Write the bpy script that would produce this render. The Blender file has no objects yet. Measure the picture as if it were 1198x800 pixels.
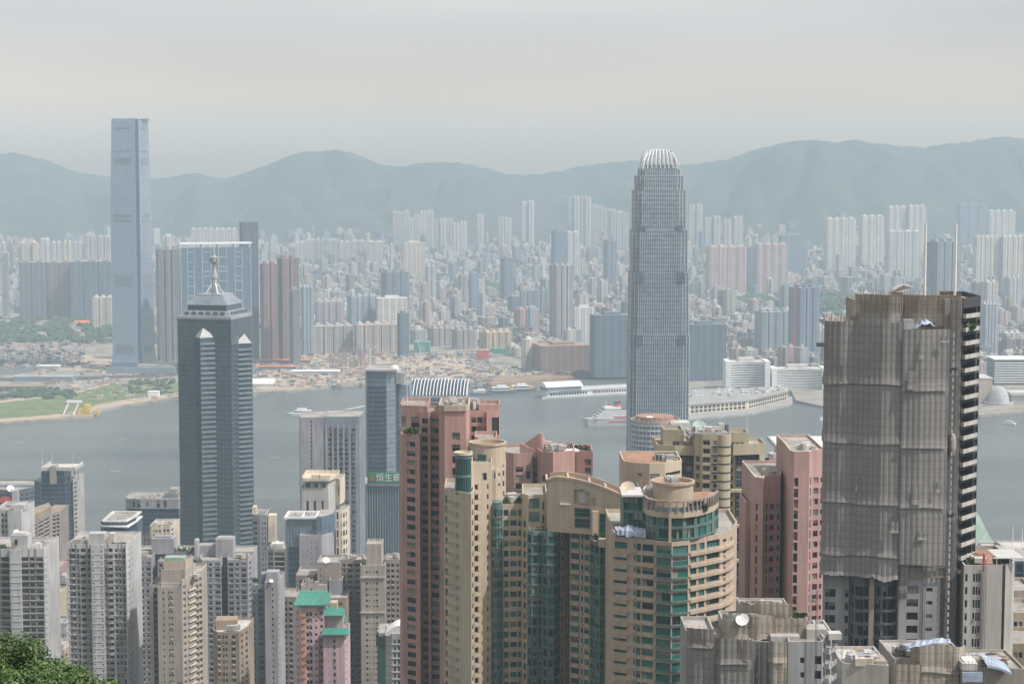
import bpy, math, random
from mathutils import Vector
random.seed(7)
R = math.radians
SC = bpy.context.scene
COL = SC.collection

# ------------------------------------------------------------------ camera
FPX, HCAM, PITCH = 2290.0, 398.0, math.atan(207 / 2290.0)
cam_data = bpy.data.cameras.new('camera')
cam = bpy.data.objects.new('camera', cam_data)
COL.objects.link(cam)
cam.location = (0, 0, HCAM)
cam.rotation_euler = (math.pi / 2 - PITCH, 0, 0)
cam_data.sensor_width = 36
cam_data.lens = 36 * FPX / 1198
cam_data.clip_start = 1
cam_data.clip_end = 60000
SC.camera = cam

# ------------------------------------------------------------------ light
SUN_EL, SUN_AZ = 54, 115         # degrees; azimuth clockwise from the view direction (+Y)
world = bpy.data.worlds.new('World')
SC.world = world
world.use_nodes = True
wn, wl = world.node_tree.nodes, world.node_tree.links
sky = wn.new('ShaderNodeTexSky')
sky.sky_type = 'NISHITA'
sky.sun_disc = False
sky.sun_elevation = R(SUN_EL)
sky.sun_rotation = R(SUN_AZ)
sky.altitude = 300
sky.air_density = 1.314
sky.dust_density = 2.35
sky.ozone_density = 0.88
hsv = wn.new('ShaderNodeHueSaturation')
hsv.inputs['Saturation'].default_value = 0.0
wl.new(sky.outputs[0], hsv.inputs['Color'])
bg = wn['Background']
bg.inputs['Strength'].default_value = 0.111
# thin, barely visible cloud veil
tc = wn.new('ShaderNodeTexCoord')
mp = wn.new('ShaderNodeMapping'); mp.inputs['Scale'].default_value = (1.0, 1.0, 5.0)
nz = wn.new('ShaderNodeTexNoise'); nz.inputs['Scale'].default_value = 3.2; nz.inputs['Detail'].default_value = 5
cr = wn.new('ShaderNodeMapRange')
cr.inputs['From Min'].default_value = 0.35; cr.inputs['From Max'].default_value = 0.75
cr.inputs['To Min'].default_value = 0.92; cr.inputs['To Max'].default_value = 1.10
mul = wn.new('ShaderNodeVectorMath'); mul.operation = 'SCALE'
wl.new(tc.outputs['Generated'], mp.inputs['Vector']); wl.new(mp.outputs[0], nz.inputs['Vector'])
wl.new(nz.outputs['Fac'], cr.inputs['Value'])
warm = wn.new('ShaderNodeMix'); warm.data_type = 'RGBA'; warm.blend_type = 'MULTIPLY'; warm.inputs['Factor'].default_value = 1.0; warm.inputs['B'].default_value = (0.908, 0.870, 0.852, 1)
wl.new(hsv.outputs[0], warm.inputs['A']); wl.new(warm.outputs['Result'], mul.inputs[0]); wl.new(cr.outputs[0], mul.inputs['Scale'])
# warm brightening added to the sky colour near the horizon, not a cloud layer
sx = wn.new('ShaderNodeSeparateXYZ'); wl.new(tc.outputs['Generated'], sx.inputs[0])
lowr = wn.new('ShaderNodeMapRange'); lowr.interpolation_type = 'SMOOTHSTEP'
lowr.inputs['From Min'].default_value = -0.01; lowr.inputs['From Max'].default_value = 0.075
wl.new(sx.outputs['Z'], lowr.inputs['Value'])
deck = wn.new('ShaderNodeMix'); deck.data_type = 'RGBA'; deck.name = 'deck'  # deck: added horizon tint multiplied over the sky, offsetting the blue haze
deck.inputs['A'].default_value = (1.84, 1.42, 0.87, 1); deck.inputs['B'].default_value = (1, 1, 1, 1)
wl.new(lowr.outputs[0], deck.inputs['Factor'])
dm = wn.new('ShaderNodeVectorMath'); dm.operation = 'MULTIPLY'
wl.new(mul.outputs[0], dm.inputs[0]); wl.new(deck.outputs['Result'], dm.inputs[1])
wl.new(dm.outputs[0], bg.inputs['Color'])

sd = bpy.data.lights.new('sun', 'SUN')
sd.energy = 2.6
sd.angle = R(0.5)
sd.color = (1.0, 0.95, 0.92)
sun = bpy.data.objects.new('sun', sd)
COL.objects.link(sun)
sv = Vector((math.sin(R(SUN_AZ)) * math.cos(R(SUN_EL)), math.cos(R(SUN_AZ)) * math.cos(R(SUN_EL)), math.sin(R(SUN_EL))))
sun.rotation_euler = sv.to_track_quat('Z', 'Y').to_euler()
sun.location = (300, -100, 900)

SC.render.engine = 'CYCLES'
SC.view_settings.view_transform = 'Standard'
SC.view_settings.look = 'None'
SC.view_settings.exposure = 0.66
SC.view_settings.gamma = 1
SC.view_settings.use_curve_mapping = False
SC.cycles.max_bounces = 6
SC.cycles.diffuse_bounces = 2
SC.cycles.glossy_bounces = 3
SC.cycles.transmission_bounces = 3
SC.cycles.transparent_max_bounces = 6
SC.cycles.volume_bounces = 1
SC.cycles.use_denoising = True
HAZE = 1.0e-4

# ------------------------------------------------------------------ picture geometry
CP, SP = math.cos(PITCH), math.sin(PITCH)
def W(px, py, Y):
    """World point at depth Y on the sight line of photograph pixel (px, py)."""
    dx, dy = (px - 599) / FPX, (400 - py) / FPX
    t = Y / (CP + dy * SP)
    return Vector((t * dx, Y, HCAM + t * (-SP + dy * CP)))
def Zat(py, Y):
    return W(599, py, Y).z
def Yground(py, z=4.0):
    dy = (400 - py) / FPX
    return (HCAM - z) * (CP + dy * SP) / (SP - dy * CP)
# ------------------------------------------------------------------ materials
MATS = {}
def _new(name):
    m = bpy.data.materials.new(name); m.use_nodes = True
    return m, m.node_tree.nodes, m.node_tree.links, m.node_tree.nodes['Principled BSDF']
def wallmat(name, col, rough=0.85, var=0.24, streak=True, scale=0.25):
    """Painted or rendered masonry with weather streaks and blotches."""
    m, n, l, b = _new(name)
    tcn = n.new('ShaderNodeTexCoord')
    mpn = n.new('ShaderNodeMapping'); mpn.inputs['Scale'].default_value = (1.4, 1.4, 0.10) if streak else (1, 1, 1)
    nz = n.new('ShaderNodeTexNoise'); nz.inputs['Scale'].default_value = scale * 2; nz.inputs['Detail'].default_value = 6
    n2 = n.new('ShaderNodeTexNoise'); n2.inputs['Scale'].default_value = 0.06; n2.inputs['Detail'].default_value = 3
    ad = n.new('ShaderNodeMath'); ad.operation = 'ADD'
    mr = n.new('ShaderNodeMapRange')
    mr.inputs['From Min'].default_value = 0.78; mr.inputs['From Max'].default_value = 1.22
    mr.inputs['To Min'].default_value = 1 - var; mr.inputs['To Max'].default_value = 1 + var * 0.6
    vm = n.new('ShaderNodeVectorMath'); vm.operation = 'SCALE'
    vm.inputs[0].default_value = col
    l.new(tcn.outputs['Object'], mpn.inputs[0]); l.new(mpn.outputs[0], nz.inputs['Vector']); l.new(tcn.outputs['Object'], n2.inputs['Vector'])
    l.new(nz.outputs['Fac'], ad.inputs[0]); l.new(n2.outputs['Fac'], ad.inputs[1]); l.new(ad.outputs[0], mr.inputs['Value'])
    l.new(mr.outputs[0], vm.inputs['Scale']); l.new(vm.outputs[0], b.inputs['Base Color'])
    b.inputs['Roughness'].default_value = rough
    MATS[name] = m
    return m
def glassmat(name, col, rough=0.12, metal=0.0, spec=0.5, wav=0.0):
    m, n, l, b = _new(name)
    b.inputs['Base Color'].default_value = (*col, 1)
    b.inputs['Roughness'].default_value = rough
    b.inputs['Metallic'].default_value = metal
    b.inputs['Specular IOR Level'].default_value = spec
    tcn = n.new('ShaderNodeTexCoord')
    nz = n.new('ShaderNodeTexNoise'); nz.inputs['Scale'].default_value = 0.22; nz.inputs['Detail'].default_value = 2
    mr = n.new('ShaderNodeMapRange'); mr.inputs['To Min'].default_value = 0.6; mr.inputs['To Max'].default_value = 1.4
    vm = n.new('ShaderNodeVectorMath'); vm.operation = 'SCALE'; vm.inputs[0].default_value = col
    l.new(tcn.outputs['Object'], nz.inputs['Vector']); l.new(nz.outputs['Fac'], mr.inputs['Value'])
    l.new(mr.outputs[0], vm.inputs['Scale']); l.new(vm.outputs[0], b.inputs['Base Color'])
    if wav:
        bp = n.new('ShaderNodeBump'); bp.inputs['Strength'].default_value = wav; bp.inputs['Distance'].default_value = 0.5
        n3 = n.new('ShaderNodeTexNoise'); n3.inputs['Scale'].default_value = 0.12
        l.new(tcn.outputs['Object'], n3.inputs['Vector'])
        l.new(n3.outputs['Fac'], bp.inputs['Height']); l.new(bp.outputs[0], b.inputs['Normal'])
    MATS[name] = m
    return m
def M(x): return MATS[x]

# ------------------------------------------------------------------ mesh builder
class MB:
    def __init__(s): s.v, s.f, s.m, s.uv, s.tint = [], [], [], None, None
    def face(s, pts, mi=0, uv=None, tint=None):
        i = len(s.v); s.v.extend([tuple(p) for p in pts]); s.f.append(tuple(range(i, i + len(pts)))); s.m.append(mi)
        if uv is not None:
            if s.uv is None: s.uv = []
            s.uv.append(uv)
        if tint is not None:
            if s.tint is None: s.tint = []
            s.tint.append(tint)
    def box(s, x0, x1, y0, y1, z0, z1, mi=0, bottom=True):
        p = [(x0,y0,z0),(x1,y0,z0),(x1,y1,z0),(x0,y1,z0),(x0,y0,z1),(x1,y0,z1),(x1,y1,z1),(x0,y1,z1)]
        for q in ((0,1,5,4),(1,2,6,5),(2,3,7,6),(3,0,4,7),(4,5,6,7)) + (((3,2,1,0),) if bottom else ()):
            s.face([p[k] for k in q], mi)
    def obox(s, c, a, w, d, z0, z1, mi=0):
        """box centred at c=(x,y), turned by angle a"""
        ca, sa = math.cos(a), math.sin(a)
        poly = [(c[0]+ca*x-sa*y, c[1]+sa*x+ca*y) for x, y in ((-w/2,-d/2),(w/2,-d/2),(w/2,d/2),(-w/2,d/2))]
        s.prism(poly, z0, z1, mi)
    def prism(s, poly, z0, z1, mi=0, top=None, bottom=False, poly_top=None, cap=True):
        """poly counter-clockwise seen from above"""
        n = len(poly); pt = poly_top or poly
        for i in range(n):
            a, b, c, d = poly[i], poly[(i+1) % n], pt[(i+1) % n], pt[i]
            s.face([(*a, z0), (*b, z0), (*c, z1), (*d, z1)], mi)
        if cap: s.face([(*p, z1) for p in pt], mi if top is None else top)
        if bottom: s.face([(*p, z0) for p in reversed(poly)], mi)
    def tube(s, a, b, r, n=6, mi=0, r2=None):
        a, b = Vector(a), Vector(b); d = (b - a).normalized()
        u = d.orthogonal().normalized(); w = d.cross(u); r2 = r if r2 is None else r2
        A = [a + u*(r*math.cos(2*math.pi*k/n)) + w*(r*math.sin(2*math.pi*k/n)) for k in range(n)]
        B = [b + u*(r2*math.cos(2*math.pi*k/n)) + w*(r2*math.sin(2*math.pi*k/n)) for k in range(n)]
        for k in range(n): s.face([A[k], A[(k+1) % n], B[(k+1) % n], B[k]], mi)
        s.face(list(reversed(A)), mi); s.face(B, mi)
    def lathe(s, prof, cx, cy, n=24, mi=0, cap=True):
        """prof: (r, z) from bottom to top"""
        rings = [[(cx + r*math.cos(2*math.pi*k/n), cy + r*math.sin(2*math.pi*k/n), z) for k in range(n)] for r, z in prof]
        for A, B in zip(rings, rings[1:]):
            for k in range(n): s.face([A[k], A[(k+1) % n], B[(k+1) % n], B[k]], mi)
        if cap: s.face(rings[-1], mi)
    def build(s, name, mats, parent=None, off=None, smooth=False):
        if off is None: off = Vector((0, 0, 0)) if parent is None else world_of(parent)
        me = bpy.data.meshes.new(name)
        ox, oy, oz = off
        me.from_pydata([(x-ox, y-oy, z-oz) for x, y, z in s.v], [], s.f)
        for m in (mats if isinstance(mats, (list, tuple)) else [mats]):
            me.materials.append(M(m) if isinstance(m, str) else m)
        me.polygons.foreach_set('material_index', s.m)
        if s.uv is not None and len(s.uv) == len(s.f):
            ul = me.uv_layers.new(name='UVMap')
            flat = [c for fuv in s.uv for pt in fuv for c in pt]
            ul.data.foreach_set('uv', flat)
        if s.tint is not None and len(s.tint) == len(s.f):
            at = me.attributes.new('tint', 'FLOAT_COLOR', 'FACE')
            at.data.foreach_set('color', [c for t in s.tint for c in (*t, 1.0)])
        if smooth: me.polygons.foreach_set('use_smooth', [True]*len(s.f))
        me.update()
        o = bpy.data.objects.new(name, me); COL.objects.link(o)
        o.location = (ox, oy, oz)
        if parent is not None:
            o.parent = parent; o.location = Vector(off) - world_of(parent)
        return o
def world_of(o):
    p = Vector(o.location)
    while o.parent is not None:
        o = o.parent; p += Vector(o.location)
    return p
def tag(o, label=None, cat=None, group=None, kind=None):
    if label: o['label'] = label
    if cat: o['category'] = cat
    if group: o['group'] = group
    if kind: o['kind'] = kind
    return o
def thing(name, label, cat, loc, group=None):
    o = bpy.data.objects.new(name, None); COL.objects.link(o)
    o.location = loc; o.empty_display_size = 5
    return tag(o, label, cat, group)
def centroid(poly):
    return (sum(p[0] for p in poly)/len(poly), sum(p[1] for p in poly)/len(poly))
def inset(poly, d):
    """offset a counter-clockwise polygon inwards by d"""
    n = len(poly); out = []
    for i in range(n):
        p0, p1, p2 = Vector(poly[i-1]), Vector(poly[i]), Vector(poly[(i+1) % n])
        a = (p1-p0); b = (p2-p1)
        if a.length < 1e-6 or b.length < 1e-6: out.append(tuple(p1)); continue
        a.normalize(); b.normalize()
        n1, n2 = Vector((-a.y, a.x)), Vector((-b.y, b.x))
        m = n1 + n2
        if m.length < 0.2: out.append(tuple(p1 + n1*d)); continue
        m.normalize(); k = max(0.35, m.dot(n1))
        out.append(tuple(p1 + m*(d/k)))
    return out
def ccw(poly):
    a = sum(poly[i-1][0]*poly[i][1] - poly[i][0]*poly[i-1][1] for i in range(len(poly)))
    return poly if a > 0 else list(reversed(poly))

# ------------------------------------------------------------------ terrain of the near slope
_TY = [(-400, 405), (40, 372), (130, 345), (230, 300), (330, 255), (450, 205), (600, 150), (800, 95), (1000, 55), (1300, 18), (1500, 8), (1700, 4.5), (1900, 4.0)]
def ground_z(y):
    for (a, za), (b, zb) in zip(_TY, _TY[1:]):
        if y <= b: return za + (zb-za)*max(0, (y-a))/(b-a)
    return 4.0

# ------------------------------------------------------------------ tower builder
_WIN = {}
def window_mesh(w, h, style, frame, glass, var=0):
    """One window facing -Y: frame, mullions and panes; origin at the centre of the opening."""
    w, h = round(w, 1), round(h, 1)
    key = (w, h, style, frame, glass, var)
    if key in _WIN: return _WIN[key]
    mb = MB()
    t = 0.06 if w > 1 else 0.045
    n = max(1, round(w / (1.1 if style != 'g' else 1.3)))
    mb.face([(-w/2, 0, -h/2), (w/2, 0, -h/2), (w/2, 0, h/2), (-w/2, 0, h/2)], 1)
    yb = -0.05
    def bar(x0, x1, z0, z1): mb.box(x0, x1, yb, 0.02, z0, z1, 0)
    bar(-w/2, w/2, h/2-t, h/2); bar(-w/2, w/2, -h/2, -h/2+t)
    bar(-w/2, -w/2+t, -h/2+t, h/2-t); bar(w/2-t, w/2, -h/2+t, h/2-t)
    for k in range(1, n):
        x = -w/2 + w*k/n
        bar(x-t/2, x+t/2, -h/2+t, h/2-t)
    if style in ('w', 'g') and h > 1.6:
        z = h/2 - h*0.28
        for k in range(n):
            bar(-w/2+w*k/n+t/2, -w/2+w*(k+1)/n-t/2, z-t/2, z+t/2)
    if var == 1:         # half drawn blind
        mb.face([(-w/2+t, -.012, h*.05), (w/2-t, -.012, h*.05), (w/2-t, -.012, h/2-t), (-w/2+t, -.012, h/2-t)], 3)
    elif var == 2:       # curtain on one side
        mb.face([(-w/2+t, -.012, -h/2+t), (-w*.12, -.012, -h/2+t), (-w*.12, -.012, h/2-t), (-w/2+t, -.012, h/2-t)], 3)
    elif var == 3:       # washing or a shelf across the sill
        mb.box(-w*.4, w*.3, -.5, -.06, -h/2-.05, -h/2+.35, 3)
    if style == 'a':     # air conditioner under the window
        mb.box(-0.45, 0.45, -0.75, -0.2, -h/2-0.75, -h/2-0.15, 2)
    me = bpy.data.meshes.new('window')
    me.from_pydata(mb.v, [], mb.f)
    for m in (frame, glass, 'unit', 'curtained'): me.materials.append(M(m))
    me.polygons.foreach_set('material_index', mb.m); me.update()
    _WIN[key] = (me, mb)
    return _WIN[key]

class Tower:
    MAXW = 100
    def __init__(s, name, label, cat, px, Y, group=None, base=None):
        p = W(px, 500, Y)
        z = ground_z(Y) if base is None else base
        s.base = z
        s.root = thing(name, label, cat, (p.x, Y, z), group)
        s.wins = []
    def poly_of(s, front, top, D, lean=0.0):
        """front: [(px, Y)] left to right -> ground-plan polygon, counter-clockwise"""
        pts = [tuple(W(px, top, Y)[:2]) for px, Y in front]
        yb = max(Y for _, Y in front) + D
        l, r = pts[0], pts[-1]
        back = [(r[0] + lean, yb), (l[0] + lean, yb)]
        return pts + back
    def body(s, front, top, D=22, wall='white', cols=(), fh=3.0, row0=None, z0=None, bottom=None, parapet=1.1, roof='roof', name='wall',
             lean=0.0, rows=None, frame='frame', glass='dark', rec=0.25, ledge=None, zbase=None, coping=None, infill=None, inf=()):
        """One prism of the tower with window openings cut through its front faces."""
        Yr = min(y for _, y in front)
        zt = Zat(top, Yr)
        poly = s.poly_of(front, top, D, lean)
        nf = len(front) - 1
        zb = s.base if zbase is None else zbase
        if bottom is not None: zb = Zat(bottom, Yr)
        mb = MB()
        zr0 = Zat(row0, Yr) if row0 is not None else zt - 2.5
        zvis = Zat(835, Yr)
        per_edge = {i: [] for i in range(nf)}
        for c in cols:
            pa, pb, h, st = c[:4]
            pc = (pa + pb) / 2
            for i in range(nf):
                if front[i][0] <= pc <= front[i+1][0] and front[i+1][0] > front[i][0]:
                    per_edge[i].append(c); break
        for i in range(len(poly)):
            A, B = Vector(poly[i]), Vector(poly[(i+1) % len(poly)])
            d = B - A; L = d.length
            if L < 1e-4: continue
            u = d / L
            nrm = Vector((u.y, -u.x))
            def pt(t, z, dep=0.0): return (A.x + u.x*t - nrm.x*dep, A.y + u.y*t - nrm.y*dep, z)
            strips = []
            if i < nf and per_edge[i]:
                for c in per_edge[i]:
                    t0, t1 = s._hit(A, u, c[0], top), s._hit(A, u, c[1], top)
                    t0, t1 = max(0.12, min(t0, t1)), min(L-0.12, max(t0, t1))
                    if t1 - t0 > 0.25: strips.append((t0, t1, c))
                strips.sort(key=lambda q: q[0])
            t = 0.0
            for t0, t1, c in strips:
                if t0 < t + 0.05: t0 = t + 0.05
                if t1 - t0 < 0.25: continue
                h, st = c[2], c[3]
                opt = c[4] if len(c) > 4 else {}
                dv = opt.get('dv', 0.0); k0 = opt.get('k0', 0); k1 = opt.get('k1', rows if rows is not None else 999)
                f = opt.get('fh', fh); zc0 = Zat(opt['row0'], Yr) if 'row0' in opt else zr0
                dep = opt.get('rec', 1.3 if st == 'd' else rec)
                im = 3 if infill and opt.get('inf', 1) else 0
                if t0 > t: mb.face([pt(t, zb), pt(t0, zb), pt(t0, zt), pt(t, zt)], 3 if any(s._hit(A, u, q[0], top)-.05 <= t and t0 <= s._hit(A, u, q[1], top)+.05 for q in inf) else 0)
                zc = zt; k = k0
                while True:
                    z = zc0 - k*f + dv
                    hi, lo = z + h/2, z - h/2
                    if k >= k1 or lo < zb + 0.05 or hi < zvis: break
                    if hi < zc - 0.02:
                        mb.face([pt(t0, hi), pt(t1, hi), pt(t1, zc), pt(t0, zc)], im if k > k0 else 0)
                        mb.face([pt(t0, lo), pt(t0, lo, dep), pt(t0, hi, dep), pt(t0, hi)], 0)
                        mb.face([pt(t1, lo, dep), pt(t1, lo), pt(t1, hi), pt(t1, hi, dep)], 0)
                        mb.face([pt(t0, hi), pt(t0, hi, dep), pt(t1, hi, dep), pt(t1, hi)], 0)
                        mb.face([pt(t0, lo, dep), pt(t0, lo), pt(t1, lo), pt(t1, lo, dep)], 0)
                        w = t1 - t0
                        s.wins.append((Vector(pt((t0+t1)/2, (lo+hi)/2, dep)), math.atan2(u.y, u.x), w, h, st, opt.get('frame', frame), opt.get('glass', glass), nrm))
                        zc = lo
                    k += 1
                mb.face([pt(t0, zb), pt(t1, zb), pt(t1, zc), pt(t0, zc)], 0)
                t = t1
            mb.face([pt(t, zb), pt(L, zb), pt(L, zt), pt(t, zt)], 0)
            if ledge and i < nf:
                lh, ld, off = ledge
                k = 0
                while True:
                    z = zr0 - k*fh + off
                    if z < max(zb+1, zvis) or (rows is not None and k >= rows): break
                    q = [pt(0.02, z, 0), pt(L-0.02, z, 0), pt(L-0.02, z, -ld), pt(0.02, z, -ld)]
                    q2 = [(a, b, c2+lh) for a, b, c2 in q]
                    mb.face(list(reversed(q)), 0); mb.face(q2[::-1] if False else [q2[3], q2[2], q2[1], q2[0]], 0)
                    mb.face([q[3], q[2], q2[2], q2[3]], 0); mb.face([q[0], q[3], q2[3], q2[0]], 0); mb.face([q[2], q[1], q2[1], q2[2]], 0)
                    k += 1
        inn = inset(poly, 0.35)
        n = len(poly)
        for i in range(n):
            a, b, c, d = poly[i], poly[(i+1) % n], inn[(i+1) % n], inn[i]
            mb.face([(*a, zt), (*b, zt), (*c, zt), (*d, zt)], 2)
            mb.face([(*d, zt), (*c, zt), (*c, zt-parapet), (*d, zt-parapet)], 0)
        mb.face([(*p, zt-parapet) for p in inn], 1)
        o = mb.build(name, [wall, roof, coping or wall, infill or wall], s.root)
        return o, zt, poly
    def _hit(s, A, u, px, py):
        """distance along the wall line A+u*t at which the sight plane of column px crosses it"""
        dx, dy = (px-599)/FPX, (400-py)/FPX
        k = dx / (CP + dy*SP)          # x = k*y on that sight line
        den = u.x - k*u.y
        return (k*A.y - A.x)/den if abs(den) > 1e-9 else 0.0
    def box(s, px0, px1, Y, D, top, bottom, wall='white', name='lift_house', rot=0.0, roof=None):
        a, b = W(px0, top, Y), W(px1, top, Y)
        z1, z0 = Zat(top, Y), Zat(bottom, Y)
        mb = MB()
        c = ((a.x+b.x)/2, Y + D/2)
        mb.obox(c, rot, abs(b.x-a.x), D, z0, z1, 0)
        if roof:
            mb.m[-1] = 1
            return mb.build(name, [wall, roof], s.root)
        return mb.build(name, [wall], s.root)
    def add(s, mb, name, mats, smooth=False): return mb.build(name, mats, s.root, smooth=smooth)
    def balconies(s, px0, px1, Y0, Y1, row0, fh, n, out=1.4, h=1.0, wall='white', name='balcony', slab='white', skip=0.0, solid=True):
        """one balcony per floor on the wall running from (px0,Y0) to (px1,Y1); shared mesh"""
        A, B = W(px0, row0, Y0), W(px1, row0, Y1)
        d = Vector((B.x-A.x, B.y-A.y)); L = d.length; a = math.atan2(d.y, d.x)
        mb = MB()
        mb.box(-L/2, L/2, -out, 0, -0.15, 0.0, 1)
        if solid:
            mb.box(-L/2, L/2, -out-0.1, -out, -0.15, h, 0); mb.box(-L/2, -L/2+0.1, -out, 0, 0.0, h, 0); mb.box(L/2-0.1, L/2, -out, 0, 0.0, h, 0)
        else:
            mb.box(-L/2, L/2, -out, -out+0.06, h-0.08, h, 0)
            m = max(3, int(L/0.8))
            for k in range(m+1):
                x = -L/2 + 0.03 + (L-0.06)*k/m
                mb.box(x-0.03, x+0.03, -out, -out+0.06, 0, h-0.08, 0)
        me = None
        z0 = Zat(row0, Y0)
        mid = Vector(((A.x+B.x)/2, (A.y+B.y)/2, 0))
        for k in range(n):
            if random.random() < skip: continue
            if me is None:
                o = mb.build(name, [wall, slab]); me = o.data
            else:
                o = bpy.data.objects.new(name, me); COL.objects.link(o)
            o.parent = s.root
            o.location = Vector((mid.x, mid.y, z0 - k*fh - 1.2)) - world_of(s.root)
            o.rotation_euler = (0, 0, a)
    def done(s, maxw=None):
        """place the window parts: the largest in view by themselves, the rest as one mass"""
        maxw = s.MAXW if maxw is None else maxw
        camv = Vector((0, 0, HCAM))
        def size(q):
            v = camv - q[0]
            vis = 1.0 if q[0].z > Zat(805, q[0].y) else 0.01
            return q[2]*q[3]*max(0.05, q[7].to_3d().dot(v.normalized()))/v.length_squared*vis
        ws = sorted(s.wins, key=size, reverse=True)
        base = world_of(s.root)
        rest = {}
        for i, (p, a, w, h, st, fr, gl, nrm) in enumerate(ws):
            g = gl if isinstance(gl, str) else None
            r = random.random()
            fam = GLASS[gl]
            acc = 0
            for mname, pr in fam:
                acc += pr
                if r <= acc: g = mname; break
            else: g = fam[0][0]
            stl = 'a' if (st == 'a' and random.random() < 0.7) else ('w' if st == 'a' else st)
            me, mb = window_mesh(w, h, stl, fr, g, random.choices((0, 1, 2, 3), (.58, .2, .14, .08 if st != 'g' else 0))[0])
            if i < maxw:
                o = bpy.data.objects.new('window', me); COL.objects.link(o)
                o.parent = s.root; o.location = p - base; o.rotation_euler = (0, 0, a)
            else:
                rest.setdefault(0, []).append((p, a, mb, fr, g))
        if rest:
            mats = []; out = MB()
            for p, a, mb, fr, g in rest[0]:
                ids = []
                for mname in (fr, g, 'unit', 'curtained'):
                    if mname not in mats: mats.append(mname)
                    ids.append(mats.index(mname))
                ca, sa = math.cos(a), math.sin(a)
                i0 = len(out.v)
                out.v.extend([(p.x + ca*x - sa*y, p.y + sa*x + ca*y, p.z + z) for x, y, z in mb.v])
                out.f.extend([tuple(i0+q for q in f) for f in mb.f]); out.m.extend([ids[q] for q in mb.m])
            o = out.build('window', mats, s.root)
            o['kind'] = 'stuff'
        s.wins = []
        return s.root
# ------------------------------------------------------------------ palette
wallmat('white', (0.46, 0.46, 0.455)); wallmat('offwhite', (0.44, 0.425, 0.395)); wallmat('pale_grey', (0.35, 0.35, 0.36))
wallmat('grey', (0.27, 0.27, 0.29)); wallmat('lilac_grey', (0.32, 0.31, 0.33)); wallmat('taupe', (0.30, 0.255, 0.225))
wallmat('salmon', (0.46, 0.28, 0.24), var=0.2); wallmat('rose', (0.46, 0.295, 0.27), var=0.2); wallmat('pink', (0.56, 0.40, 0.42))
wallmat('beige', (0.50, 0.42, 0.315), var=0.16); wallmat('peach', (0.475, 0.38, 0.29), var=0.18); wallmat('tan', (0.31, 0.245, 0.18))
wallmat('khaki', (0.44, 0.385, 0.275), var=0.16); wallmat('cream', (0.62, 0.54, 0.42)); wallmat('stone', (0.37, 0.325, 0.28))
wallmat('charcoal', (0.055, 0.055, 0.065)); wallmat('blue_grey', (0.20, 0.235, 0.27)); wallmat('slate', (0.11, 0.125, 0.15))
wallmat('orange', (0.62, 0.27, 0.10)); wallmat('concrete', (0.33, 0.32, 0.30), streak=False); wallmat('roof', (0.34, 0.32, 0.29), streak=False, var=0.35)
wallmat('roof_pale', (0.55, 0.53, 0.50), streak=False, var=0.25); wallmat('terracotta', (0.34, 0.19, 0.13), streak=False, var=0.3)
wallmat('jade_tile', (0.07, 0.27, 0.21), 0.5, var=0.2); wallmat('jade_slab', (0.13, 0.20, 0.185), 0.5); wallmat('copper', (0.30, 0.40, 0.34), streak=False)
wallmat('steel', (0.35, 0.36, 0.37), 0.45, streak=False); wallmat('pale_steel', (0.62, 0.63, 0.64), 0.4, streak=False); wallmat('unit', (0.42, 0.41, 0.39), streak=False)
wallmat('frame', (0.24, 0.24, 0.24), 0.5, streak=False); wallmat('white_frame', (0.62, 0.62, 0.60), 0.5, streak=False); wallmat('dark_frame', (0.06, 0.06, 0.065), 0.5, streak=False)
wallmat('bronze_frame', (0.16, 0.11, 0.09), 0.5, streak=False); wallmat('green_frame', (0.07, 0.13, 0.11), 0.5, streak=False)
wallmat('white_paint', (0.78, 0.78, 0.77), 0.5, streak=False, var=0.08); wallmat('red_paint', (0.55, 0.08, 0.05), 0.6, streak=False); wallmat('orange_paint', (0.62, 0.17, 0.07), 0.7, streak=False)
wallmat('yellow_paint', (0.65, 0.42, 0.05), 0.6, streak=False); wallmat('sign_green', (0.03, 0.20, 0.09), 0.5, streak=False, var=0.05); wallmat('sign_dark', (0.03, 0.03, 0.035), 0.4, streak=False)
wallmat('blue_tarp', (0.36, 0.43, 0.54), 0.6, streak=False, var=0.3); wallmat('timber', (0.30, 0.20, 0.12), streak=False, var=0.3)
wallmat('bamboo', (0.30, 0.235, 0.16), 0.8, streak=False, var=0.3)
glassmat('glass_dark', (0.014, 0.017, 0.021), 0.10); glassmat('glass_mid', (0.032, 0.042, 0.05), 0.15); glassmat('glass_bright', (0.13, 0.15, 0.16), 0.2)
wallmat('curtained', (0.26, 0.24, 0.215), 0.6, streak=False, var=0.3); glassmat('glass_black', (0.012, 0.012, 0.014), 0.3)
glassmat('teal_dark', (0.014, 0.065, 0.06), 0.10); glassmat('teal_mid', (0.03, 0.15, 0.13), 0.14); glassmat('teal_pale', (0.075, 0.19, 0.165), 0.25)
glassmat('curtain_blue', (0.13, 0.195, 0.27), 0.18, metal=0.35, wav=0.15); glassmat('curtain_navy', (0.045, 0.075, 0.125), 0.12, metal=0.25, wav=0.15)
glassmat('curtain_pale', (0.36, 0.45, 0.55), 0.25, metal=0.55, wav=0.1); glassmat('curtain_green', (0.15, 0.21, 0.245), 0.12, metal=0.7, wav=0.9)
glassmat('curtain_silver', (0.38, 0.44, 0.51), 0.22, metal=0.6, wav=0.1); glassmat('curtain_grey', (0.19, 0.24, 0.30), 0.2, metal=0.45, wav=0.1)
wallmat('storey_paint', (0.23, 0.28, 0.34), 0.5, streak=False, var=0.1)
wallmat('spandrel', (0.20, 0.195, 0.185), var=0.3)
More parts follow.
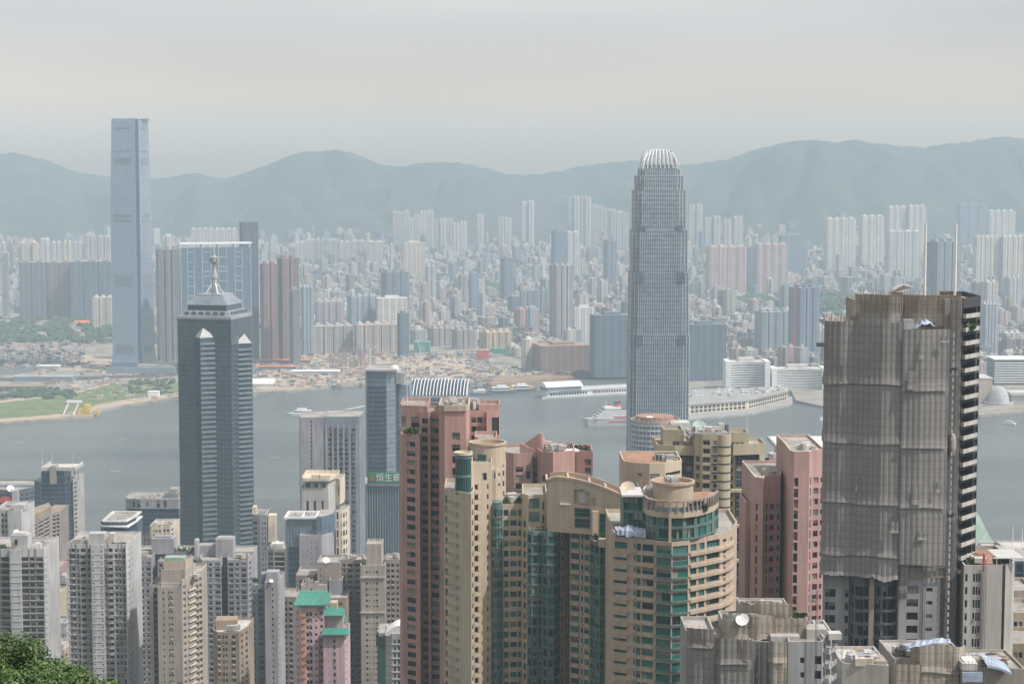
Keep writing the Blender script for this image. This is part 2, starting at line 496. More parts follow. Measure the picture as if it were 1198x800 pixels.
GLASS = {
    'dark': [('glass_dark', .55), ('glass_mid', .22), ('curtained', .13), ('glass_bright', .10)],
    'black': [('glass_black', .8), ('glass_dark', .2)],
    'mixed': [('glass_dark', .35), ('glass_mid', .30), ('curtained', .2), ('glass_bright', .15)],
    'teal': [('teal_dark', .40), ('teal_mid', .38), ('teal_pale', .16), ('glass_dark', .06)],
    'bluish': [('curtain_navy', .6), ('curtain_blue', .3), ('glass_mid', .1)],
}

def city_material():
    """Far facades: storeys and window bays as a surface pattern, wall colour from the 'tint' attribute."""
    m, n, l, b = _new('city_facade')
    at = n.new('ShaderNodeAttribute'); at.attribute_name = 'tint'
    uv = n.new('ShaderNodeUVMap'); uv.uv_map = 'UVMap'
    sep = n.new('ShaderNodeSeparateXYZ'); l.new(uv.outputs[0], sep.inputs[0])
    def band(src, period, lo, hi):
        d = n.new('ShaderNodeMath'); d.operation = 'DIVIDE'; d.inputs[1].default_value = period; l.new(src, d.inputs[0])
        f = n.new('ShaderNodeMath'); f.operation = 'FRACT'; l.new(d.outputs[0], f.inputs[0])
        a = n.new('ShaderNodeMath'); a.operation = 'GREATER_THAN'; a.inputs[1].default_value = lo; l.new(f.outputs[0], a.inputs[0])
        c = n.new('ShaderNodeMath'); c.operation = 'LESS_THAN'; c.inputs[1].default_value = hi; l.new(f.outputs[0], c.inputs[0])
        x = n.new('ShaderNodeMath'); x.operation = 'MULTIPLY'; l.new(a.outputs[0], x.inputs[0]); l.new(c.outputs[0], x.inputs[1])
        return x.outputs[0]
    h = band(sep.outputs['Y'], 3.1, 0.28, 0.78); v = band(sep.outputs['X'], 3.6, 0.18, 0.80); v2 = band(sep.outputs['X'], 14.4, 0.0, 0.80)
    w1 = n.new('ShaderNodeMath'); w1.operation = 'MULTIPLY'; l.new(h, w1.inputs[0]); l.new(v, w1.inputs[1])
    w2 = n.new('ShaderNodeMath'); w2.operation = 'MULTIPLY'; l.new(w1.outputs[0], w2.inputs[0]); l.new(v2, w2.inputs[1])
    # faces that carry no windows (roofs, blind walls) have negative v
    ok = n.new('ShaderNodeMath'); ok.operation = 'GREATER_THAN'; ok.inputs[1].default_value = 0; l.new(sep.outputs['Y'], ok.inputs[0])
    w3 = n.new('ShaderNodeMath'); w3.operation = 'MULTIPLY'; l.new(w2.outputs[0], w3.inputs[0]); l.new(ok.outputs[0], w3.inputs[1])
    tcn = n.new('ShaderNodeTexCoord')
    nz = n.new('ShaderNodeTexNoise'); nz.inputs['Scale'].default_value = 0.05; nz.inputs['Detail'].default_value = 4; l.new(tcn.outputs['Object'], nz.inputs['Vector'])
    mr = n.new('ShaderNodeMapRange'); mr.inputs['To Min'].default_value = 0.65; mr.inputs['To Max'].default_value = 1.3; l.new(nz.outputs['Fac'], mr.inputs['Value'])
    vm = n.new('ShaderNodeVectorMath'); vm.operation = 'SCALE'; l.new(at.outputs['Color'], vm.inputs[0]); l.new(mr.outputs[0], vm.inputs['Scale'])
    mix = n.new('ShaderNodeMix'); mix.data_type = 'RGBA'
    l.new(w3.outputs[0], mix.inputs['Factor']); l.new(vm.outputs[0], mix.inputs['A']); mix.inputs['B'].default_value = (0.035, 0.045, 0.06, 1)
    l.new(mix.outputs['Result'], b.inputs['Base Color'])
    b.inputs['Roughness'].default_value = 0.7
    MATS['city_facade'] = m
city_material()

def water_material():
    m, n, l, b = _new('harbour_water')
    b.inputs['Base Color'].default_value = (0.035, 0.075, 0.085, 1); b.inputs['Roughness'].default_value = 0.22; b.inputs['IOR'].default_value = 1.33
    tcn = n.new('ShaderNodeTexCoord')
    mpn = n.new('ShaderNodeMapping'); mpn.inputs['Rotation'].default_value = (0, 0, R(20)); mpn.inputs['Scale'].default_value = (1, 1.8, 1)
    l.new(tcn.outputs['Object'], mpn.inputs[0])
    nz = n.new('ShaderNodeTexNoise'); nz.inputs['Scale'].default_value = 0.035; nz.inputs['Detail'].default_value = 8; nz.inputs['Roughness'].default_value = 0.7
    l.new(mpn.outputs[0], nz.inputs['Vector'])
    bp = n.new('ShaderNodeBump'); bp.inputs['Strength'].default_value = 0.85; bp.inputs['Distance'].default_value = 6
    l.new(nz.outputs['Fac'], bp.inputs['Height']); l.new(bp.outputs[0], b.inputs['Normal'])
    # silt-laden tongues of tide water
    n2 = n.new('ShaderNodeTexNoise'); n2.inputs['Scale'].default_value = 0.0022; n2.inputs['Detail'].default_value = 5
    m2 = n.new('ShaderNodeMapping'); m2.inputs['Scale'].default_value = (0.5, 2.2, 1); m2.inputs['Rotation'].default_value = (0, 0, R(-12))
    l.new(tcn.outputs['Object'], m2.inputs[0]); l.new(m2.outputs[0], n2.inputs['Vector'])
    cr = n.new('ShaderNodeValToRGB'); cr.color_ramp.elements[0].position = 0.35; cr.color_ramp.elements[0].color = (0.095, 0.112, 0.108, 1)
    cr.color_ramp.elements[1].position = 0.7; cr.color_ramp.elements[1].color = (0.155, 0.17, 0.16, 1)
    l.new(n2.outputs['Fac'], cr.inputs[0]); l.new(cr.outputs[0], b.inputs['Base Color'])
    rr = n.new('ShaderNodeMapRange'); rr.inputs['From Min'].default_value = 0.35; rr.inputs['From Max'].default_value = 0.65
    rr.inputs['To Min'].default_value = 0.16; rr.inputs['To Max'].default_value = 0.34
    l.new(n2.outputs['Fac'], rr.inputs['Value']); l.new(rr.outputs[0], b.inputs['Roughness'])
    MATS['harbour_water'] = m
water_material()

def ground_material(name, stops, scale, detail=8, rough=0.95):
    m, n, l, b = _new(name)
    tcn = n.new('ShaderNodeTexCoord'); nz = n.new('ShaderNodeTexNoise'); nz.inputs['Scale'].default_value = scale; nz.inputs['Detail'].default_value = detail
    nz.inputs['Roughness'].default_value = 0.65
    l.new(tcn.outputs['Object'], nz.inputs['Vector'])
    cr = n.new('ShaderNodeValToRGB')
    e = cr.color_ramp.elements
    while len(e) < len(stops): e.new(0.5)
    for k, (p, c) in enumerate(stops): e[k].position = p; e[k].color = (*c, 1)
    l.new(nz.outputs['Fac'], cr.inputs[0]); l.new(cr.outputs[0], b.inputs['Base Color']); b.inputs['Roughness'].default_value = rough
    MATS[name] = m
ground_material('urban_ground', [(0.3, (0.10, 0.10, 0.10)), (0.45, (0.22, 0.20, 0.17)), (0.55, (0.34, 0.30, 0.24)), (0.68, (0.14, 0.15, 0.13))], 0.02)
ground_material('sandy_ground', [(0.3, (0.33, 0.25, 0.17)), (0.5, (0.46, 0.37, 0.27)), (0.62, (0.30, 0.24, 0.17)), (0.75, (0.50, 0.44, 0.36))], 0.03)
ground_material('lawn', [(0.3, (0.07, 0.11, 0.035)), (0.5, (0.12, 0.17, 0.05)), (0.62, (0.20, 0.20, 0.09)), (0.75, (0.09, 0.13, 0.04))], 0.03)
ground_material('forest_floor', [(0.3, (0.022, 0.034, 0.024)), (0.5, (0.036, 0.05, 0.032)), (0.62, (0.05, 0.063, 0.038)), (0.78, (0.14, 0.13, 0.11))], 0.006)
ground_material('leaf', [(0.3, (0.030, 0.065, 0.014)), (0.5, (0.055, 0.11, 0.022)), (0.7, (0.10, 0.16, 0.035))], 1.5, 3, 0.6)
ground_material('far_leaf', [(0.3, (0.025, 0.05, 0.022)), (0.6, (0.05, 0.085, 0.035)), (0.8, (0.08, 0.11, 0.04))], 0.08, 3, 0.8)
ground_material('asphalt', [(0.3, (0.05, 0.05, 0.052)), (0.7, (0.09, 0.09, 0.09))], 0.1)

# ------------------------------------------------------------------ water and land
mb = MB()
mb.face([(-5900, -500, 0), (5900, -500, 0), (5900, 10800, 0), (-5900, 10800, 0)])
tag(mb.build('water', 'harbour_water'), kind='structure')

# the near island slope falling to the waterfront
mb = MB()
ys = [-400, -150, 40, 90, 130, 180, 230, 280, 330, 390, 450, 520, 600, 700, 800, 900, 1000, 1150, 1300, 1400, 1500, 1600, 1700, 1800]
xs = list(range(-2400, 2401, 120))
def gz(x, y):
    if y < 80: return ground_z(y)
    k = math.sin(x*0.013 + y*0.004)*math.sin(x*0.005 - 1.1)
    return ground_z(y) + k*min(6, 0.03*ground_z(y)) - 0.0
for a, b in zip(ys, ys[1:]):
    for x0, x1 in zip(xs, xs[1:]):
        mb.face([(x0, a, gz(x0, a)), (x1, a, gz(x1, a)), (x1, b, gz(x1, b)), (x0, b, gz(x0, b))])
for x0, x1 in zip(xs, xs[1:]): mb.face([(x0, 1800, 4.2), (x0, 1800, -0.5), (x1, 1800, -0.5), (x1, 1800, 4.2)])
tag(mb.build('ground', 'forest_floor'), kind='structure')

def shore_pt(px, py): 
    Y = Yground(py, 0.0); return tuple(W(px, py, Y)[:2])
SHORE = [(-260, 500), (-60, 499), (0, 497), (60, 493), (108, 489), (121, 482), (150, 476), (206, 467), (293, 462), (335, 460), (382, 456), (425, 452), (478, 448), (545, 446), (590, 447), (632, 440),
         (735, 443), (742, 462), (806, 458), (925, 459), (931, 471), (965, 478), (1040, 486), (1147, 488), (1198, 483), (1460, 480)]
def flat_land(name, pts, z, zb, mat, back=None, kind='structure'):
    """pts: front edge left to right"""
    from mathutils.geometry import tessellate_polygon
    poly = ccw(list(pts) + (back or []))
    tris = tessellate_polygon([[Vector((*p, 0)) for p in poly]])
    mb = MB()
    for t in tris:
        q = [poly[i] for i in t]
        a = (q[1][0]-q[0][0])*(q[2][1]-q[0][1]) - (q[1][1]-q[0][1])*(q[2][0]-q[0][0])
        if a < 0: q.reverse()
        mb.face([(*p, z) for p in q])
    mb.prism(poly, zb, z, cap=False)
    return tag(mb.build(name, mat), kind=kind)
front = [shore_pt(*p) for p in SHORE]
flat_land('shore_land', front, 4.0, -0.5, 'urban_ground', [(3600, 7000), (-3600, 7000)])

# far mountains: heightfields whose crest follows the ridge line
RIDGE = [(-80,192),(-40,184),(0,180),(20,178),(40,183),(60,188),(80,197),(100,203),(130,206),(180,210),(195,209),(215,206),(232,203),(250,208),(265,209),(290,201),(310,194),(340,182),(355,178),(375,176),(395,175),(410,178),(430,185),(450,193),(470,195),(490,191),(520,189),(540,190),(560,194),(590,202),(610,204),(640,202),(670,196),(700,190),(720,188),(740,187),(770,191),(805,192),(820,190),(850,186),(880,175),(910,168),(925,165),(950,163),(975,168),(1000,163),(1020,167),(1050,170),(1080,172),(1100,168),(1125,166),(1150,162),(1170,159),(1198,163),(1240,170),(1290,166)]
FAR = [(40,206),(90,197),(112,200),(135,205),(160,211),(600,212),(660,205),(700,196),(730,184),(750,177),(770,172),(785,167),(810,171),(830,173),(850,168),(870,162),(885,168),(905,170),(1000,186),(1100,200)]
def lerp(tab, x):
    if x <= tab[0][0]: return tab[0][1]
    for (a, ya), (b, yb) in zip(tab, tab[1:]):
        if x <= b: return ya + (yb-ya)*(x-a)/(b-a)
    return tab[-1][1]
from mathutils import noise
def hill_z(x, y):
    """height of the rising land and the mountain wall behind the far city"""
    px = 599 + x/y*FPX
    yr = 9300 + 300*math.sin(px*0.011)
    zr = Zat(lerp(RIDGE, px), yr)
    zf = 3.0 + 72*min(1, max(0, (y-5700)/2000))**1.5
    if y <= 7700: return zf
    t = (y-7700)/(yr-7700)
    if t <= 1:
        base = zf + (zr-zf)*(0.55*t + 0.45*t*t*(3-2*t))
        sp = noise.fractal(Vector((x*0.0011, y*0.00035, 3.1)), 0.9, 2.2, 5)
        sp2 = abs(noise.noise(Vector((x*0.0035, y*0.0011, 9.0))))
        return base + 4*t*(1-t)*(120*sp + 150*sp2 - 30)
    return zr - (y-yr)*0.25
def height_sheet(name, fz, px0, px1, step, ys, mat):
    mb = MB(); cols = []
    px = px0
    while px <= px1:
        cols.append((px-599)/FPX); px += step
    grid = [[(k*y, y, fz(k*y, y)) for y in ys] for k in cols]
    idx = {}
    for i in range(len(cols)):
        for j in range(len(ys)):
            idx[i, j] = len(mb.v); mb.v.append(grid[i][j])
    for i in range(len(cols)-1):
        for j in range(len(ys)-1):
            mb.f.append((idx[i, j], idx[i+1, j], idx[i+1, j+1], idx[i, j+1])); mb.m.append(0)
    return tag(mb.build(name, mat, smooth=False), kind='structure')
height_sheet('mountains', hill_z, -80, 1280, 4, list(range(5600, 7700, 150)) + list(range(7700, 9900, 55)) + [10200], 'forest_floor')
def far_z(x, y):
    px = 599 + x/y*FPX
    zr = Zat(lerp(FAR, px), 10400)
    t = min(1, max(0, (y-9950)/450))
    z = 60 + (zr-60)*t if y <= 10400 else zr - (y-10400)*0.3
    return z + 60*4*t*(1-t)*noise.noise(Vector((x*0.002, y*0.0008, 5)))
height_sheet('hills', far_z, 20, 1120, 5, list(range(11000, 13201, 110)) + [13600, 14400], 'forest_floor')

# ------------------------------------------------------------------ the air
def haze_box():
    mb = MB(); mb.box(-6000, 6000, -600, 10850, -1.0, 640)
    m = bpy.data.materials.new('haze'); m.use_nodes = True
    n, l = m.node_tree.nodes, m.node_tree.links
    n.remove(n['Principled BSDF'])
    v = n.new('ShaderNodeVolumePrincipled')
    v.inputs['Color'].default_value = (0.671, 0.859, 1.0, 1)
    v.inputs['Density'].default_value = HAZE
    v.inputs['Anisotropy'].default_value = -0.06
    l.new(v.outputs[0], n['Material Output'].inputs['Volume'])
    MATS['haze'] = m
    tag(mb.build('haze', 'haze'), kind='stuff')
haze_box()
# ================================================================== the far shore
CITY_ROT = R(27.2)
FOOT = []          # (x, y, radius) of everything placed by hand, kept clear by the filler
CREAM, WHITE, GREYT, BLUET, BROWN, PINKT, SLATET, GREENT, TANT = (.47,.42,.345), (.52,.50,.47), (.34,.34,.35), (.17,.215,.27), (.25,.175,.15), (.44,.33,.29), (.11,.13,.16), (.28,.35,.32), (.42,.33,.23)
def c_prism(mb, poly, z0, z1, tint, roof, blind=False):
    poly = ccw(poly); n = len(poly); u = random.uniform(0, 3)
    for i in range(n):
        a, b = poly[i], poly[(i+1) % n]
        L = math.hypot(b[0]-a[0], b[1]-a[1])
        v0, v1 = (-2, -1) if blind else (0.01, z1-z0)
        mb.face([(*a, z0), (*b, z0), (*b, z1), (*a, z1)], 0, [(u, v0), (u+L, v0), (u+L, v1), (u, v1)], tint)
        u += L
    mb.face([(*p, z1) for p in poly], 0, [(0, -1)]*n, roof)
def rot_poly(pts, c, a):
    ca, sa = math.cos(a), math.sin(a)
    return [(c[0]+ca*x-sa*y, c[1]+sa*x+ca*y) for x, y in pts]
def plan(style, w, d):
    h, k = w/2, d/2
    if style == 'cross':
        a, b = w*0.2, d*0.2
        return [(-a,-k),(a,-k),(a,-b),(h,-b),(h,b),(a,b),(a,k),(-a,k),(-a,b),(-h,b),(-h,-b),(-a,-b)]
    if style.startswith('bay'):
        n = int(style[3:]); out = []; m = min(2.6, w/n*0.3)
        for i in range(n):
            x0 = -h + w*i/n; x1 = -h + w*(i+1)/n
            out += [(x0, -k), (x1-m, -k)]
            if i < n-1: out += [(x1-m, -k+2.5), (x1, -k+2.5)]
        out[-1] = (h, -k)
        return out + [(h, k), (-h, k)]
    return [(-h,-k),(h,-k),(h,k),(-h,k)]
def city(name, label, px0, px1, top, Y, tint, style='slab', ratio=0.6, rot=None, roof=None, zb=None, crown=True, cat='tower', group=None, steps=(), extra=0.0):
    """One far building: wall prism with storeys, roof block as a part."""
    rot = CITY_ROT if rot is None else rot
    a, b = W(px0, top, Y), W(px1, top, Y)
    wid = b.x - a.x
    w = wid/(abs(math.cos(rot)) + ratio*abs(math.sin(rot))); d = w*ratio
    c = ((a.x+b.x)/2, Y + (w*abs(math.sin(rot)) + d*abs(math.cos(rot)))/2)
    if zb is None: zb = max(3.9, hill_z(c[0], c[1]) - 2) if Y > 5600 else 3.9
    zt = a.z
    root = thing(name, label, cat, (c[0], c[1], zb), group)
    FOOT.append((c[0], c[1], 0.62*max(w, d)+8, px0, px1, label))
    roof = roof or tuple(min(0.6, v*1.15+0.03) for v in tint)
    mb = MB(); c_prism(mb, rot_poly(plan(style, w, d), c, rot), zb, zt, tint, roof)
    mb.build('wall', 'city_facade', root)
    for (f0, f1, dz) in steps:          # lower or higher wings: fractions of the width, height difference
        mb = MB(); pts = [(-w/2+w*f0, -d/2-1), (-w/2+w*f1, -d/2-1), (-w/2+w*f1, d/2-1), (-w/2+w*f0, d/2-1)]
        c_prism(mb, rot_poly(pts, c, rot), zb, zt+dz, tint, roof); mb.build('wing', 'city_facade', root)
    if crown:
        n = int(style[3:]) if style.startswith('bay') else 1
        for i in range(n):
            mb = MB()
            xc = -w/2 + w*(i+.5)/n
            q = [(xc-w/n*.22, -d*.2), (xc+w/n*.22, -d*.2), (xc+w/n*.22, d*.25), (xc-w/n*.22, d*.25)]
            c_prism(mb, rot_poly(q, c, rot), zt-0.5, zt+5+extra, tuple(min(.62, v*1.2) for v in tint), roof, True)
            mb.build('lift_house', 'city_facade', root)
    return root

# ---- tall towers of the west Kowloon group
city('apartment_tower', 'brown and slate slab tower, leftmost of three in the dark row far left', 20, 52, 307, 4980, (.17,.17,.20), 'bay2', .5, R(6), (.5,.42,.3))
city('apartment_tower', 'brown and slate slab tower, middle one of three in the dark row far left', 53, 83, 307, 5000, (.24,.19,.19), 'bay2', .5, R(6), (.5,.42,.3))
city('apartment_tower', 'broad blue grey slab tower with stepped right end, beside the tall glass tower', 80, 130, 306, 4960, (.13,.165,.21), 'bay3', .4, R(6), (.5,.42,.3), steps=((.72, 1.0, -22),))
city('apartment_block', 'cream three lobed block low beside the foot of the tall glass tower', 107, 132, 348, 4700, (.58,.52,.43), 'bay3', .5, R(4), cat='block')
city('apartment_tower', 'slate and tan striped tower just right of the tall glass tower', 179, 208, 292, 3920, (.22,.21,.22), 'bay3', .7, R(20), (.35,.28,.2))
city('apartment_tower', 'dark slate tower rising behind the right end of the blue grid slab', 278, 301, 260, 3960, (.095,.12,.16), 'slab', .8, R(20), crown=False, extra=0)
city('apartment_tower', 'slim red brown tower, left half of the brown riverside pair', 302, 324, 309, 3880, (.25,.15,.13), 'bay2', .9, R(24), (.3,.2,.17))
city('apartment_tower', 'taller red brown tower, right half of the brown riverside pair', 322, 349, 302, 3900, (.23,.155,.14), 'bay2', .9, R(24), (.3,.2,.17))
city('apartment_tower', 'short grey tower with rounded corner leaning against the red brown pair', 336, 351, 339, 3840, (.26,.25,.25), 'cross', 1.0, R(10))
# ---- far left estates
for i, (a, b, t, y) in enumerate([(19, 31, 284, 5700), (31, 45, 284, 5720), (0, 7, 284, 5800)]):
    city('housing_tower', 'pale estate tower with orange roof, %s of the orange roofed ones far left' % ('second', 'third', 'first')[i], a, b, t, y, (.55,.47,.38), 'cross', 1.0, R(18), (.60,.30,.18), group='orange roofed estate towers')
for i, (a, b, t, y, c) in enumerate([(45, 58, 280, 5900, WHITE), (58, 72, 284, 6000, (.5,.47,.47)), (72, 84, 283, 5900, (.55,.5,.42)), (84, 96, 284, 6100, WHITE), (97, 112, 276, 6000, (.4,.37,.38)), (112, 129, 277, 6050, (.42,.39,.38))]):
    city('housing_tower', 'pale estate tower, %s from left in the hazy row left of the tall glass tower' % ('first', 'second', 'third', 'fourth', 'fifth', 'sixth')[i], a, b, t, y, c, 'bay2', .6, R(18), group='hazy estate row far left')
city('apartment_tower', 'grey blue tower at the left picture edge behind the dark slab row', 0, 9, 296, 5100, GREYT, 'bay2', .7, R(10))
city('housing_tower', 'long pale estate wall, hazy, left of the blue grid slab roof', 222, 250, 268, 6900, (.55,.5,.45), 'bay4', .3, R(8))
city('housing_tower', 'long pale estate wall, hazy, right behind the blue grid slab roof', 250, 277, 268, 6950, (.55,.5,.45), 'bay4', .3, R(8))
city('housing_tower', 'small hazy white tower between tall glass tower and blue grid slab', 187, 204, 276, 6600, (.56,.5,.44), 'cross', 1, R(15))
# ---- middle Kowloon
L = [
 ('apartment_tower', 'white and blue striped tower touching the right of the red brown pair', 351, 367, 336, 4050, (.32,.38,.43), 'bay3', .7),
 ('office_block', 'broad lilac grey block right of the striped tower', 367, 401, 353, 4150, (.40,.36,.37), 'bay4', .6),
 ('apartment_tower', 'blue and white striped slab tower in front of the twin dark slabs', 405, 439, 347, 4300, (.27,.32,.37), 'bay4', .4),
 ('hospital', 'white slab with rows of windows, right of the blue and white striped slab', 438, 477, 349, 4280, (.62,.58,.51), 'slab', .5),
 ('apartment_tower', 'dark slate slab with a pale core, behind the white windowed slab', 445, 478, 319, 4700, (.14,.17,.21), 'bay3', .5),
 ('office_tower', 'blue black office tower standing before the cream long blocks', 464, 478, 367, 4000, (.09,.14,.17), 'slab', .9),
 ('housing_block', 'long cream roofed block, left one of two before the railway yard', 352, 412, 382, 4080, (.40,.37,.34), 'bay5', .4),
 ('housing_block', 'long cream roofed block, right one of two before the railway yard', 413, 466, 380, 4060, (.44,.38,.34), 'bay5', .4),
 ('apartment_tower', 'very tall striped grey tower with orange tipped roof, left of the white hotel slab', 643, 671, 311, 4250, (.33,.31,.31), 'bay3', .8),
 ('hotel', 'white hotel slab with window grid, behind the dark waterfront glass block', 670, 696, 360, 4150, (.64,.62,.57), 'slab', .4),
 ('office_block', 'wide dark blue glass block on the waterfront left of the tallest tower', 691, 742, 369, 3620, (.10,.14,.18), 'slab', .5),
 ('office_block', 'wide dark blue glass block on the waterfront right of the tallest tower', 800, 851, 380, 3560, (.10,.14,.18), 'slab', .5),
 ('commercial_block', 'brick brown broad low block with pale roof on the waterfront', 624, 692, 405, 3700, (.27,.17,.125), 'slab', .7),
 ('apartment_block', 'slim white block left of the brick brown waterfront block', 610, 626, 397, 3760, (.62,.56,.5), 'slab', .9),
 ('apartment_tower', 'white tower of the far pair rising against the mountain, left one', 609, 617, 237, 7700, WHITE, 'bay2', .7),
 ('apartment_tower', 'white tower of the far pair rising against the mountain, right one', 617, 625, 236, 7700, WHITE, 'bay2', .7),
 ('office_tower', 'blue grey wedge tower in the haze below the mountain estate', 645, 660, 270, 6100, (.11,.15,.19), 'slab', .8),
 ('apartment_tower', 'pale tower close right of the hazy blue grey wedge tower', 660, 679, 272, 6200, (.46,.45,.43), 'bay2', .6),
 ('office_tower', 'lone blue grey block above the dense streets left of the striped grey tower', 585, 601, 302, 5300, (.13,.17,.21), 'slab', .9),
 ('office_tower', 'hazy slate tower immediately left of the tallest tower', 706, 722, 282, 5900, (.15,.17,.2), 'bay2', .8),
 ('housing_block', 'long slate housing slab left of the striped grey tower', 608, 641, 340, 4900, (.20,.24,.28), 'bay4', .3),
 ('apartment_tower', 'tan tower with flat top in the middle of the dense streets', 536, 547, 322, 5200, (.35,.29,.24), 'bay2', .8),
 ('apartment_tower', 'slim blue tower right of the green hillside', 548, 560, 320, 5100, (.17,.22,.27), 'slab', .8),
 ('apartment_tower', 'grey white tower before the green hillside', 497, 510, 312, 5600, (.38,.38,.38), 'bay2', .7),
 ('office_tower', 'thin white mast like tower above the low green streets', 456, 460, 286, 5900, (.55,.53,.5), 'slab', .9),
 ('housing_block', 'cream school like block with dark opening on the hill foot', 470, 497, 284, 6300, (.55,.46,.37), 'slab', .4),
 ('apartment_block', 'pinkish wide block among the streets right of the slate slab', 601, 632, 362, 4500, (.38,.27,.26), 'bay3', .6),
 ('apartment_tower', 'slim blue white tower before the pinkish wide block', 617, 626, 360, 4400, (.30,.38,.42), 'slab', 1.0),
 ('apartment_block', 'cream yellow block with dark stripes right of the railway yard', 560, 600, 389, 4100, (.48,.38,.24), 'bay4', .6),
 ('apartment_block', 'grey corner block right of the railway yard cranes', 528, 556, 386, 4180, (.32,.29,.27), 'bay3', .7),
 ('apartment_block', 'small pink grey block beside the grey corner block', 500, 528, 384, 4250, (.34,.30,.29), 'bay3', .7),
 # right of the tallest tower
 ('housing_tower', 'peach striped estate slab, left of two big ones right of the tallest tower', 827, 875, 289, 5700, (.45,.34,.29), 'bay4', .35),
 ('housing_tower', 'peach striped estate slab, right of two big ones right of the tallest tower', 884, 923, 286, 5750, (.45,.35,.31), 'bay4', .35),
 ('housing_tower', 'blue grey slab wedged between the two peach striped slabs', 874, 888, 290, 5850, (.16,.2,.25), 'slab', .5),
 ('housing_tower', 'hazy dark slab above the two peach striped slabs', 912, 946, 275, 6300, (.17,.21,.25), 'slab', .3),
 ('office_block', 'grey striped hall with white framed front beside the tall stepped office', 886, 927, 365, 4050, (.26,.30,.33), 'bay4', .7),
 ('office_tower', 'stepped blue glass tower under construction, left of the netted tower', 926, 961, 337, 3900, (.16,.20,.255), 'bay3', .9),
 ('apartment_tower', 'low beige tower above the curved white hotels', 832, 848, 360, 4500, (.42,.37,.31), 'cross', 1.0),
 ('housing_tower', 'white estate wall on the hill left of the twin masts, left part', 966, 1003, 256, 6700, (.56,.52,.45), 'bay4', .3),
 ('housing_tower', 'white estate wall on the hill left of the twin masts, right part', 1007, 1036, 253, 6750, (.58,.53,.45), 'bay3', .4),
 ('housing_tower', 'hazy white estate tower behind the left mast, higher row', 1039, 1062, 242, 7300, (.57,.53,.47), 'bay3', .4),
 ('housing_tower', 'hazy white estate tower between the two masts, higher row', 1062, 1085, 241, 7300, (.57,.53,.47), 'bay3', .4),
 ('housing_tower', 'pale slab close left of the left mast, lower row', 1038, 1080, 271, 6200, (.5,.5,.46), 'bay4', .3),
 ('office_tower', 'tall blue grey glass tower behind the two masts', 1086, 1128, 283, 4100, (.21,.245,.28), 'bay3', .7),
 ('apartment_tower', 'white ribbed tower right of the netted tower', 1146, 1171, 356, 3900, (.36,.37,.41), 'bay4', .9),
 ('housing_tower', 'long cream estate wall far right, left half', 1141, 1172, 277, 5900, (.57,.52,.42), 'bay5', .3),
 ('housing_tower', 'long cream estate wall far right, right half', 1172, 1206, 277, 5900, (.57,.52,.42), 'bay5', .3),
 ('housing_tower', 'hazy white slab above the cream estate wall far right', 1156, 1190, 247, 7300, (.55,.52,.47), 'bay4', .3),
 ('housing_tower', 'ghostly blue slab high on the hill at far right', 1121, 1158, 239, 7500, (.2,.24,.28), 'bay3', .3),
 ('apartment_tower', 'pale wide tower right of the white ribbed tower', 1170, 1200, 390, 4000, (.45,.42,.4), 'bay3', .6),
 ('apartment_tower', 'beige tower low between the white ribbed tower and far cream wall', 1150, 1170, 330, 5000, (.46,.42,.37), 'bay2', .7),
 ('apartment_tower', 'grey tower at the right edge under the cream estate wall', 1176, 1198, 325, 5100, (.40,.4,.4), 'bay3', .6),
]
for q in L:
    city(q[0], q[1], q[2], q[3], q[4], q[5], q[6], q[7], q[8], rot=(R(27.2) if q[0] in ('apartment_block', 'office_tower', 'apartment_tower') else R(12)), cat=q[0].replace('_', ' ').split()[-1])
ORD = ['first', 'second', 'third', 'fourth', 'fifth', 'sixth', 'seventh', 'eighth', 'ninth', 'tenth', 'eleventh', 'twelfth', 'thirteenth', 'fourteenth', 'fifteenth', 'sixteenth', 'seventeenth', 'eighteenth', 'nineteenth', 'twentieth']
# estate on the mountain foot, left of the middle, and its neighbour right of the middle
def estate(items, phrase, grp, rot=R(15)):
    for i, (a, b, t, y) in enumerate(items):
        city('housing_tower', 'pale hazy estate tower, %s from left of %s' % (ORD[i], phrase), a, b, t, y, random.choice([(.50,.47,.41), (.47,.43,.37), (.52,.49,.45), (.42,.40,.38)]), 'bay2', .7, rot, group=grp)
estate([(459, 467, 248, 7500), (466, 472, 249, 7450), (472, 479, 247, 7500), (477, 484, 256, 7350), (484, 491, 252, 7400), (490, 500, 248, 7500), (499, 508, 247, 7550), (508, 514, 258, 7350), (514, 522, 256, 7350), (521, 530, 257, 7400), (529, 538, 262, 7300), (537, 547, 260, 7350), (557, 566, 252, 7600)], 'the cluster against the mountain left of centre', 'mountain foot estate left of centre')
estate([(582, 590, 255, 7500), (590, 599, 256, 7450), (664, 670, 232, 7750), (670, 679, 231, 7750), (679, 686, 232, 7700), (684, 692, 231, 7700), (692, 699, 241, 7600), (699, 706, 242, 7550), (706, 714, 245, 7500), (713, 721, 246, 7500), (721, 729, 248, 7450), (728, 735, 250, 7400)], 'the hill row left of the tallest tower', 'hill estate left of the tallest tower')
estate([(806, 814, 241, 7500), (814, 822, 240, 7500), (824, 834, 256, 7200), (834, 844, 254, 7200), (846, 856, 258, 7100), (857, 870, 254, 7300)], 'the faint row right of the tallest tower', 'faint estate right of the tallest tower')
estate([(345, 356, 284, 6900), (357, 369, 281, 6950), (369, 381, 280, 6950), (382, 396, 281, 6900), (396, 410, 283, 6900), (410, 428, 282, 6900), (428, 449, 283, 6850)], 'the low white row under the highest peak', 'low white row under the peak', R(5))

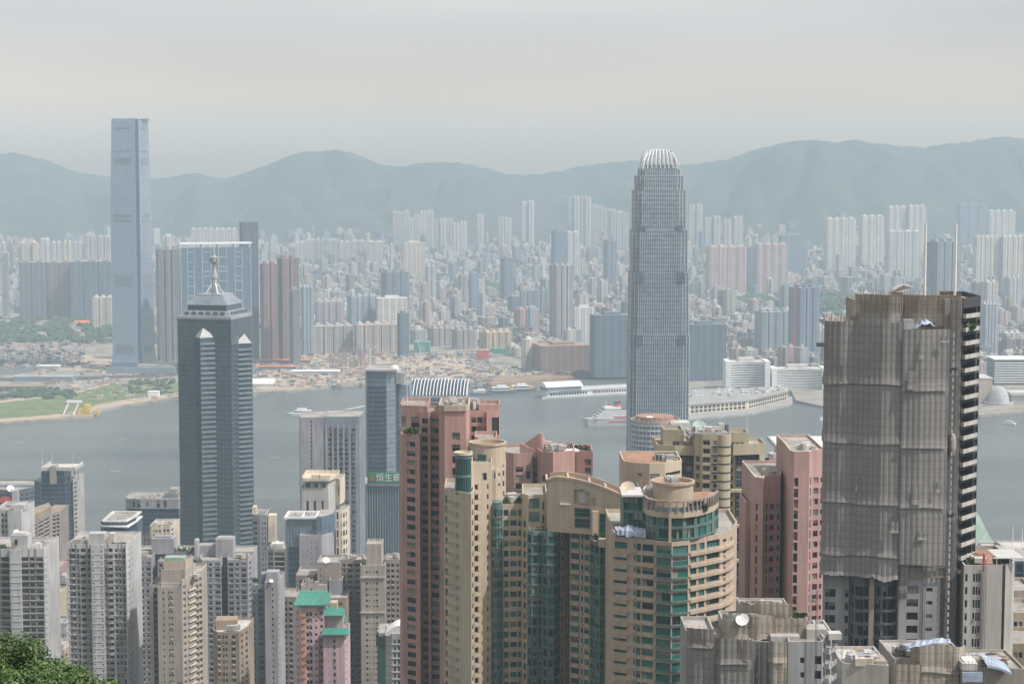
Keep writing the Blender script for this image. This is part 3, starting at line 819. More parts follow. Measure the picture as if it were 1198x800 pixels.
# ---- the blue grid slab with white bands
def grid_slab():
    Y = 3700
    root = thing('apartment_tower', 'broad blue glass slab with white grid bands and white roof line', 'tower', (W(252, 300, Y).x, Y, 4))
    a, b = W(211, 288, Y), W(294, 288, Y+40)
    A, B = Vector((a.x, Y)), Vector((b.x, Y+40)); d = (B-A); L = d.length; u = d/L; n = Vector((u.y, -u.x))
    zt = Zat(290, Y)
    def quadbox(t0, t1, o0, o1, z0, z1, mb, mi=0):
        P = [A+u*t0+n*o1, A+u*t1+n*o1, A+u*t1-n*o0, A+u*t0-n*o0]
        mb.prism([tuple(p) for p in P], z0, z1, mi, bottom=True)
    mb = MB(); quadbox(0, L, 26, 0, 4, zt, mb); mb.build('curtain_wall', 'curtain_blue', root)
    mb = MB()
    for f in (0.0, .09, .185, .30, .42, .53, .645, .76, .865, .985):
        quadbox(L*f, L*f+.9, 0, .8, 4, zt, mb)
    for k in range(1, 75): quadbox(0, L, 0, .3, zt-k*3.2, zt-k*3.2+.3, mb, 1)
    for k in range(1, 26):
        z = zt - k*9.2
        if z < 8: break
        for f0, f1 in ((.1, .18), (.31, .41), (.54, .64), (.77, .86)):
            if (k*7 + int(f0*50)) % 5 < 3: quadbox(L*f0, L*f1, 0, .6, z, z+1.2, mb)
    mb.build('white_band', ['white', 'storey_paint'], root)
    mb = MB(); quadbox(-1, L+1, 27, 1.5, zt+6, zt+9, mb); 
    for f in (0, .3, .53, .76, .97): quadbox(L*f, L*f+2, 20, 0, zt, zt+6, mb)
    mb.build('roof', 'white_paint', root)
    FOOT.append((W(252, 300, Y).x, Y+25, 75, 211, 294, 'blue grid slab'))
grid_slab()

# ---- curved white hotels behind the pier
def curved_hotel(label, px0, px1, top, Y, bulge, floors):
    c = W((px0+px1)/2, top, Y)
    root = thing('hotel', label, 'hotel', (c.x, Y, 4))
    a, b = W(px0, top, Y), W(px1, top, Y); w = b.x-a.x
    N = 14
    fr = [(a.x + w*i/N, Y + bulge*(1-(2*i/N-1)**2)) for i in range(N+1)]
    poly = fr + [(b.x, Y+45), (a.x, Y+45)]
    zt = a.z
    mb = MB(); mb.prism(poly, 4, zt-3, 0); mb.build('wall', 'glass_mid', root)
    mb = MB()
    fh = (zt-6)/floors
    for k in range(floors):
        z = 5 + fh*k
        for (p, q) in zip(fr, fr[1:]):
            mb.prism([(p[0], p[1]-1.6), (q[0], q[1]-1.6), (q[0], q[1]+0.3), (p[0], p[1]+0.3)], z, z+fh*0.5, 0, bottom=True)
    mb.build('balcony', 'white_paint', root)
    for x0, x1 in ((a.x-3, a.x+6), (b.x-6, b.x+3)):
        mb = MB(); mb.box(x0, x1, Y-3, Y+45, 4, zt+2); mb.build('wing', 'white_paint', root)
    mb = MB(); mb.prism([(x, y-2) for x, y in fr] + [(b.x, Y+46), (a.x, Y+46)], zt-3, zt, 0, bottom=True); mb.box(a.x+w*.3, a.x+w*.7, Y+20, Y+40, zt, zt+6)
    mb.build('roof', 'roof_pale', root)
    FOOT.append((c.x, Y+20, w*.6, px0, px1, 'curved white hotel'))
curved_hotel('curved white hotel with stacked balconies, nearer the tallest tower', 851, 899, 424, 3420, 14, 11)
curved_hotel('curved white hotel with stacked balconies, partly hidden by the netted tower', 905, 966, 432, 3430, 12, 12)

# ---- museum dome, tan hall and louvred hall at the right edge
def hall(name, label, cat, px0, px1, top, Y, D, wall, roofm, louvres=0):
    a, b = W(px0, top, Y), W(px1, top, Y)
    root = thing(name, label, cat, ((a.x+b.x)/2, Y, 4))
    mb = MB(); mb.box(a.x, b.x, Y, Y+D, 4, a.z); mb.build('wall', wall, root)
    mb = MB(); mb.box(a.x-1, b.x+1, Y-1, Y+D+1, a.z, a.z+1.5); mb.build('roof', roofm, root)
    if louvres:
        mb = MB()
        for k in range(louvres):
            z = 8 + (a.z-10)*k/louvres
            mb.box(a.x-.5, b.x+.5, Y-1.2, Y, z, z+(a.z-10)/louvres*.45)
        mb.build('louvre', 'white_paint', root)
    FOOT.append(((a.x+b.x)/2, Y+D/2, (b.x-a.x)*.6+10, px0, px1, label))
    return root
hall('concert_hall', 'windowless tan pink hall wall on the shore right of the netted tower', 'hall', 1128, 1161, 443, 3230, 60, 'peach', 'roof_pale')
hall('office_block', 'white louvred block with long horizontal bands at the right edge', 'block', 1164, 1240, 421, 3500, 60, 'glass_mid', 'white_paint', 9)
def dome():
    c = W(1172, 460, 3200); 
    root = thing('museum_dome', 'pale egg shaped dome on the shore beside the tan pink hall', 'dome', (c.x, 3220, 4))
    r = 17.5
    mb = MB(); mb.lathe([(r, 4), (r*1.0, 8), (r*.97, 14), (r*.86, 21), (r*.68, 27), (r*.42, 31.5), (r*.15, 33.5), (.2, 33.8)], c.x, 3220, 28); mb.build('shell', 'white', root, smooth=True)
    mb = MB(); mb.lathe([(r+6, 4), (r+6, 7.5), (r, 7.6)], c.x, 3220, 28); mb.build('base', 'offwhite', root)
    a, b = W(1183, 470, 3215), W(1240, 470, 3215)
    r2 = thing('pavilion', 'low white shoreline building right of the egg shaped dome', 'building', ((a.x+b.x)/2, 3215, 4))
    mb = MB(); mb.box(a.x, b.x, 3215, 3250, 4, Zat(462, 3215)); mb.build('wall', 'offwhite', r2)
    mb = MB(); mb.box(a.x-2, b.x, 3212, 3252, Zat(462, 3215), Zat(459, 3215)); mb.build('roof', 'roof_pale', r2)
dome()

# ---- piers, ship and boats
def long_pier():
    Y = 2990
    pts = [shore_pt(750, 492), shore_pt(806, 492.5), shore_pt(880, 486), shore_pt(927, 474), shore_pt(927, 466), shore_pt(750, 466)]
    root = thing('cruise_pier', 'long cream pier building with arched openings and car park roof', 'pier', (*centroid(pts), 0))
    mb = MB(); mb.prism(ccw(pts), -0.4, 3.4); mb.build('quay', 'concrete', root)
    f = [shore_pt(752, 486), shore_pt(806, 486.5), shore_pt(875, 481), shore_pt(921, 470)]
    bk = [shore_pt(921, 464), shore_pt(752, 470)]
    poly = ccw(f + bk)
    mb = MB(); mb.prism(poly, 3.4, 17); mb.build('wall', 'cream', root)
    mb = MB(); mb.prism(inset(poly, -2.0), 17, 18.2, 0, bottom=True); mb.build('roof', 'concrete', root)
    mb = MB()
    for A, B in zip(f, f[1:]):
        A, B = Vector(A), Vector(B); u = (B-A).normalized(); n = Vector((u.y, -u.x)); L = (B-A).length; k = 4
        while k < L-6:
            for z0, z1 in ((5, 9), (11, 15)):
                p = [A+u*k+n*.3, A+u*(k+5.5)+n*.3]
                mb.face([(*p[0], z0), (*p[1], z0), (*p[1], z1), (*p[0], z1)])
            k += 8.5
    o = mb.build('window', 'glass_dark', root); o['kind'] = 'stuff'
    random.seed(5)
    mb = MB()
    for i in range(120):
        t = random.random(); s = random.random()
        x = f[0][0]*(1-t) + f[3][0]*t; y = (f[0][1]*(1-t) + f[3][1]*t)*(1-s) + s*(bk[1][1]*(1-t)+bk[0][1]*t)
        mb.obox((x, y), R(12), 4.4, 1.9, 18.2, 19.6, random.choice([0, 0, 1, 2]))
    tag(mb.build('parked_cars', ['white_paint', 'slate', 'steel']), 'rows of tiny cars parked on the cruise pier roof', 'cars', kind='stuff')
long_pier()
def white_pier():
    root = thing('ferry_terminal', 'white ferry terminal with barrel roof jutting into the harbour left of the tallest tower', 'terminal', (*shore_pt(690, 466), 0))
    a, b = shore_pt(634, 467), shore_pt(745, 461); k0, k1 = shore_pt(742, 450), shore_pt(640, 455)
    mb = MB(); mb.prism(ccw([a, b, k0, k1]), -0.4, 2.6); mb.build('quay', 'white', root)
    def strip(px0, py0, px1, py1, z0, z1, D, nm, mt):
        A, B = Vector(shore_pt(px0, py0)), Vector(shore_pt(px1, py1)); u = (B-A).normalized(); n = Vector((-u.y, u.x))
        mb = MB(); mb.prism([tuple(A), tuple(B), tuple(B+n*D), tuple(A+n*D)], z0, z1, bottom=True); mb.build(nm, mt, root); return A, B, n
    strip(640, 466, 743, 460, 2.6, 11, 30, 'wall', 'white_paint')
    strip(641, 466.2, 680, 464, 11, 19, 30, 'hall', 'blue_grey')
    A, B, n = strip(639, 466.4, 743, 460, 11, 12.2, 34, 'roof', 'pale_steel')
    A, B = Vector(shore_pt(639, 466.3)), Vector(shore_pt(682, 464)); u = (B-A).normalized(); n = Vector((-u.y, u.x)); mb = MB(); N = 8
    arc = [(-1+34*i/N, 19+8*math.sin(math.pi*i/N)) for i in range(N+1)]
    for (o0, z0), (o1, z1) in zip(arc, arc[1:]):
        mb.face([(*(A+n*o0), z0), (*(B+n*o0), z0), (*(B+n*o1), z1), (*(A+n*o1), z1)])
    mb.face([(*(A+n*o), z) for o, z in reversed(arc)]); mb.face([(*(B+n*o), z) for o, z in arc])
    mb.build('barrel_roof', 'white_paint', root)
    mb = MB()
    A, B = Vector(shore_pt(642, 466.4)), Vector(shore_pt(740, 460.4)); u = (B-A).normalized(); n = Vector((u.y, -u.x)); L = (B-A).length; k = 3
    while k < L-5:
        if not (L*.44 < k < L*.5):
            p, q = A+u*k+n*.8, A+u*(k+3.6)+n*.8
            mb.face([(*p, 5), (*q, 5), (*q, 9.4), (*p, 9.4)])
        k += 5.2
    o = mb.build('window', 'glass_dark', root); o['kind'] = 'stuff'
white_pier()
def cruise_ship():
    bow, stern = Vector(shore_pt(683, 499.5)), Vector(shore_pt(766, 497))
    Y = bow.y
    u = (stern-bow).normalized(); n = Vector((u.y, -u.x)); L = (stern-bow).length; Wd = 22
    root = thing('cruise_ship', 'white cruise ship with red funnel moored behind the tallest tower', 'ship', (*((bow+stern)/2), 0))
    def hullpoly(k, sh=0.0): 
        pr = [(0+sh, 0), (8, 5.5), (22, 9.5), (45, 11), (L, 10)]
        f = [bow + u*a + n*(-11 + b) for a, b in pr]; 
        return [tuple(bow+u*(sh)+n*(-11))] + [tuple(bow+u*a+n*(-11+b*k)) for a, b in pr[1:]] + [tuple(bow+u*a+n*(-11-b*k)) for a, b in reversed(pr[1:])]
    mb = MB(); mb.prism(ccw(hullpoly(.9, 6)), -1, 12, 0, poly_top=ccw(hullpoly(1.0, 0)) ); mb.build('hull', 'white', root)
    def deck(t0, t1, hw, z0, z1, nm, mt, off=0):
        p = [bow+u*t0+n*(-11-hw), bow+u*t1+n*(-11-hw), bow+u*t1+n*(-11+hw+off), bow+u*t0+n*(-11+hw+off)]
        mb = MB(); mb.prism(ccw([tuple(q) for q in p]), z0, z1, bottom=True); mb.build(nm, mt, root)
    z = 12
    for t0, hw in ((18, 10.6), (21, 10.4), (25, 10.2), (29, 10)):
        deck(t0, L-3, hw, z, z+2.3, 'deck', 'white_paint'); deck(t0+1.5, L-4, hw-.5, z+2.3, z+3.3, 'deck_windows', 'glass_mid'); z += 3.3
    deck(34, 60, 7, z, z+4, 'bridge', 'white_paint')
    deck(48, L-4, 10.9, 12.6, 14.2, 'lifeboat', 'orange_paint', .5)
    deck(40, L, 11.2, 6.4, 8.0, 'hull_stripe', 'red_paint', -.25)
    c = bow+u*56+n*(-11)
    mb = MB(); mb.lathe([(6, z), (5.2, z+9)], c.x, c.y, 12); mb.build('funnel', 'red_paint', root)
    mb = MB(); mb.lathe([(5.3, z+9), (5.0, z+11.5)], c.x, c.y, 12); mb.build('funnel_cap', 'sign_dark', root)
    mb = MB(); m = bow+u*38+n*(-11); mb.tube((m.x, m.y, z), (m.x, m.y, z+12), .4); mb.build('mast', 'white_paint', root)
cruise_ship()
def boat(label, px, py, Lm, heading, hullm='white_paint', kind='boat', wake=0, name='motor_boat'):
    p = Vector(shore_pt(px, py)); u = Vector((math.cos(heading), math.sin(heading))); n = Vector((-u.y, u.x)); b = Lm*.16
    root = thing(name, label, kind, (p.x, p.y, 0))
    mb = MB(); pl = lambda k: ccw([tuple(p+u*Lm*.5*k), tuple(p+u*Lm*.25+n*b*k), tuple(p-u*Lm*.5+n*b*k), tuple(p-u*Lm*.5-n*b*k), tuple(p+u*Lm*.25-n*b*k)])
    mb.prism(pl(.86), -.3, Lm*.09, 0, poly_top=pl(1)); mb.build('hull', hullm, root)
    q = p - u*Lm*.08
    mb = MB(); mb.obox(tuple(q), heading, Lm*.55, b*1.5, Lm*.09, Lm*.19); mb.build('cabin', 'white_paint', root)
    mb = MB(); mb.obox(tuple(q+u*Lm*.05), heading, Lm*.3, b*1.1, Lm*.19, Lm*.25); mb.build('bridge', 'white_paint', root)
    mb = MB(); mb.obox(tuple(q), heading, Lm*.56, b*1.52, Lm*.125, Lm*.165); mb.build('window_band', 'glass_dark', root)
    return root, p, u, n
def foam(label, pts):
    """pts: (px, py, half width m) along the wake"""
    mb = MB(); random.seed(3)
    c = [(Vector(shore_pt(a, b)), w) for a, b, w in pts]
    L_, R_ = [], []
    for (p, w) in c:
        L_.append((p.x, p.y - w, 0.06)); R_.append((p.x, p.y + w, 0.06))
    for i in range(len(c)-1): mb.face([L_[i], L_[i+1], R_[i+1], R_[i]])
    o = mb.build('foam_wake', 'white', None)
    tag(o, label, 'wake', kind='stuff')
boat('fast white ferry with red stripe speeding left above the pale slab tower roof', 352, 486, 46, R(176), name='ferry', kind='ferry')
foam('broad white foam wake behind the fast ferry', [(366, 485.5, 5), (385, 483, 8), (400, 480, 10), (420, 476, 9), (445, 471, 5)])
boat('small white launch alone on the water at the right edge', 1180, 496, 22, R(150))
boat('small white launch by the left side of the netted tower', 961, 491, 16, R(80))
for i, (a, b, l) in enumerate([(14, 517, 60), (78, 507, 40), (128, 551, 50), (313, 535, 40), (350, 500, 30), (136, 513, 60), (28, 578, 40), (640, 520, 30)]):
    foam('thin streak of foam on open water, %s of the scattered streaks' % ORD[i], [(a, b, .6), (a+7, b-.3, 1.4), (a+15, b-.2, .4)])
for i, (a, b, l, m) in enumerate([(588, 459.5, 55, 'yellow_paint'), (611, 457.5, 55, 'yellow_paint'), (563, 461.5, 40, 'slate')]):
    root, p, u, n = boat(('yellow decked barge moored left of the white ferry terminal, farther left', 'yellow decked barge moored nearest the white ferry terminal', 'dark barge moored left of the two yellow barges')[i], a, b, l, R(8), 'slate', 'barge', name='barge')
    mb = MB(); mb.obox((p.x, p.y), R(8), l*.7, 9, l*.09, l*.17); mb.build('cargo_deck', m, root)

# ---- waterfront quay left of the white terminal
pts = [shore_pt(548, 452), shore_pt(576, 453), shore_pt(690, 441), shore_pt(690, 437), shore_pt(560, 446)]
mb = MB(); mb.prism(ccw(pts), -.4, 5.2); tag(mb.build('quay', 'timber'), 'brown quay wall along the water left of the white ferry terminal', 'quay', kind='structure')

# ---- reclaimed land on the left: lawns, sandy tracks, roads, trees
def patch(name, pts, z, mat):
    return flat_land(name, [shore_pt(*p) for p in pts], z, 3.9, mat)
patch('lawn', [(-260, 499), (-20, 498), (60, 492), (106, 487), (116, 481), (150, 475), (210, 466), (210, 452), (150, 451), (90, 460), (0, 470), (-260, 478)], 4.5, 'lawn')
patch('sandy_path', [(-260, 499.4), (-20, 498.2), (60, 492.2), (104, 487), (114, 481.5), (150, 475.4), (210, 466.4), (210, 462), (150, 470), (112, 477), (100, 482.5), (56, 489), (-20, 495), (-260, 496)], 4.8, 'sandy_ground')
patch('lawn', [(-20, 489), (30, 485), (66, 481), (78, 474), (60, 470), (0, 476), (-40, 480)], 5.0, 'lawn')
patch('lawn', [(92, 472), (120, 469), (158, 458), (160, 452), (130, 452), (84, 464)], 5.0, 'lawn')
patch('lawn', [(178, 467), (205, 462), (206, 452), (186, 458)], 5.0, 'lawn')
patch('road', [(-40, 477), (0, 474.5), (90, 463.5), (128, 453), (128, 451.5), (88, 461), (0, 472), (-40, 475)], 5.3, 'sandy_ground')
patch('road', [(-60, 449), (90, 447), (205, 442), (300, 440), (300, 437.5), (205, 439.5), (90, 444), (-60, 446)], 5.4, 'asphalt')
patch('sandy_ground', [(300, 459), (335, 458), (425, 450), (560, 444), (560, 424), (430, 412), (300, 420)], 4.5, 'sandy_ground')
patch('sandy_ground', [(60, 437), (130, 432), (132, 423), (100, 418), (70, 428)], 4.7, 'sandy_ground')
patch('pond', [(-60, 446), (20, 440), (66, 431), (86, 421), (70, 414), (20, 412), (-60, 412)], 4.6, 'harbour_water')

def blob(mb, x, y, z, r, rng):
    ico = [(0,0,1)] + [(math.cos(k*2*math.pi/5)*.9, math.sin(k*2*math.pi/5)*.9, .4) for k in range(5)] + [(math.cos((k+.5)*2*math.pi/5), math.sin((k+.5)*2*math.pi/5), -.35) for k in range(5)]
    i0 = len(mb.v)
    for a, b, c in ico:
        s = r*rng.uniform(.65, 1.25)
        mb.v.append((x+a*s, y+b*s, z+c*s*.8))
    for k in range(5):
        mb.f.append((i0, i0+1+k, i0+1+(k+1) % 5)); mb.m.append(0)
        mb.f.append((i0+1+k, i0+6+k, i0+1+(k+1) % 5)); mb.m.append(0)
        mb.f.append((i0+1+(k+1) % 5, i0+6+k, i0+6+(k+1) % 5)); mb.m.append(0)
def wood(label, area, n, r=(4, 8), seed=1, hill=None):
    """area: (px0, px1, py0, py1) of ground seen; hill=(centre px, Y, height, width px, depth)"""
    rng = random.Random(seed); mb = MB()
    for i in range(n):
        px = rng.uniform(area[0], area[1]); py = rng.uniform(area[2], area[3])
        if noise.noise(Vector((px*.05, py*.2, seed))) < -.15: continue
        Y = Yground(py, 4); x = W(px, py, Y).x; z = 4
        for _ in range(30):
            if Y > 5600: z = .75*z + .25*hill_z(x, Y); Y = Yground(py, z); x = W(px, py, Y).x
        rr = rng.uniform(*r)
        blob(mb, x, Y, z+rr*.7, rr, rng)
    if mb.f: tag(mb.build('woodland', 'far_leaf'), label, 'woodland', kind='stuff')
wood('dark belt of park trees left of the foot of the tall glass tower', (-30, 135, 373, 402), 900, (5, 10), 1)
wood('row of trees along the road behind the lawns', (-30, 88, 457, 467), 330, (3, 6), 2)
wood('shrubs and small trees on the lawn beside the shore', (150, 206, 446, 462), 150, (3, 5), 3)
wood('green slopes under the mountain estate left of centre', (480, 640, 288, 306), 420, (4, 8), 4)
wood('street greenery under the highest peak', (340, 470, 292, 314), 380, (4, 8), 5)
wood('trees at the foot of the dark waterfront block', (672, 700, 436, 441), 60, (3, 5), 7)
wood('scattered street trees between the far blocks', (330, 960, 310, 400), 500, (6, 10), 8)

# wooded knoll right of centre
def knoll(label, pxc, Y, hh, wpx, dep, seed):
    rng = random.Random(seed); c = W(pxc, 330, Y); wm = wpx*Y/FPX; mb = MB()
    N = 26
    for i in range(N):
        for j in range(10):
            def p(a, b):
                u, v = a/N*2-1, b/10*2-1
                h = max(0, 1-u*u*abs(u)**.3)*max(0, 1-v*v)
                x, y = c.x+u*wm/2, Y+v*dep
                return (x, y, 3.8 + hh*h*(0.8+.3*noise.noise(Vector((x*.01, y*.01, seed)))))
            mb.face([p(i, j), p(i+1, j), p(i+1, j+1), p(i, j+1)])
            if j < 7:
                for k in range(3):
                    q = p(i+rng.random(), j+rng.random()); rr = rng.uniform(7, 12)
                    if q[2] > 8: blob(mb, q[0], q[1], q[2], rr, rng)
    tag(mb.build('wooded_hill', 'far_leaf'), label, 'hill', kind='structure')
    FOOT.append((c.x, Y, wm*.5, pxc-wpx/2, pxc+wpx/2, 'wooded hill'))
knoll('dark wooded hill among the hazy blocks left of the netted tower', 985, 5000, 75, 150, 170, 11)
knoll('dark wooded hill among hazy blocks right of the red roofed school', 560, 5900, 48, 110, 150, 12)
knoll('dark wooded hill behind the street blocks right of the tallest tower', 880, 5350, 40, 90, 120, 13)

# ---- building site: sheds, containers, cranes
def shed(label, px0, px1, py, D, h, wall, roof, name='shed', gable=2.0, n_out=0):
    a, b = Vector(shore_pt(px0, py)), Vector(shore_pt(px1, py)); b.y = a.y + (b.y-a.y)
    root = thing(name, label, name.replace('_', ' ').split()[-1], ((a.x+b.x)/2, a.y, 4))
    mb = MB(); mb.box(a.x, b.x, a.y, a.y+D, 4, 4+h); mb.build('wall', wall, root)
    mb = MB(); z = 4+h
    A, B, C, Dd = (a.x-.6, a.y-.6, z), (b.x+.6, a.y-.6, z), (b.x+.6, a.y+D+.6, z), (a.x-.6, a.y+D+.6, z)
    r0, r1 = (a.x-.6, a.y+D/2, z+gable), (b.x+.6, a.y+D/2, z+gable)
    mb.face([A, B, r1, r0]); mb.face([C, Dd, r0, r1]); mb.face([B, C, r1]); mb.face([Dd, A, r0]); mb.build('roof', roof, root)
    FOOT.append(((a.x+b.x)/2, a.y+D/2, (b.x-a.x)*.55, px0, px1, label))
shed('long orange red steel shed of the building site, upper one', 303, 362, 428, 24, 7, 'slate', 'orange_paint', 'site_shed')
shed('long orange red steel shed of the building site, lower one', 301, 346, 435, 22, 6, 'slate', 'orange_paint', 'site_shed')
shed('white canopied marquee on the shore right of the green glass octagon tower', 286, 319, 455, 55, 5, 'white', 'white_paint', 'marquee', 7)
shed('long white roofed works shed before the railway yard', 341, 397, 441, 26, 7, 'offwhite', 'white_paint', 'works_shed', 2)
shed('purple brown container stack beside the white roofed works shed', 412, 424, 443, 18, 11, 'rose', 'rose', 'container_stack', .3)
shed('green sheeted scaffold box behind the railway yard', 484, 503, 415, 40, 22, 'jade_tile', 'jade_tile', 'site_hoarding', 1)
shed('low green sheeted wall behind the railway yard, right of the green box', 575, 600, 416, 20, 10, 'jade_tile', 'jade_tile', 'site_hoarding', .5)
shed('red and cream banner clad block by the railway yard', 558, 572, 423, 16, 20, 'red_paint', 'cream', 'site_office', .5)
shed('dark brown covered block with pale poster wall in the yard', 410, 433, 408, 30, 20, 'rose', 'roof', 'site_office', .5)
shed('small white house on the lawn tip near the shore', 173, 185, 467, 18, 9, 'white_paint', 'white_paint', 'pump_house', 1)
shed('long grey roofed works hall behind the lawns', 15, 85, 449, 30, 9, 'blue_grey', 'steel', 'works_shed', 2)
shed('white roofed long shed by the boat basin', 43, 70, 434, 14, 6, 'white', 'white_paint', 'works_shed', 2)
shed('tan sandy store behind the lawns at the left edge', -10, 50, 457, 35, 4, 'tan', 'tan', 'works_shed', 1)
shed('red roofed house group among the park trees', 86, 102, 384, 40, 9, 'cream', 'orange_paint', 'park_house', 5)
def gantry():
    p = Vector(shore_pt(76, 489)); 
    root = thing('gantry_crane', 'white A-frame gantry with yellow block on the tip of the lawns', 'crane', (p.x, p.y+4, 4))
    mb = MB()
    for dx in (0, 16):
        mb.tube((p.x+dx-4, p.y+6, 4.5), (p.x+dx+4, p.y+12, 24), 1.3, 5); mb.tube((p.x+dx-4, p.y+24, 4.5), (p.x+dx+4, p.y+18, 24), 1.3, 5)
    mb.build('leg', 'white_paint', root)
    mb = MB(); mb.box(p.x+1, p.x+23, p.y+10, p.y+20, 23, 26); mb.build('beam', 'white_paint', root)
    for x0, x1, y0, y1, h in ((27, 36, 14, 28, 19), (18, 26.5, 14, 26, 13), (45, 50, 12, 20, 11)):
        mb = MB(); mb.box(p.x+x0, p.x+x1, p.y+y0, p.y+y1, 4.5, h); mb.build('engine_house', 'yellow_paint', root)
gantry()
def tower_crane(label, px, py, top, jib_dx, jib_dz, mat='white_paint'):
    p = Vector(shore_pt(px, py)); zt = Zat(top, p.y)
    root = thing('tower_crane', label, 'crane', (p.x, p.y, 4))
    mb = MB(); s = 1.0
    for a, b in ((-s, -s), (s, -s), (s, s), (-s, s)): mb.box(p.x+a-.25, p.x+a+.25, p.y+b-.25, p.y+b+.25, 4, zt)
    z = 4
    while z < zt-3:
        mb.tube((p.x-s, p.y-s, z), (p.x+s, p.y-s, z+3), .18, 4); mb.tube((p.x+s, p.y-s, z), (p.x+s, p.y+s, z+3), .18, 4); z += 3
    mb.build('mast', mat, root)
    mb = MB(); e = (p.x+jib_dx, p.y-3, zt+jib_dz)
    for o in (-.7, .7): mb.tube((p.x, p.y+o, zt), (e[0], e[1]+o*.3, e[2]), .45, 4)
    mb.tube((p.x, p.y, zt+1.5), e, .35, 4); mb.build('jib', mat, root)
    mb = MB(); s_ = 1 if jib_dx < 0 else -1
    mb.box(min(p.x, p.x+9*s_), max(p.x, p.x+9*s_), p.y-1, p.y+1, zt-1, zt+.2); mb.box(p.x+6*s_-2, p.x+6*s_+2, p.y-1.5, p.y+1.5, zt-2.5, zt+1.5); mb.build('counterweight', 'steel', root)
    mb = MB(); mb.tube((p.x, p.y, zt), (p.x+3*s_, p.y, zt+9), .3, 4); mb.tube((p.x+3*s_, p.y, zt+9), e, .12, 3); mb.tube((p.x+3*s_, p.y, zt+9), (p.x+8*s_, p.y, zt), .12, 3); mb.build('tie_frame', mat, root)
tower_crane('white tower crane with raised jib, leftmost of four in the yard', 433, 437, 409, 14, 8)
tower_crane('white tower crane in the yard above the ribbed roof tower', 492, 434, 408, -6, 16)
tower_crane('white tower crane with long sloping jib right in the yard', 532, 440, 411, -16, -4)
tower_crane('white tower crane behind the tall grey tower, jib pointing left', 477, 443, 420, -14, 7)
tower_crane('red tower crane standing on the stepped glass tower site', 928, 455, 331, 14, 5, 'red_paint')
random.seed(21)
def clutter(label, area, n, cols, hmax=6, name='site_clutter', size=(3, 14), pole=0.0):
    mb = MB(); rng = random.Random(label)
    for i in range(n):
        px, py = rng.uniform(area[0], area[1]), rng.uniform(area[2], area[3])
        p = Vector(shore_pt(px, py)); w, d = rng.uniform(*size), rng.uniform(2.5, 7)
        if rng.random() < pole: mb.obox(tuple(p), 0, .8, .8, 4, 4+rng.uniform(8, 22), rng.randrange(len(cols)))
        else: mb.obox(tuple(p), rng.uniform(-.4, .6), w, d, 4, 4+rng.uniform(1.5, hmax), rng.randrange(len(cols)))
    tag(mb.build(name, cols), label, 'clutter', kind='stuff')
clutter('jumble of containers, cabins and stacked steel over the building site', (300, 575, 416, 456), 1100, ['cream', 'white', 'tan', 'slate', 'rose', 'stone', 'blue_grey', 'terracotta'], 5)
clutter('forest of piling rigs and steel stanchions in the railway yard', (385, 440, 415, 434), 260, ['timber', 'slate', 'rose', 'steel'], 5, 'piling_rigs', pole=.8)
clutter('cabins, trucks and stores along the tracks behind the lawns', (40, 300, 425, 470), 420, ['cream', 'white', 'tan', 'slate', 'stone', 'terracotta'], 4)
clutter('moored lighters and masts crowding the boat basin', (-20, 100, 398, 434), 520, ['slate', 'white', 'timber', 'rose', 'steel', 'charcoal'], 6, 'moored_boats', pole=.25)
clutter('stores and vehicles on the quay right of the yard', (560, 700, 432, 442), 130, ['cream', 'white', 'slate', 'tan'], 5)

# ---- the dense city streets
rng = random.Random(99)
TINTS = [(CREAM, .2), (WHITE, .13), (GREYT, .16), (BLUET, .11), (BROWN, .07), (PINKT, .13), (SLATET, .05), (GREENT, .05), (TANT, .10)]
def pick():
    r = rng.random(); a = 0
    for t, p in TINTS:
        a += p
        if r < a: break
    k = rng.uniform(.8, 1.15)
    return tuple(min(.62, (v*.72 + .28*(sum(t)/3))*k) for v in t)
CITY = []
ca, sa = math.cos(CITY_ROT), math.sin(CITY_ROT)
def near_limit(px):        # where the streets begin, by the photograph's foreground land
    return lerp([(-100, 5250), (135, 5150), (180, 4300), (300, 4250), (352, 4350), (560, 4300), (600, 4000), (690, 3850), (850, 3700), (960, 3600), (1140, 3500), (1300, 3650)], px)
for i in range(-150, 220):
    for j in range(0, 260):
        gx, gy = i*31 + (i//4)*11 + rng.uniform(-3, 3), j*33 + (j//3)*12 + rng.uniform(-3, 3)
        x, y = ca*gx - sa*gy, sa*gx + ca*gy + 900
        if not 3400 < y < 7900: continue
        px = 599 + x/y*FPX
        if not -25 < px < 1225: continue
        if y < near_limit(px): continue
        if y > 6200 and rng.random() < (y-6200)/2400: continue
        if noise.noise(Vector((x*.0022, y*.0022, 4.4))) > .42: continue         # parks
        if rng.random() < .07: continue
        w, d = rng.uniform(15, 30), rng.uniform(15, 27)
        if any((x-a)**2 + (y-b)**2 < (r+12)**2 for a, b, r, *_ in FOOT): continue
        zb = hill_z(x, y) if y > 5600 else 3.9
        zone = noise.noise(Vector((x*.0012, y*.0012, 8.8)))
        h = rng.choice([14, 18, 22, 25, 28, 33, 40]) + 12*zone
        if rng.random() < .045 + .06*max(0, zone): h = rng.uniform(50, 85)
        if y < 4600: h = min(h, rng.uniform(30, 62))
        if px < 135 and y < 5600: h = min(h, 40)
        h = max(12, h)
        CITY.append((x, y, zb-1, w, d, h, pick(), px))
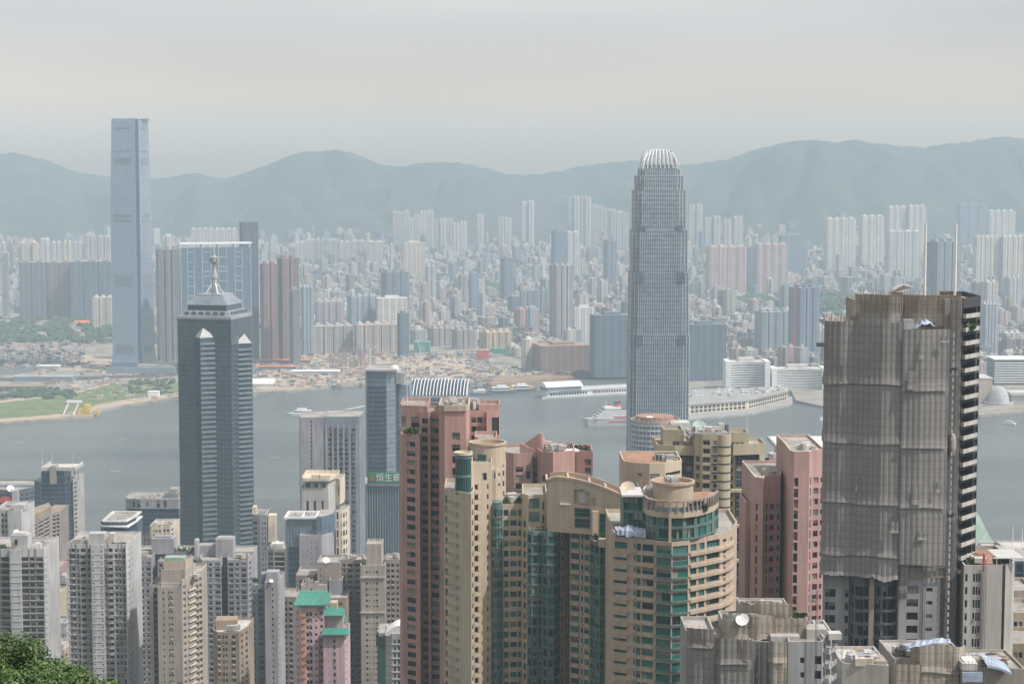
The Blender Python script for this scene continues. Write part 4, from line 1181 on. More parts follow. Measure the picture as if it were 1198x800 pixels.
def small_block(mb, q):
    x, y, zb, w, d, h, t, px = q
    r = CITY_ROT + random.choice([0, 0, 0, R(90), R(-12)])
    st = 'cross' if h > 55 and random.random() < .5 else ('bay2' if random.random() < .3 else 'slab')
    roof = random.choice([(.40,.36,.31), (.33,.31,.29), (.5,.46,.4), (.26,.25,.25), (.42,.28,.2)])
    c_prism(mb, rot_poly(plan(st, w, d), (x, y), r), zb, zb+h, t, roof)
    ox, oy = random.uniform(-.2, .2)*w, random.uniform(-.2, .2)*d
    s = random.uniform(2.5, 5)
    c_prism(mb, rot_poly([(ox-s, oy-s), (ox+s, oy-s), (ox+s, oy+s), (ox-s, oy+s)], (x, y), r), zb+h-.3, zb+h+random.uniform(2.5, 6), tuple(min(.62, v*1.15) for v in t), roof, True)
def hidden(q):
    py = 193 + (398-(q[2]+q[5]))/q[1]*FPX
    px = q[7]
    return px < 2 or px > 1196 or 126 < px < 300 or 736 < px < 809 or (958 < px < 1148 and py > 350) or (318 < px < 350)
vis = sorted([q for q in CITY if not hidden(q)], key=lambda q: -q[3]*q[5]/q[1]**2)
# only those not standing right behind one already taken
TAKE = []
for q in vis:
    py = 193 + (398-(q[2]+q[5]))/q[1]*FPX
    ok = True
    for p in TAKE:
        if abs(p[7]-q[7]) < (p[3]/p[1]+q[3]/q[1])*FPX*.30 and p[1] < q[1] and 193+(398-(p[2]+p[5]))/p[1]*FPX < py + 3: ok = False; break
    if ok: TAKE.append(q)
    if len(TAKE) > 297: break
ids = set(id(q) for q in TAKE)
mb = MB()
for q in CITY:
    if id(q) not in ids: small_block(mb, q)
tag(mb.build('distant_streets', 'city_facade'), 'mass of hazy low and mid rise blocks filling the far city', 'city', kind='stuff')
def colour_word(t):
    r, g, b = t
    v = (r+g+b)/3
    if b > r*1.15: return 'bluish' if v > .15 else 'slate'
    if g > r*1.1: return 'greenish'
    if v > .48: return 'white' if r < b*1.25 else 'cream'
    if r > b*1.5 and v < .28: return 'brown'
    if r > b*1.5: return 'tan'
    if r > b*1.25: return 'beige'
    if r > b*1.1: return 'pinkish'
    return 'grey'
BANDS = [(3300, 4300, 'near the water'), (4300, 4900, 'in the middle streets'), (4900, 5600, 'in the farther streets'), (5600, 9000, 'deep in the haze')]
ZONES = [(0, 130, 'left of the tall glass tower'), (130, 400, 'right of the red brown pair'), (400, 480, 'around the twin dark slabs'), (480, 560, 'above the railway yard cranes'), (560, 640, 'left of the striped grey tower'),
         (640, 740, 'left of the tallest tower'), (740, 880, 'right of the tallest tower'), (880, 965, 'left of the netted tower'), (965, 1140, 'behind the twin masts'), (1140, 1260, 'right of the netted tower')]
buckets = {}
for q in TAKE:
    z = [c for a, b, c in ZONES if a <= q[7] < b][0]; bd = [c for a, b, c in BANDS if a <= q[1] < b][0]
    hw = 'low' if q[5] < 28 else ('medium' if q[5] < 50 else 'tall')
    buckets.setdefault((z, bd, colour_word(q[6]), hw), []).append(q)
for (z, bd, cw, hw), qs in buckets.items():
    qs.sort(key=lambda q: q[7])
    for i, q in enumerate(qs):
        lab = '%s %s block %s, %s' % (hw, cw, bd, z)
        if len(qs) > 1: lab = ORD[min(i, 19)] + ' from left ' + lab
        m2 = MB(); small_block(m2, q)
        o = m2.build('street_block', 'city_facade', None, off=Vector((q[0], q[1], q[2])))
        tag(o, lab, 'block', 'blocks of the far city')
# ================================================================== the three landmark towers
def harbour_tower():
    """Tapering glass tower on the far shore."""
    Y = 3740
    LV = [  # py, left, corner, corner, right
        (139.5, 130.3, 157.6, 161.6, 173.4), (230, 129.2, 159.0, 163.2, 176.2), (330, 130.4, 160.6, 164.6, 179.6), (405, 132.0, 161.2, 165.0, 181.2), (424, 131.2, 162.0, 166.2, 183.0), (437, 128.5, 163.5, 168.5, 186.5)]
    def ring(l):
        py, a, b, c, d = l
        A, B, C_, D = W(a, py, Y+14), W(b, py, Y), W(c, py, Y+3), W(d, py, Y+40)
        ba = W(a, py, Y+62); bd = W(d, py, Y+62)
        return [(A.x, Y+14), (B.x, Y), (C_.x, Y+3), (D.x, Y+40), (bd.x-3, Y+66), (A.x+6, Y+66)], Zat(py, Y)
    root = thing('skyscraper', 'tall tapering pale blue glass tower on the far shore at left, tallest over there', 'skyscraper', (W(153, 430, Y).x, Y, 4))
    rings = [ring(l) for l in LV]
    mb = MB()
    for (p, z1), (q, z0) in zip(rings, rings[1:]):
        n = len(p)
        for i in range(n):
            j = (i+1) % n
            mb.face([(*q[i], z0), (*q[j], z0), (*p[j], z1), (*p[i], z1)], 1 if i == 1 else (0 if i == 0 else 2))
    mb.face([(*p, rings[0][1]) for p in rings[0][0]], 3)
    mb.build('curtain_wall', ['curtain_pale', 'curtain_navy', 'curtain_silver', 'roof'], root)
    # storey lines and louvre belts, each face a little proud of the glass
    def at_level(py):
        for (a, b) in zip(LV, LV[1:]):
            if a[0] <= py <= b[0]:
                t = (py-a[0])/(b[0]-a[0]); return ring((py, *[a[k]+(b[k]-a[k])*t for k in range(1, 5)]))
    def belt(mb, py0, py1, face, f0, f1, out):
        (p, z1), (q, z0) = at_level(py0), at_level(py1)
        i, j = face, face+1
        def pt(r, f):
            A, B = Vector(r[i]), Vector(r[j]); d = B-A; u = d.normalized(); nrm = Vector((u.y, -u.x)); v = A + d*f + nrm*out; return v
        a0, a1, b0, b1 = pt(q, f0), pt(q, f1), pt(p, f0), pt(p, f1)
        i0 = [(*a0, z0), (*a1, z0), (*b1, z1), (*b0, z1)]
        nb = [(*(Vector(v[:2]) - (a1-a0).normalized().yx*Vector((1, -1))*(out+.3)), v[2]) for v in i0]
        mb.face(i0)
        for k in range(4): mb.face([i0[k], nb[k], nb[(k+1) % 4], i0[(k+1) % 4]])
    mb = MB()
    for py in range(142, 416, 3):
        belt(mb, py, py+.55, 0, .02, .985, .35); belt(mb, py, py+.55, 2, .03, .98, .35)
    mb.build('storey_line', 'storey_paint', root)
    for py0, py1 in ((149, 151), (176.5, 178), (184, 192.5), (251, 254.5), (257, 260.5), (321, 336), (404, 413)):
        for fc, f0, f1 in ((0, .14, .82), (2, .2, .88)):
            mb = MB(); k = py0
            while k < py1:
                belt(mb, k, k+.8, fc, f0, f1, .55); k += 1.25
            mb.build('louvre_belt', 'blue_grey', root)
    mb = MB()
    for a, b, t, bt in ((130.6, 146, 138.6, 140), (147, 157, 138.4, 140), (163, 172, 138.8, 140)):
        A, B = W(a, t, Y+14), W(b, t, Y+14); mb.box(A.x, B.x, Y+16, Y+40, Zat(140, Y)-1, Zat(t, Y))
    mb.build('parapet', 'blue_grey', root)
    # podium
    def pod(px0, px1, t, b, Yp, D, mt, nm='podium'):
        A, B = W(px0, t, Yp), W(px1, t, Yp); mb = MB(); mb.box(A.x, B.x, Yp, Yp+D, 4, Zat(t, Yp)); mb.build(nm, mt, root)
    pod(126, 205, 430, 440, 3690, 90, 'blue_grey'); pod(130, 160, 424, 432, 3700, 60, 'curtain_grey'); pod(160, 204, 427, 436, 3710, 60, 'stone')
harbour_tower()

def octagon_tower():
    """Dark green glass tower with star plan, setback crown and mast."""
    Y = 1580
    root = thing('skyscraper', 'dark green glass tower with star plan, pyramid corner tips and stepped crown with mast', 'skyscraper', (W(250, 500, Y).x, Y+30, 5))
    zt = Zat(374, Y)
    a, b, c = W(207.5, 374, Y+11), W(270, 374, Y), W(287, 374, Y+11)
    A, B = Vector((a.x, Y+11)), Vector((b.x, Y)); 
    d = B-A; n = Vector((-d.y, d.x)).normalized(); L = d.length
    Cc = B + n*L; D = A + n*L
    ctr = (A+Cc)/2
    mb = MB(); mb.prism([tuple(A), tuple(B), tuple(Cc), tuple(D)], 5, zt, 0, top=1); mb.build('curtain_wall', ['curtain_green', 'roof'], root)
    half = L/2
    ux = d.normalized()
    # the four diamond corners of the second square
    def prow(mid, out, top_py, apex_py, base_l, mi):
        e = half*.42
        tip = mid + out*(half*.38)
        side = Vector((-out.y, out.x))
        p, q = mid + side*e, mid - side*e
        z1 = Zat(top_py, Y); poly = ccw([tuple(p - out*2), tuple(tip), tuple(q - out*2)])
        mb = MB()
        mb.prism(poly, 5, z1, 0, cap=False); mb.build('prow', 'curtain_green', root)
        zc = Zat(apex_py, Y); ap = mid + out*(half*.10)
        mb = MB(); ring = [(*v, z1) for v in poly]
        for i in range(3): mb.face([ring[i], ring[(i+1) % 3], (*ap, zc)])
        mb.build('prow_roof', 'white', root)
        # bands of spandrel on both prow facets
        mb = MB()
        for (s, t) in ((p, tip), (tip, q)):
            s, t = Vector(s), Vector(t); u = (t-s).normalized(); nn = Vector((u.y, -u.x))
            if nn.dot(out) < 0: nn = -nn
            z = z1-4; k = 0
            while z > 40 and nn.x > .3:
                f = [s+u*.5, t-u*.2, t-u*.2+nn*.3, s+u*.5+nn*.3]
                mb.prism(ccw([tuple(v) for v in f]), z-1.7, z, 0, bottom=True); z -= 4.0
        mb.build('spandrel_band', 'curtain_silver', root)
    nl = Vector((ux.y, -ux.x))
    prow((A+B)/2, nl, 395, 384, 0, 0)
    prow((B+Cc)/2, ux, 404, 393, 0, 0)
    prow((Cc+D)/2, -nl, 395, 384, 0, 0); prow((D+A)/2, -ux, 400, 389, 0, 0)
    # fine storey lines on the main faces
    mb = MB(); z = zt-4
    for (s, t, nn) in ((A, B, nl), (B, Cc, ux)):
        u = (t-s).normalized(); z = zt-4
        while z > 40:
            f = [s+u*.3, t-u*.3, t-u*.3+nn*.12, s+u*.3+nn*.12]; mb.prism(ccw([tuple(v) for v in f]), z-.45, z, 0, bottom=True); z -= 4.0
        k = 3.0
        while k < L-2:
            f = [s+u*k, s+u*(k+.25), s+u*(k+.25)+nn*.16, s+u*k+nn*.16]; mb.prism(ccw([tuple(v) for v in f]), 5, zt-1, 0); k += 3.2
    mb.build('mullion_grid', 'slate', root)
    def sq(h): return [tuple(ctr + ux*(sx*h) + nl*(-sy*h)) for sx, sy in ((-1,-1),(1,-1),(1,1),(-1,1))]
    def frus(h0, z0, h1, z1, nm, mt):
        mb = MB(); mb.prism(ccw(sq(h0)), z0, z1, 0, poly_top=ccw(sq(h1)), bottom=True); mb.build(nm, mt, root)
    zz = lambda py: Zat(py, Y+15)
    frus(half*1.02, zt, half*1.02, zt+2, 'cornice', 'steel')
    frus(half*1.0, zt+2, half*.80, zz(363), 'crown_skirt', 'blue_grey')
    mb = MB()
    for (nn, uu) in ((nl, ux), (ux, -nl)):
        for k in range(6):
            f0, f1 = -half*.8 + half*1.6*k/6 + 1.2, -half*.8 + half*1.6*(k+1)/6 - 1.2
            o0, o1 = half*.955, half*.90
            za, zb = zt+3.4, zt+6.0
            P = [ctr+nn*o0+uu*f0, ctr+nn*o0+uu*f1, ctr+nn*o1+uu*f1, ctr+nn*o1+uu*f0]
            mb.prism(ccw([tuple(v) for v in P]), za, zb, 0, bottom=True)
    mb.build('crown_window', 'glass_bright', root)
    frus(half*.72, zz(364), half*.72, zz(356.5), 'upper_storey', 'curtain_green')
    frus(half*.76, zz(356.5), half*.50, zz(346), 'crown_roof', 'blue_grey')
    frus(half*.50, zz(346), half*.50, zz(344.5), 'roof_deck', 'steel')
    # mast
    cx, cy = ctr; z = zz(345)
    s = 1580/FPX
    mb = MB()
    for k in range(4):
        t = k*math.pi/2 + .5; mb.tube((cx+8*math.cos(t), cy+8*math.sin(t), z), (cx+1.5*math.cos(t), cy+1.5*math.sin(t), z+9), .6, 5)
    mb.build('mast_brace', 'pale_steel', root)
    zt2 = [zz(q) for q in (345, 335, 328, 326, 316, 309, 307.5, 302, 300, 296)]
    mb = MB(); mb.lathe(list(zip((3.4, 2.3, 2.3, 2.9, 1.6, 1.3, 3.8, 3.8, 1.3, .8), zt2)), cx, cy, 10); mb.build('mast', 'steel', root)
    mb = MB()
    for k in range(8):
        t = k*math.pi/4; mb.tube((cx+4*math.cos(t), cy+4*math.sin(t), zz(307)), (cx+4*math.cos(t), cy+4*math.sin(t), zz(301)), .5, 4)
    mb.build('aerial', 'steel', root)
    mb = MB(); mb.tube((cx, cy, zz(297)), (cx, cy, zz(278)), .5, 5, r2=.25); mb.build('antenna', 'pale_steel', root)
octagon_tower()

def finance_tower():
    """The tallest tower: stacked glass shafts with mullions and a crown of curved fins."""
    Y = 1810
    root = thing('skyscraper', 'tallest grey glass tower with vertical fins and a curved white crown of claws', 'skyscraper', (W(772, 500, Y).x, Y+28, 5))
    cx = W(772.3, 400, Y).x
    s = Y/FPX/CP
    def shaft(hw, notch, top_py, bot_py, nm, front):
        """square shaft with stepped corners"""
        h = hw*s; k = notch*s; yc = Y + 29
        p = [(-h+k, -h), (h-k, -h), (h-k, -h+k*.5), (h-k*.5, -h+k*.5), (h-k*.5, -h+k), (h, -h+k), (h, h-k), (h-k, h-k), (h-k, h), (-h+k, h), (-h+k, h-k), (-h, h-k), (-h, -h+k), (-h+k*.5, -h+k), (-h+k*.5, -h+k*.5), (-h+k, -h+k*.5)]
        p = [(cx+x, yc+y) for x, y in p]
        zt, zb = Zat(top_py, Y), (5 if bot_py is None else Zat(bot_py, Y))
        mb = MB(); mb.prism(p, zb, zt, 0, top=1); mb.build(nm, ['curtain_pale', 'roof'], root)
        mb = MB()
        for i in (0, 2, 4, 1, 3, 5, 15, 14, 13, 12, 11):
            a, b = Vector(p[i]), Vector(p[(i+1) % 16]); u = (b-a); L = u.length; u = u/L; n = Vector((u.y, -u.x))
            m = max(1, round(L/2.05))
            for j in range(m+1):
                q = a + u*(L*j/m)
                f = [q-u*.13+n*.5, q+u*.13+n*.5, q+u*.13, q-u*.13]
                mb.prism(ccw([tuple(v) for v in f]), zb, zt, 0)
            z = zt-.2
            while z > max(zb, 40):
                f = [a+n*.3, b+n*.3, b, a]; mb.prism(ccw([tuple(v) for v in f]), z-1.0, z, 1, bottom=True); z -= 4.1
        mb.build('mullion_grid', ['pale_steel', 'curtain_grey'], root)
        return p, zt
    shaft(34.6, 7.5, 392, None, 'shaft', 1)
    shaft(33.6, 8, 320, 392, 'shaft', 1)
    shaft(32.2, 8.5, 270, 320, 'shaft', 1)
    shaft(30.0, 8.5, 223, 270, 'shaft', 1)
    shaft(27.2, 8.0, 206, 223, 'shaft', 1)
    shaft(23.2, 6.0, 197, 206, 'shaft', 1)
    # louvred plant floors
    for py0, py1, hw in ((318, 330, 34.1), (392, 404, 35.0), (264, 270, 32.0)):
        for sx in (-1, 1):
            mb = MB(); x0, x1 = cx+sx*(hw-14)*s, cx+sx*(hw-6.5)*s
            mb.box(min(x0, x1), max(x0, x1), Y+29-hw*s-.9, Y+29-hw*s+1, Zat(py1, Y), Zat(py0, Y)); mb.build('plant_louvre', 'curtain_grey', root)
    # crown: claws on the four sides, bent inwards
    zb, zt = Zat(199, Y), Zat(175, Y)
    hw = 22.6*s; yc = Y+29
    for side in range(4):
        for k in range(9):
            f = -1 + 2*(k+.5)/9
            edge = abs(f)
            mb = MB(); prev = None
            for t in (0, .25, .5, .75, 1):
                inw = (t**2.2)*hw*(.30+.14*edge)
                top = zb + (zt-zb)*t*(1 - .22*edge**3)
                r = hw-inw
                x, y = f*(hw - inw*.75), -r
                for _ in range(side): x, y = -y, x
                v = Vector((cx+x, yc+y, top))
                if prev is not None: mb.tube(prev, v, .85, 4)
                prev = v
            mb.build('crown_claw', 'pale_steel', root)
    mb = MB(); q = 17*s; mb.box(cx-q, cx+q, yc-q, yc+q, zb, Zat(193, Y)); mb.build('crown_core', 'curtain_silver', root)
finance_tower()

# ================================================================== towers behind the ridge of flats (Central and Sheung Wan)
def curtain(t, front, top, D, glass, line='steel', fh=4.0, mull=3.0, band=1.1, bottom=None, name='curtain_wall', out=.35, vmat=None, roof='roof'):
    """Glass prism with real floor bands and mullions on its visible faces."""
    Yr = min(y for _, y in front); zt = Zat(top, Yr); zb = t.base if bottom is None else Zat(bottom, Yr)
    poly = t.poly_of(front, top, D)
    mb = MB(); mb.prism(poly, zb, zt, 0, top=1); mb.build(name, [glass, roof], t.root)
    mb = MB(); zv = Zat(760, Yr)
    for i in range(len(front)-1):
        a, b = Vector(poly[i]), Vector(poly[i+1]); u = b-a; L = u.length; u = u/L; n = Vector((u.y, -u.x))
        z = zt-.4
        while band and z > max(zb+2, zv):
            mb.prism(ccw([tuple(v) for v in (a+n*out, b+n*out, b, a)]), z-band, z, 0, bottom=True); z -= fh
        if mull:
            m = max(1, round(L/mull))
            for j in range(m+1):
                q = a+u*(L*j/m); mb.prism(ccw([tuple(v) for v in (q-u*.2+n*(out+.25), q+u*.2+n*(out+.25), q+u*.2, q-u*.2)]), max(zb, zv), zt, 1)
    mb.build('floor_band', [line, vmat or line], t.root)
    return zt, poly
def aerial(t, px, py0, py1, Y, r=.15, mat='pale_steel', name='antenna'):
    a, b = W(px, py0, Y), W(px, py1, Y)
    mb = MB(); mb.tube((b.x, Y, b.z-.5), (b.x, Y, a.z), r, 5, r2=r*.5); mb.build(name, mat, t.root)
def dish(t, px, py, Y, r, mat='white_paint', tilt=(.3, -.7, .6), name='satellite_dish'):
    c = W(px, py, Y); ax = Vector(tilt).normalized(); u = ax.orthogonal().normalized(); w = ax.cross(u)
    mb = MB(); rings = []
    for f, dz in ((.05, -.26), (.4, -.22), (.75, -.1), (1, 0)):
        rings.append([c + u*(r*f*math.cos(k*math.pi/8)) + w*(r*f*math.sin(k*math.pi/8)) + ax*(dz*r) for k in range(16)])
    for A, B in zip(rings, rings[1:]):
        for k in range(16): mb.face([A[k], A[(k+1) % 16], B[(k+1) % 16], B[k]])
    mb.face(rings[0]); mb.tube(c - ax*r*.25, c + ax*r*.5, r*.03, 4); mb.tube(c - ax*r*.25, (c.x, c.y, c.z-r*1.0), r*.08, 5)
    mb.build(name, mat, t.root)
def plant(t, px0, px1, Y, D, py, seed=0, n=7, mats=('unit', 'steel', 'roof_pale', 'stone'), hmax=2.5):
    """rooftop machines and tanks, each a small part"""
    r = random.Random(seed*13+int(px0))
    a, b = W(px0, py, Y), W(px1, py, Y)
    for k in range(int(n*1.7)):
        w, d, h = r.uniform(.7, 3.0), r.uniform(1, 2.6), r.uniform(.8, hmax)
        x, y = r.uniform(min(a.x, b.x)+w, max(a.x, b.x)-w) if abs(b.x-a.x) > 2*w+.2 else (a.x+b.x)/2, r.uniform(Y+2, Y+max(3, D-2))
        mb = MB()
        if r.random() < .25: mb.lathe([(w*.5, a.z-.1), (w*.5, a.z+h), (w*.3, a.z+h*1.1)], x, y, 10); nm = 'water_tank'
        else: mb.obox((x, y), r.uniform(-.2, .2), w, d, a.z-.1, a.z+h); nm = 'roof_unit'
        mb.build(nm, r.choice(mats), t.root)

# blue glass tower with concrete flank, far left
t = Tower('office_tower', 'navy glass tower with stepped crown and pale concrete flank, far left before the water', 'tower', 65, 1700)
curtain(t, [(41, 1712), (48, 1700), (76, 1700), (84, 1706)], 564, 30, 'curtain_navy', 'curtain_blue', 4.0, 5.0, .9)
curtain(t, [(48.5, 1699), (75, 1699)], 551.5, 26, 'curtain_navy', 'curtain_blue', 4.0, 4.0, .7, bottom=564, name='upper_storey')
t.body([(84, 1706), (85.5, 1704), (91.5, 1716)], 560.5, 24, 'offwhite', [(86.3, 89.5, 1.9, 'w')], 3.9, row0=566, parapet=.5, glass='black')
t.box(58, 65, 1696, 12, 545, 566, 'stone', 'lift_core')
mb = MB(); a, b = W(48, 549, 1697), W(88, 549, 1697)
mb.box(a.x, b.x, 1697, 1730, a.z-1.2, a.z); mb.box(a.x, b.x, 1697, 1698, a.z, a.z+2); mb.box(b.x-1, b.x, 1698, 1730, a.z, a.z+2); mb.box(a.x, a.x+1, 1698, 1730, a.z, a.z+2)
t.add(mb, 'roof_canopy', 'roof_pale')
for k in range(4): 
    mb = MB(); x = a.x + (b.x-a.x)*(.70+.09*k); mb.box(x, x+.8, 1700+4*k, 1700.8+4*k, Zat(564, 1700), a.z-1.2); t.add(mb, 'canopy_post', 'offwhite')
for px, h in ((49.5, 526), (61, 528), (85.5, 529)): aerial(t, px, h, 549, 1705, .35)
t.done()
# building with the red emblem sign
t = Tower('office_tower', 'grey slab at the left edge carrying a black sign with red oval', 'tower', 15, 1760)
t.body([(-20, 1760), (21, 1755), (41, 1775)], 573, 40, 'slate', [(23, 27, 2, 'w'), (29, 33, 2, 'w'), (35, 39, 2, 'w')], 4, row0=580, glass='black', coping='pale_grey')
t.box(-6, 20.5, 1750, 3, 577, 590.5, 'sign_dark', 'sign_board')
a = W(6, 584, 1749.9)
mb = MB(); N = 20
f = [(a.x+5.6*math.cos(2*math.pi*k/N), 1749.2, a.z+3.1*math.sin(2*math.pi*k/N)-.3) for k in range(N)]
mb.face(f); mb.face([(x, y+.6, z) for x, y, z in reversed(f)])
for k in range(N): mb.face([f[k], (f[k][0], 1749.8, f[k][2]), (f[(k+1) % N][0], 1749.8, f[(k+1) % N][2]), f[(k+1) % N]])
t.add(mb, 'emblem', 'red_paint')
t.box(13.6, 20.8, 1749, 4, 574, 590, 'white', 'sign_panel'); t.box(-10, 40, 1778, 8, 567.5, 573, 'blue_grey', 'plant_screen')
dish(t, 12.5, 571, 1757, 3.5); t.done()
# dark blue wide block left of the octagon tower
t = Tower('office_block', 'wide dark blue block with grey plant storey, left behind the dark green octagon tower', 'block', 178, 1680)
curtain(t, [(147, 1690), (150, 1680), (209, 1680)], 595, 30, 'curtain_navy', 'slate', 3.8, 0, .35)
t.body([(147, 1689), (150, 1679), (209, 1679)], 583.5, 30, 'pale_grey', [(155, 158, 5, 'w'), (160, 164, 6, 'w'), (171, 173, 3, 'w'), (183, 187, 6, 'w'), (190, 195, 6, 'w')], 3, row0=589.5, rows=1, bottom=595, coping='offwhite', name='plant_storey', glass='black')
t.box(192, 208, 1690, 16, 577, 584, 'grey'); t.box(198, 207, 1692, 12, 572, 577, 'stone', 'water_tank'); plant(t, 150, 190, 1684, 20, 583.5, 3, 6); t.done()
# twin slab with dark slit
t = Tower('office_tower', 'pale lilac slab tower with one dark slit beside a grid of windows', 'tower', 387, 1450)
t.body([(350, 1462), (351, 1450), (378, 1450)], 488, 26, 'lilac_grey', [(363.2, 364.8, 2.3, 'w', {'rec': .8})], 3.1, row0=493, glass='black', parapet=.6)
t.body([(378, 1451), (420, 1453), (423.5, 1466)], 487.5, 28, 'blue_grey', [(383.5, 387.5, 2.0, 'w'), (390.5, 393.5, 2.0, 'w'), (396.5, 400.8, 2.0, 'w'), (403.2, 407, 2.0, 'w'), (411, 415, 2.0, 'w')], 3.65, row0=503, coping='pale_grey', parapet=.6)
mb = MB()
for px in (381, 388.8, 395, 402, 409, 417.5):
    a = W(px, 490, 1450); mb.box(a.x-.35, a.x+.35, 1450.3, 1451.2, t.base, Zat(497, 1450))
t.add(mb, 'rib', 'pale_grey'); t.done()
# grey blue tower with pale triangle
t = Tower('office_tower', 'tall grey blue tower with pale corner facet and white roof dome beside the salmon tower', 'tower', 450, 1600)
curtain(t, [(427, 1612), (428.5, 1600), (452, 1600)], 434, 34, 'curtain_grey', 'curtain_blue', 3.9, 0, .5)
curtain(t, [(452, 1600), (463, 1605)], 434.5, 30, 'curtain_silver', 'curtain_silver', 3.9, 0, .3)
curtain(t, [(463, 1605), (470, 1622)], 436, 18, 'curtain_navy', 'curtain_blue', 3.9, 2.5, .4)
t.body([(463, 1622), (467, 1612), (479, 1612)], 450, 30, 'curtain_pale', [], 4, parapet=.5, coping='pale_grey')
mb = MB()
for px in (433, 439, 444.5, 449.5):
    a = W(px, 450, 1600)
    z = Zat(452, 1600)
    while z > Zat(570, 1600):
        mb.box(a.x-1.5, a.x+1.5, 1599.4, 1600.2, z-1.8, z); z -= 3.9
o = t.add(mb, 'window', 'curtain_navy'); o['kind'] = 'stuff'
t.box(426.5, 464, 1598, 20, 432.6, 434.6, 'pale_grey', 'coping'); t.box(463, 473, 1604, 12, 436, 449, 'pale_grey', 'plant_box')
c = W(461.5, 430, 1610); mb = MB(); mb.lathe([(2.9, c.z-3.4), (3.6, c.z-2), (3.7, c.z-1), (3.2, c.z+.6), (2.0, c.z+1.7), (.4, c.z+2.1)], c.x, 1612, 16); t.add(mb, 'radome', 'white_paint', True)
for px, p0 in ((433.3, 418), (477.5, 425)): aerial(t, px, p0, 440, 1606, .3)
t.done()
# ribbed crown tower behind the salmon tower
t = Tower('office_tower', 'dark glass tower with a white ribbed vaulted crown behind the salmon tower', 'tower', 512, 1680)
curtain(t, [(479, 1690), (484, 1680), (538, 1680), (545, 1690)], 471, 30, 'curtain_navy', 'curtain_blue', 4, 3.5, .5)
a, b = W(479, 470, 1682), W(546, 470, 1682); z0, z1 = Zat(472, 1682), Zat(447.5, 1682)
mb = MB(); N = 8
arc = [(1682 + 34*i/N, z0 + (z1-z0)*math.sin(math.pi*(.12+.88*i/N*.55))) for i in range(N+1)]
for (y0, q0), (y1, q1) in zip(arc, arc[1:]): mb.face([(a.x+1, y0, q0), (b.x-1, y0, q0), (b.x-1, y1, q1), (a.x+1, y1, q1)])
mb.box(a.x+1, b.x-1, 1684, 1716, z0-3, z0)
t.add(mb, 'vault', 'curtain_navy')
for k in range(18):
    mb = MB(); x = a.x + (b.x-a.x)*k/17; prev = None
    for i, (y, z) in enumerate(arc):
        v = Vector((x + 2.0*(i/N), y-.6, z+.5))
        if prev is not None: mb.tube(prev, v, .5, 4)
        prev = v
    t.add(mb, 'rib', 'white_paint')
t.done()
# bank building with the green sign
t = Tower('bank_building', 'blue and white striped bank tower topped by a green sign, left of the salmon tower', 'building', 448, 1520)
t.body([(423.5, 1535), (429.5, 1520)], 566.5, 22, 'white', [], parapet=.4)
curtain(t, [(429.5, 1520), (475, 1520)], 567, 22, 'curtain_blue', 'curtain_blue', 4, 2.0, 0, vmat='pale_grey')
t.box(424, 476, 1519, 3, 565.5, 568, 'white_paint', 'cornice')
sign = t.box(429.6, 478, 1517, 1.5, 552.5, 565.5, 'sign_green', 'sign_board')
a = W(434.3, 559, 1516.7)
mb = MB(); q = [(a.x-1.9, 1516.5, a.z-2.1), (a.x+1.9, 1516.5, a.z-2.1), (a.x, 1516.5, a.z+2.3)]; mb.face(q); mb.face([(x, 1516.98, z) for x, y, z in reversed(q)])
for i in range(3): p, r_ = q[i], q[(i+1) % 3]; mb.face([p, (p[0], 1516.98, p[2]), (r_[0], 1516.98, r_[2]), r_])
t.add(mb, 'emblem', 'red_paint')
def lettering(txt, x, y, z, size, mat, parent, name='lettering', extrude=.08, rotz=0.0):
    cu = bpy.data.curves.new(name, 'FONT'); cu.body = txt; cu.size = size; cu.extrude = extrude; cu.align_x = 'LEFT'; cu.align_y = 'CENTER'
    tmp = bpy.data.objects.new(name, cu); COL.objects.link(tmp)
    bpy.context.view_layer.update()
    me = bpy.data.meshes.new_from_object(tmp.evaluated_get(bpy.context.evaluated_depsgraph_get()))
    bpy.data.objects.remove(tmp); me.materials.clear(); me.materials.append(M(mat))
    o = bpy.data.objects.new(name, me); COL.objects.link(o)
    o.parent = parent; o.location = Vector((x, y, z)) - world_of(parent); o.rotation_euler = (math.pi/2, 0, rotz)
    return o
a = W(439.5, 559, 1516.8)
lettering('\u6052\u751f\u9280\u884c', a.x, 1516.8, a.z, 6.6, 'white_paint', t.root)
t.done()
# cream stepped art deco tower
t = Tower('office_tower', 'cream stepped tower with fluted front and lit right shoulder, left of centre', 'tower', 378, 1300)
t.body([(352.5, 1306), (353.5, 1300), (384, 1300), (392, 1312)], 570.5, 20, 'offwhite', [(358.2, 361, 8, 'w', {'rec': .8}), (366.6, 369.6, 8, 'w', {'rec': .8}), (375.6, 378.4, 8, 'w', {'rec': .8})], 9.0, row0=577, parapet=.5, glass='mixed')
t.body([(355, 1306), (356, 1301), (384, 1301), (393, 1313)], 562.5, 19, 'offwhite', [(357.5, 363, 3.2, 'w'), (366, 372, 3.2, 'w'), (375, 381, 3.2, 'w')], 4, row0=567.5, rows=1, bottom=570.5, name='upper_storey', glass='black')
t.body([(353, 1303), (354.5, 1298), (385.5, 1298), (394, 1311)], 559, 22, 'cream', [], bottom=562.5, name='cornice', parapet=2.5, roof='cream')
t.box(364, 373, 1304, 9, 555.5, 560, 'cream', 'lift_house'); t.box(374, 386, 1303, 10, 556, 559.6, 'cream', 'roof_ledge')
t.body([(391, 1314), (397.5, 1312), (401.5, 1320)], 560, 15, 'cream', [(395.4, 396.8, 7, 'w')], 9, row0=574, rows=2, name='shoulder', bottom=590)
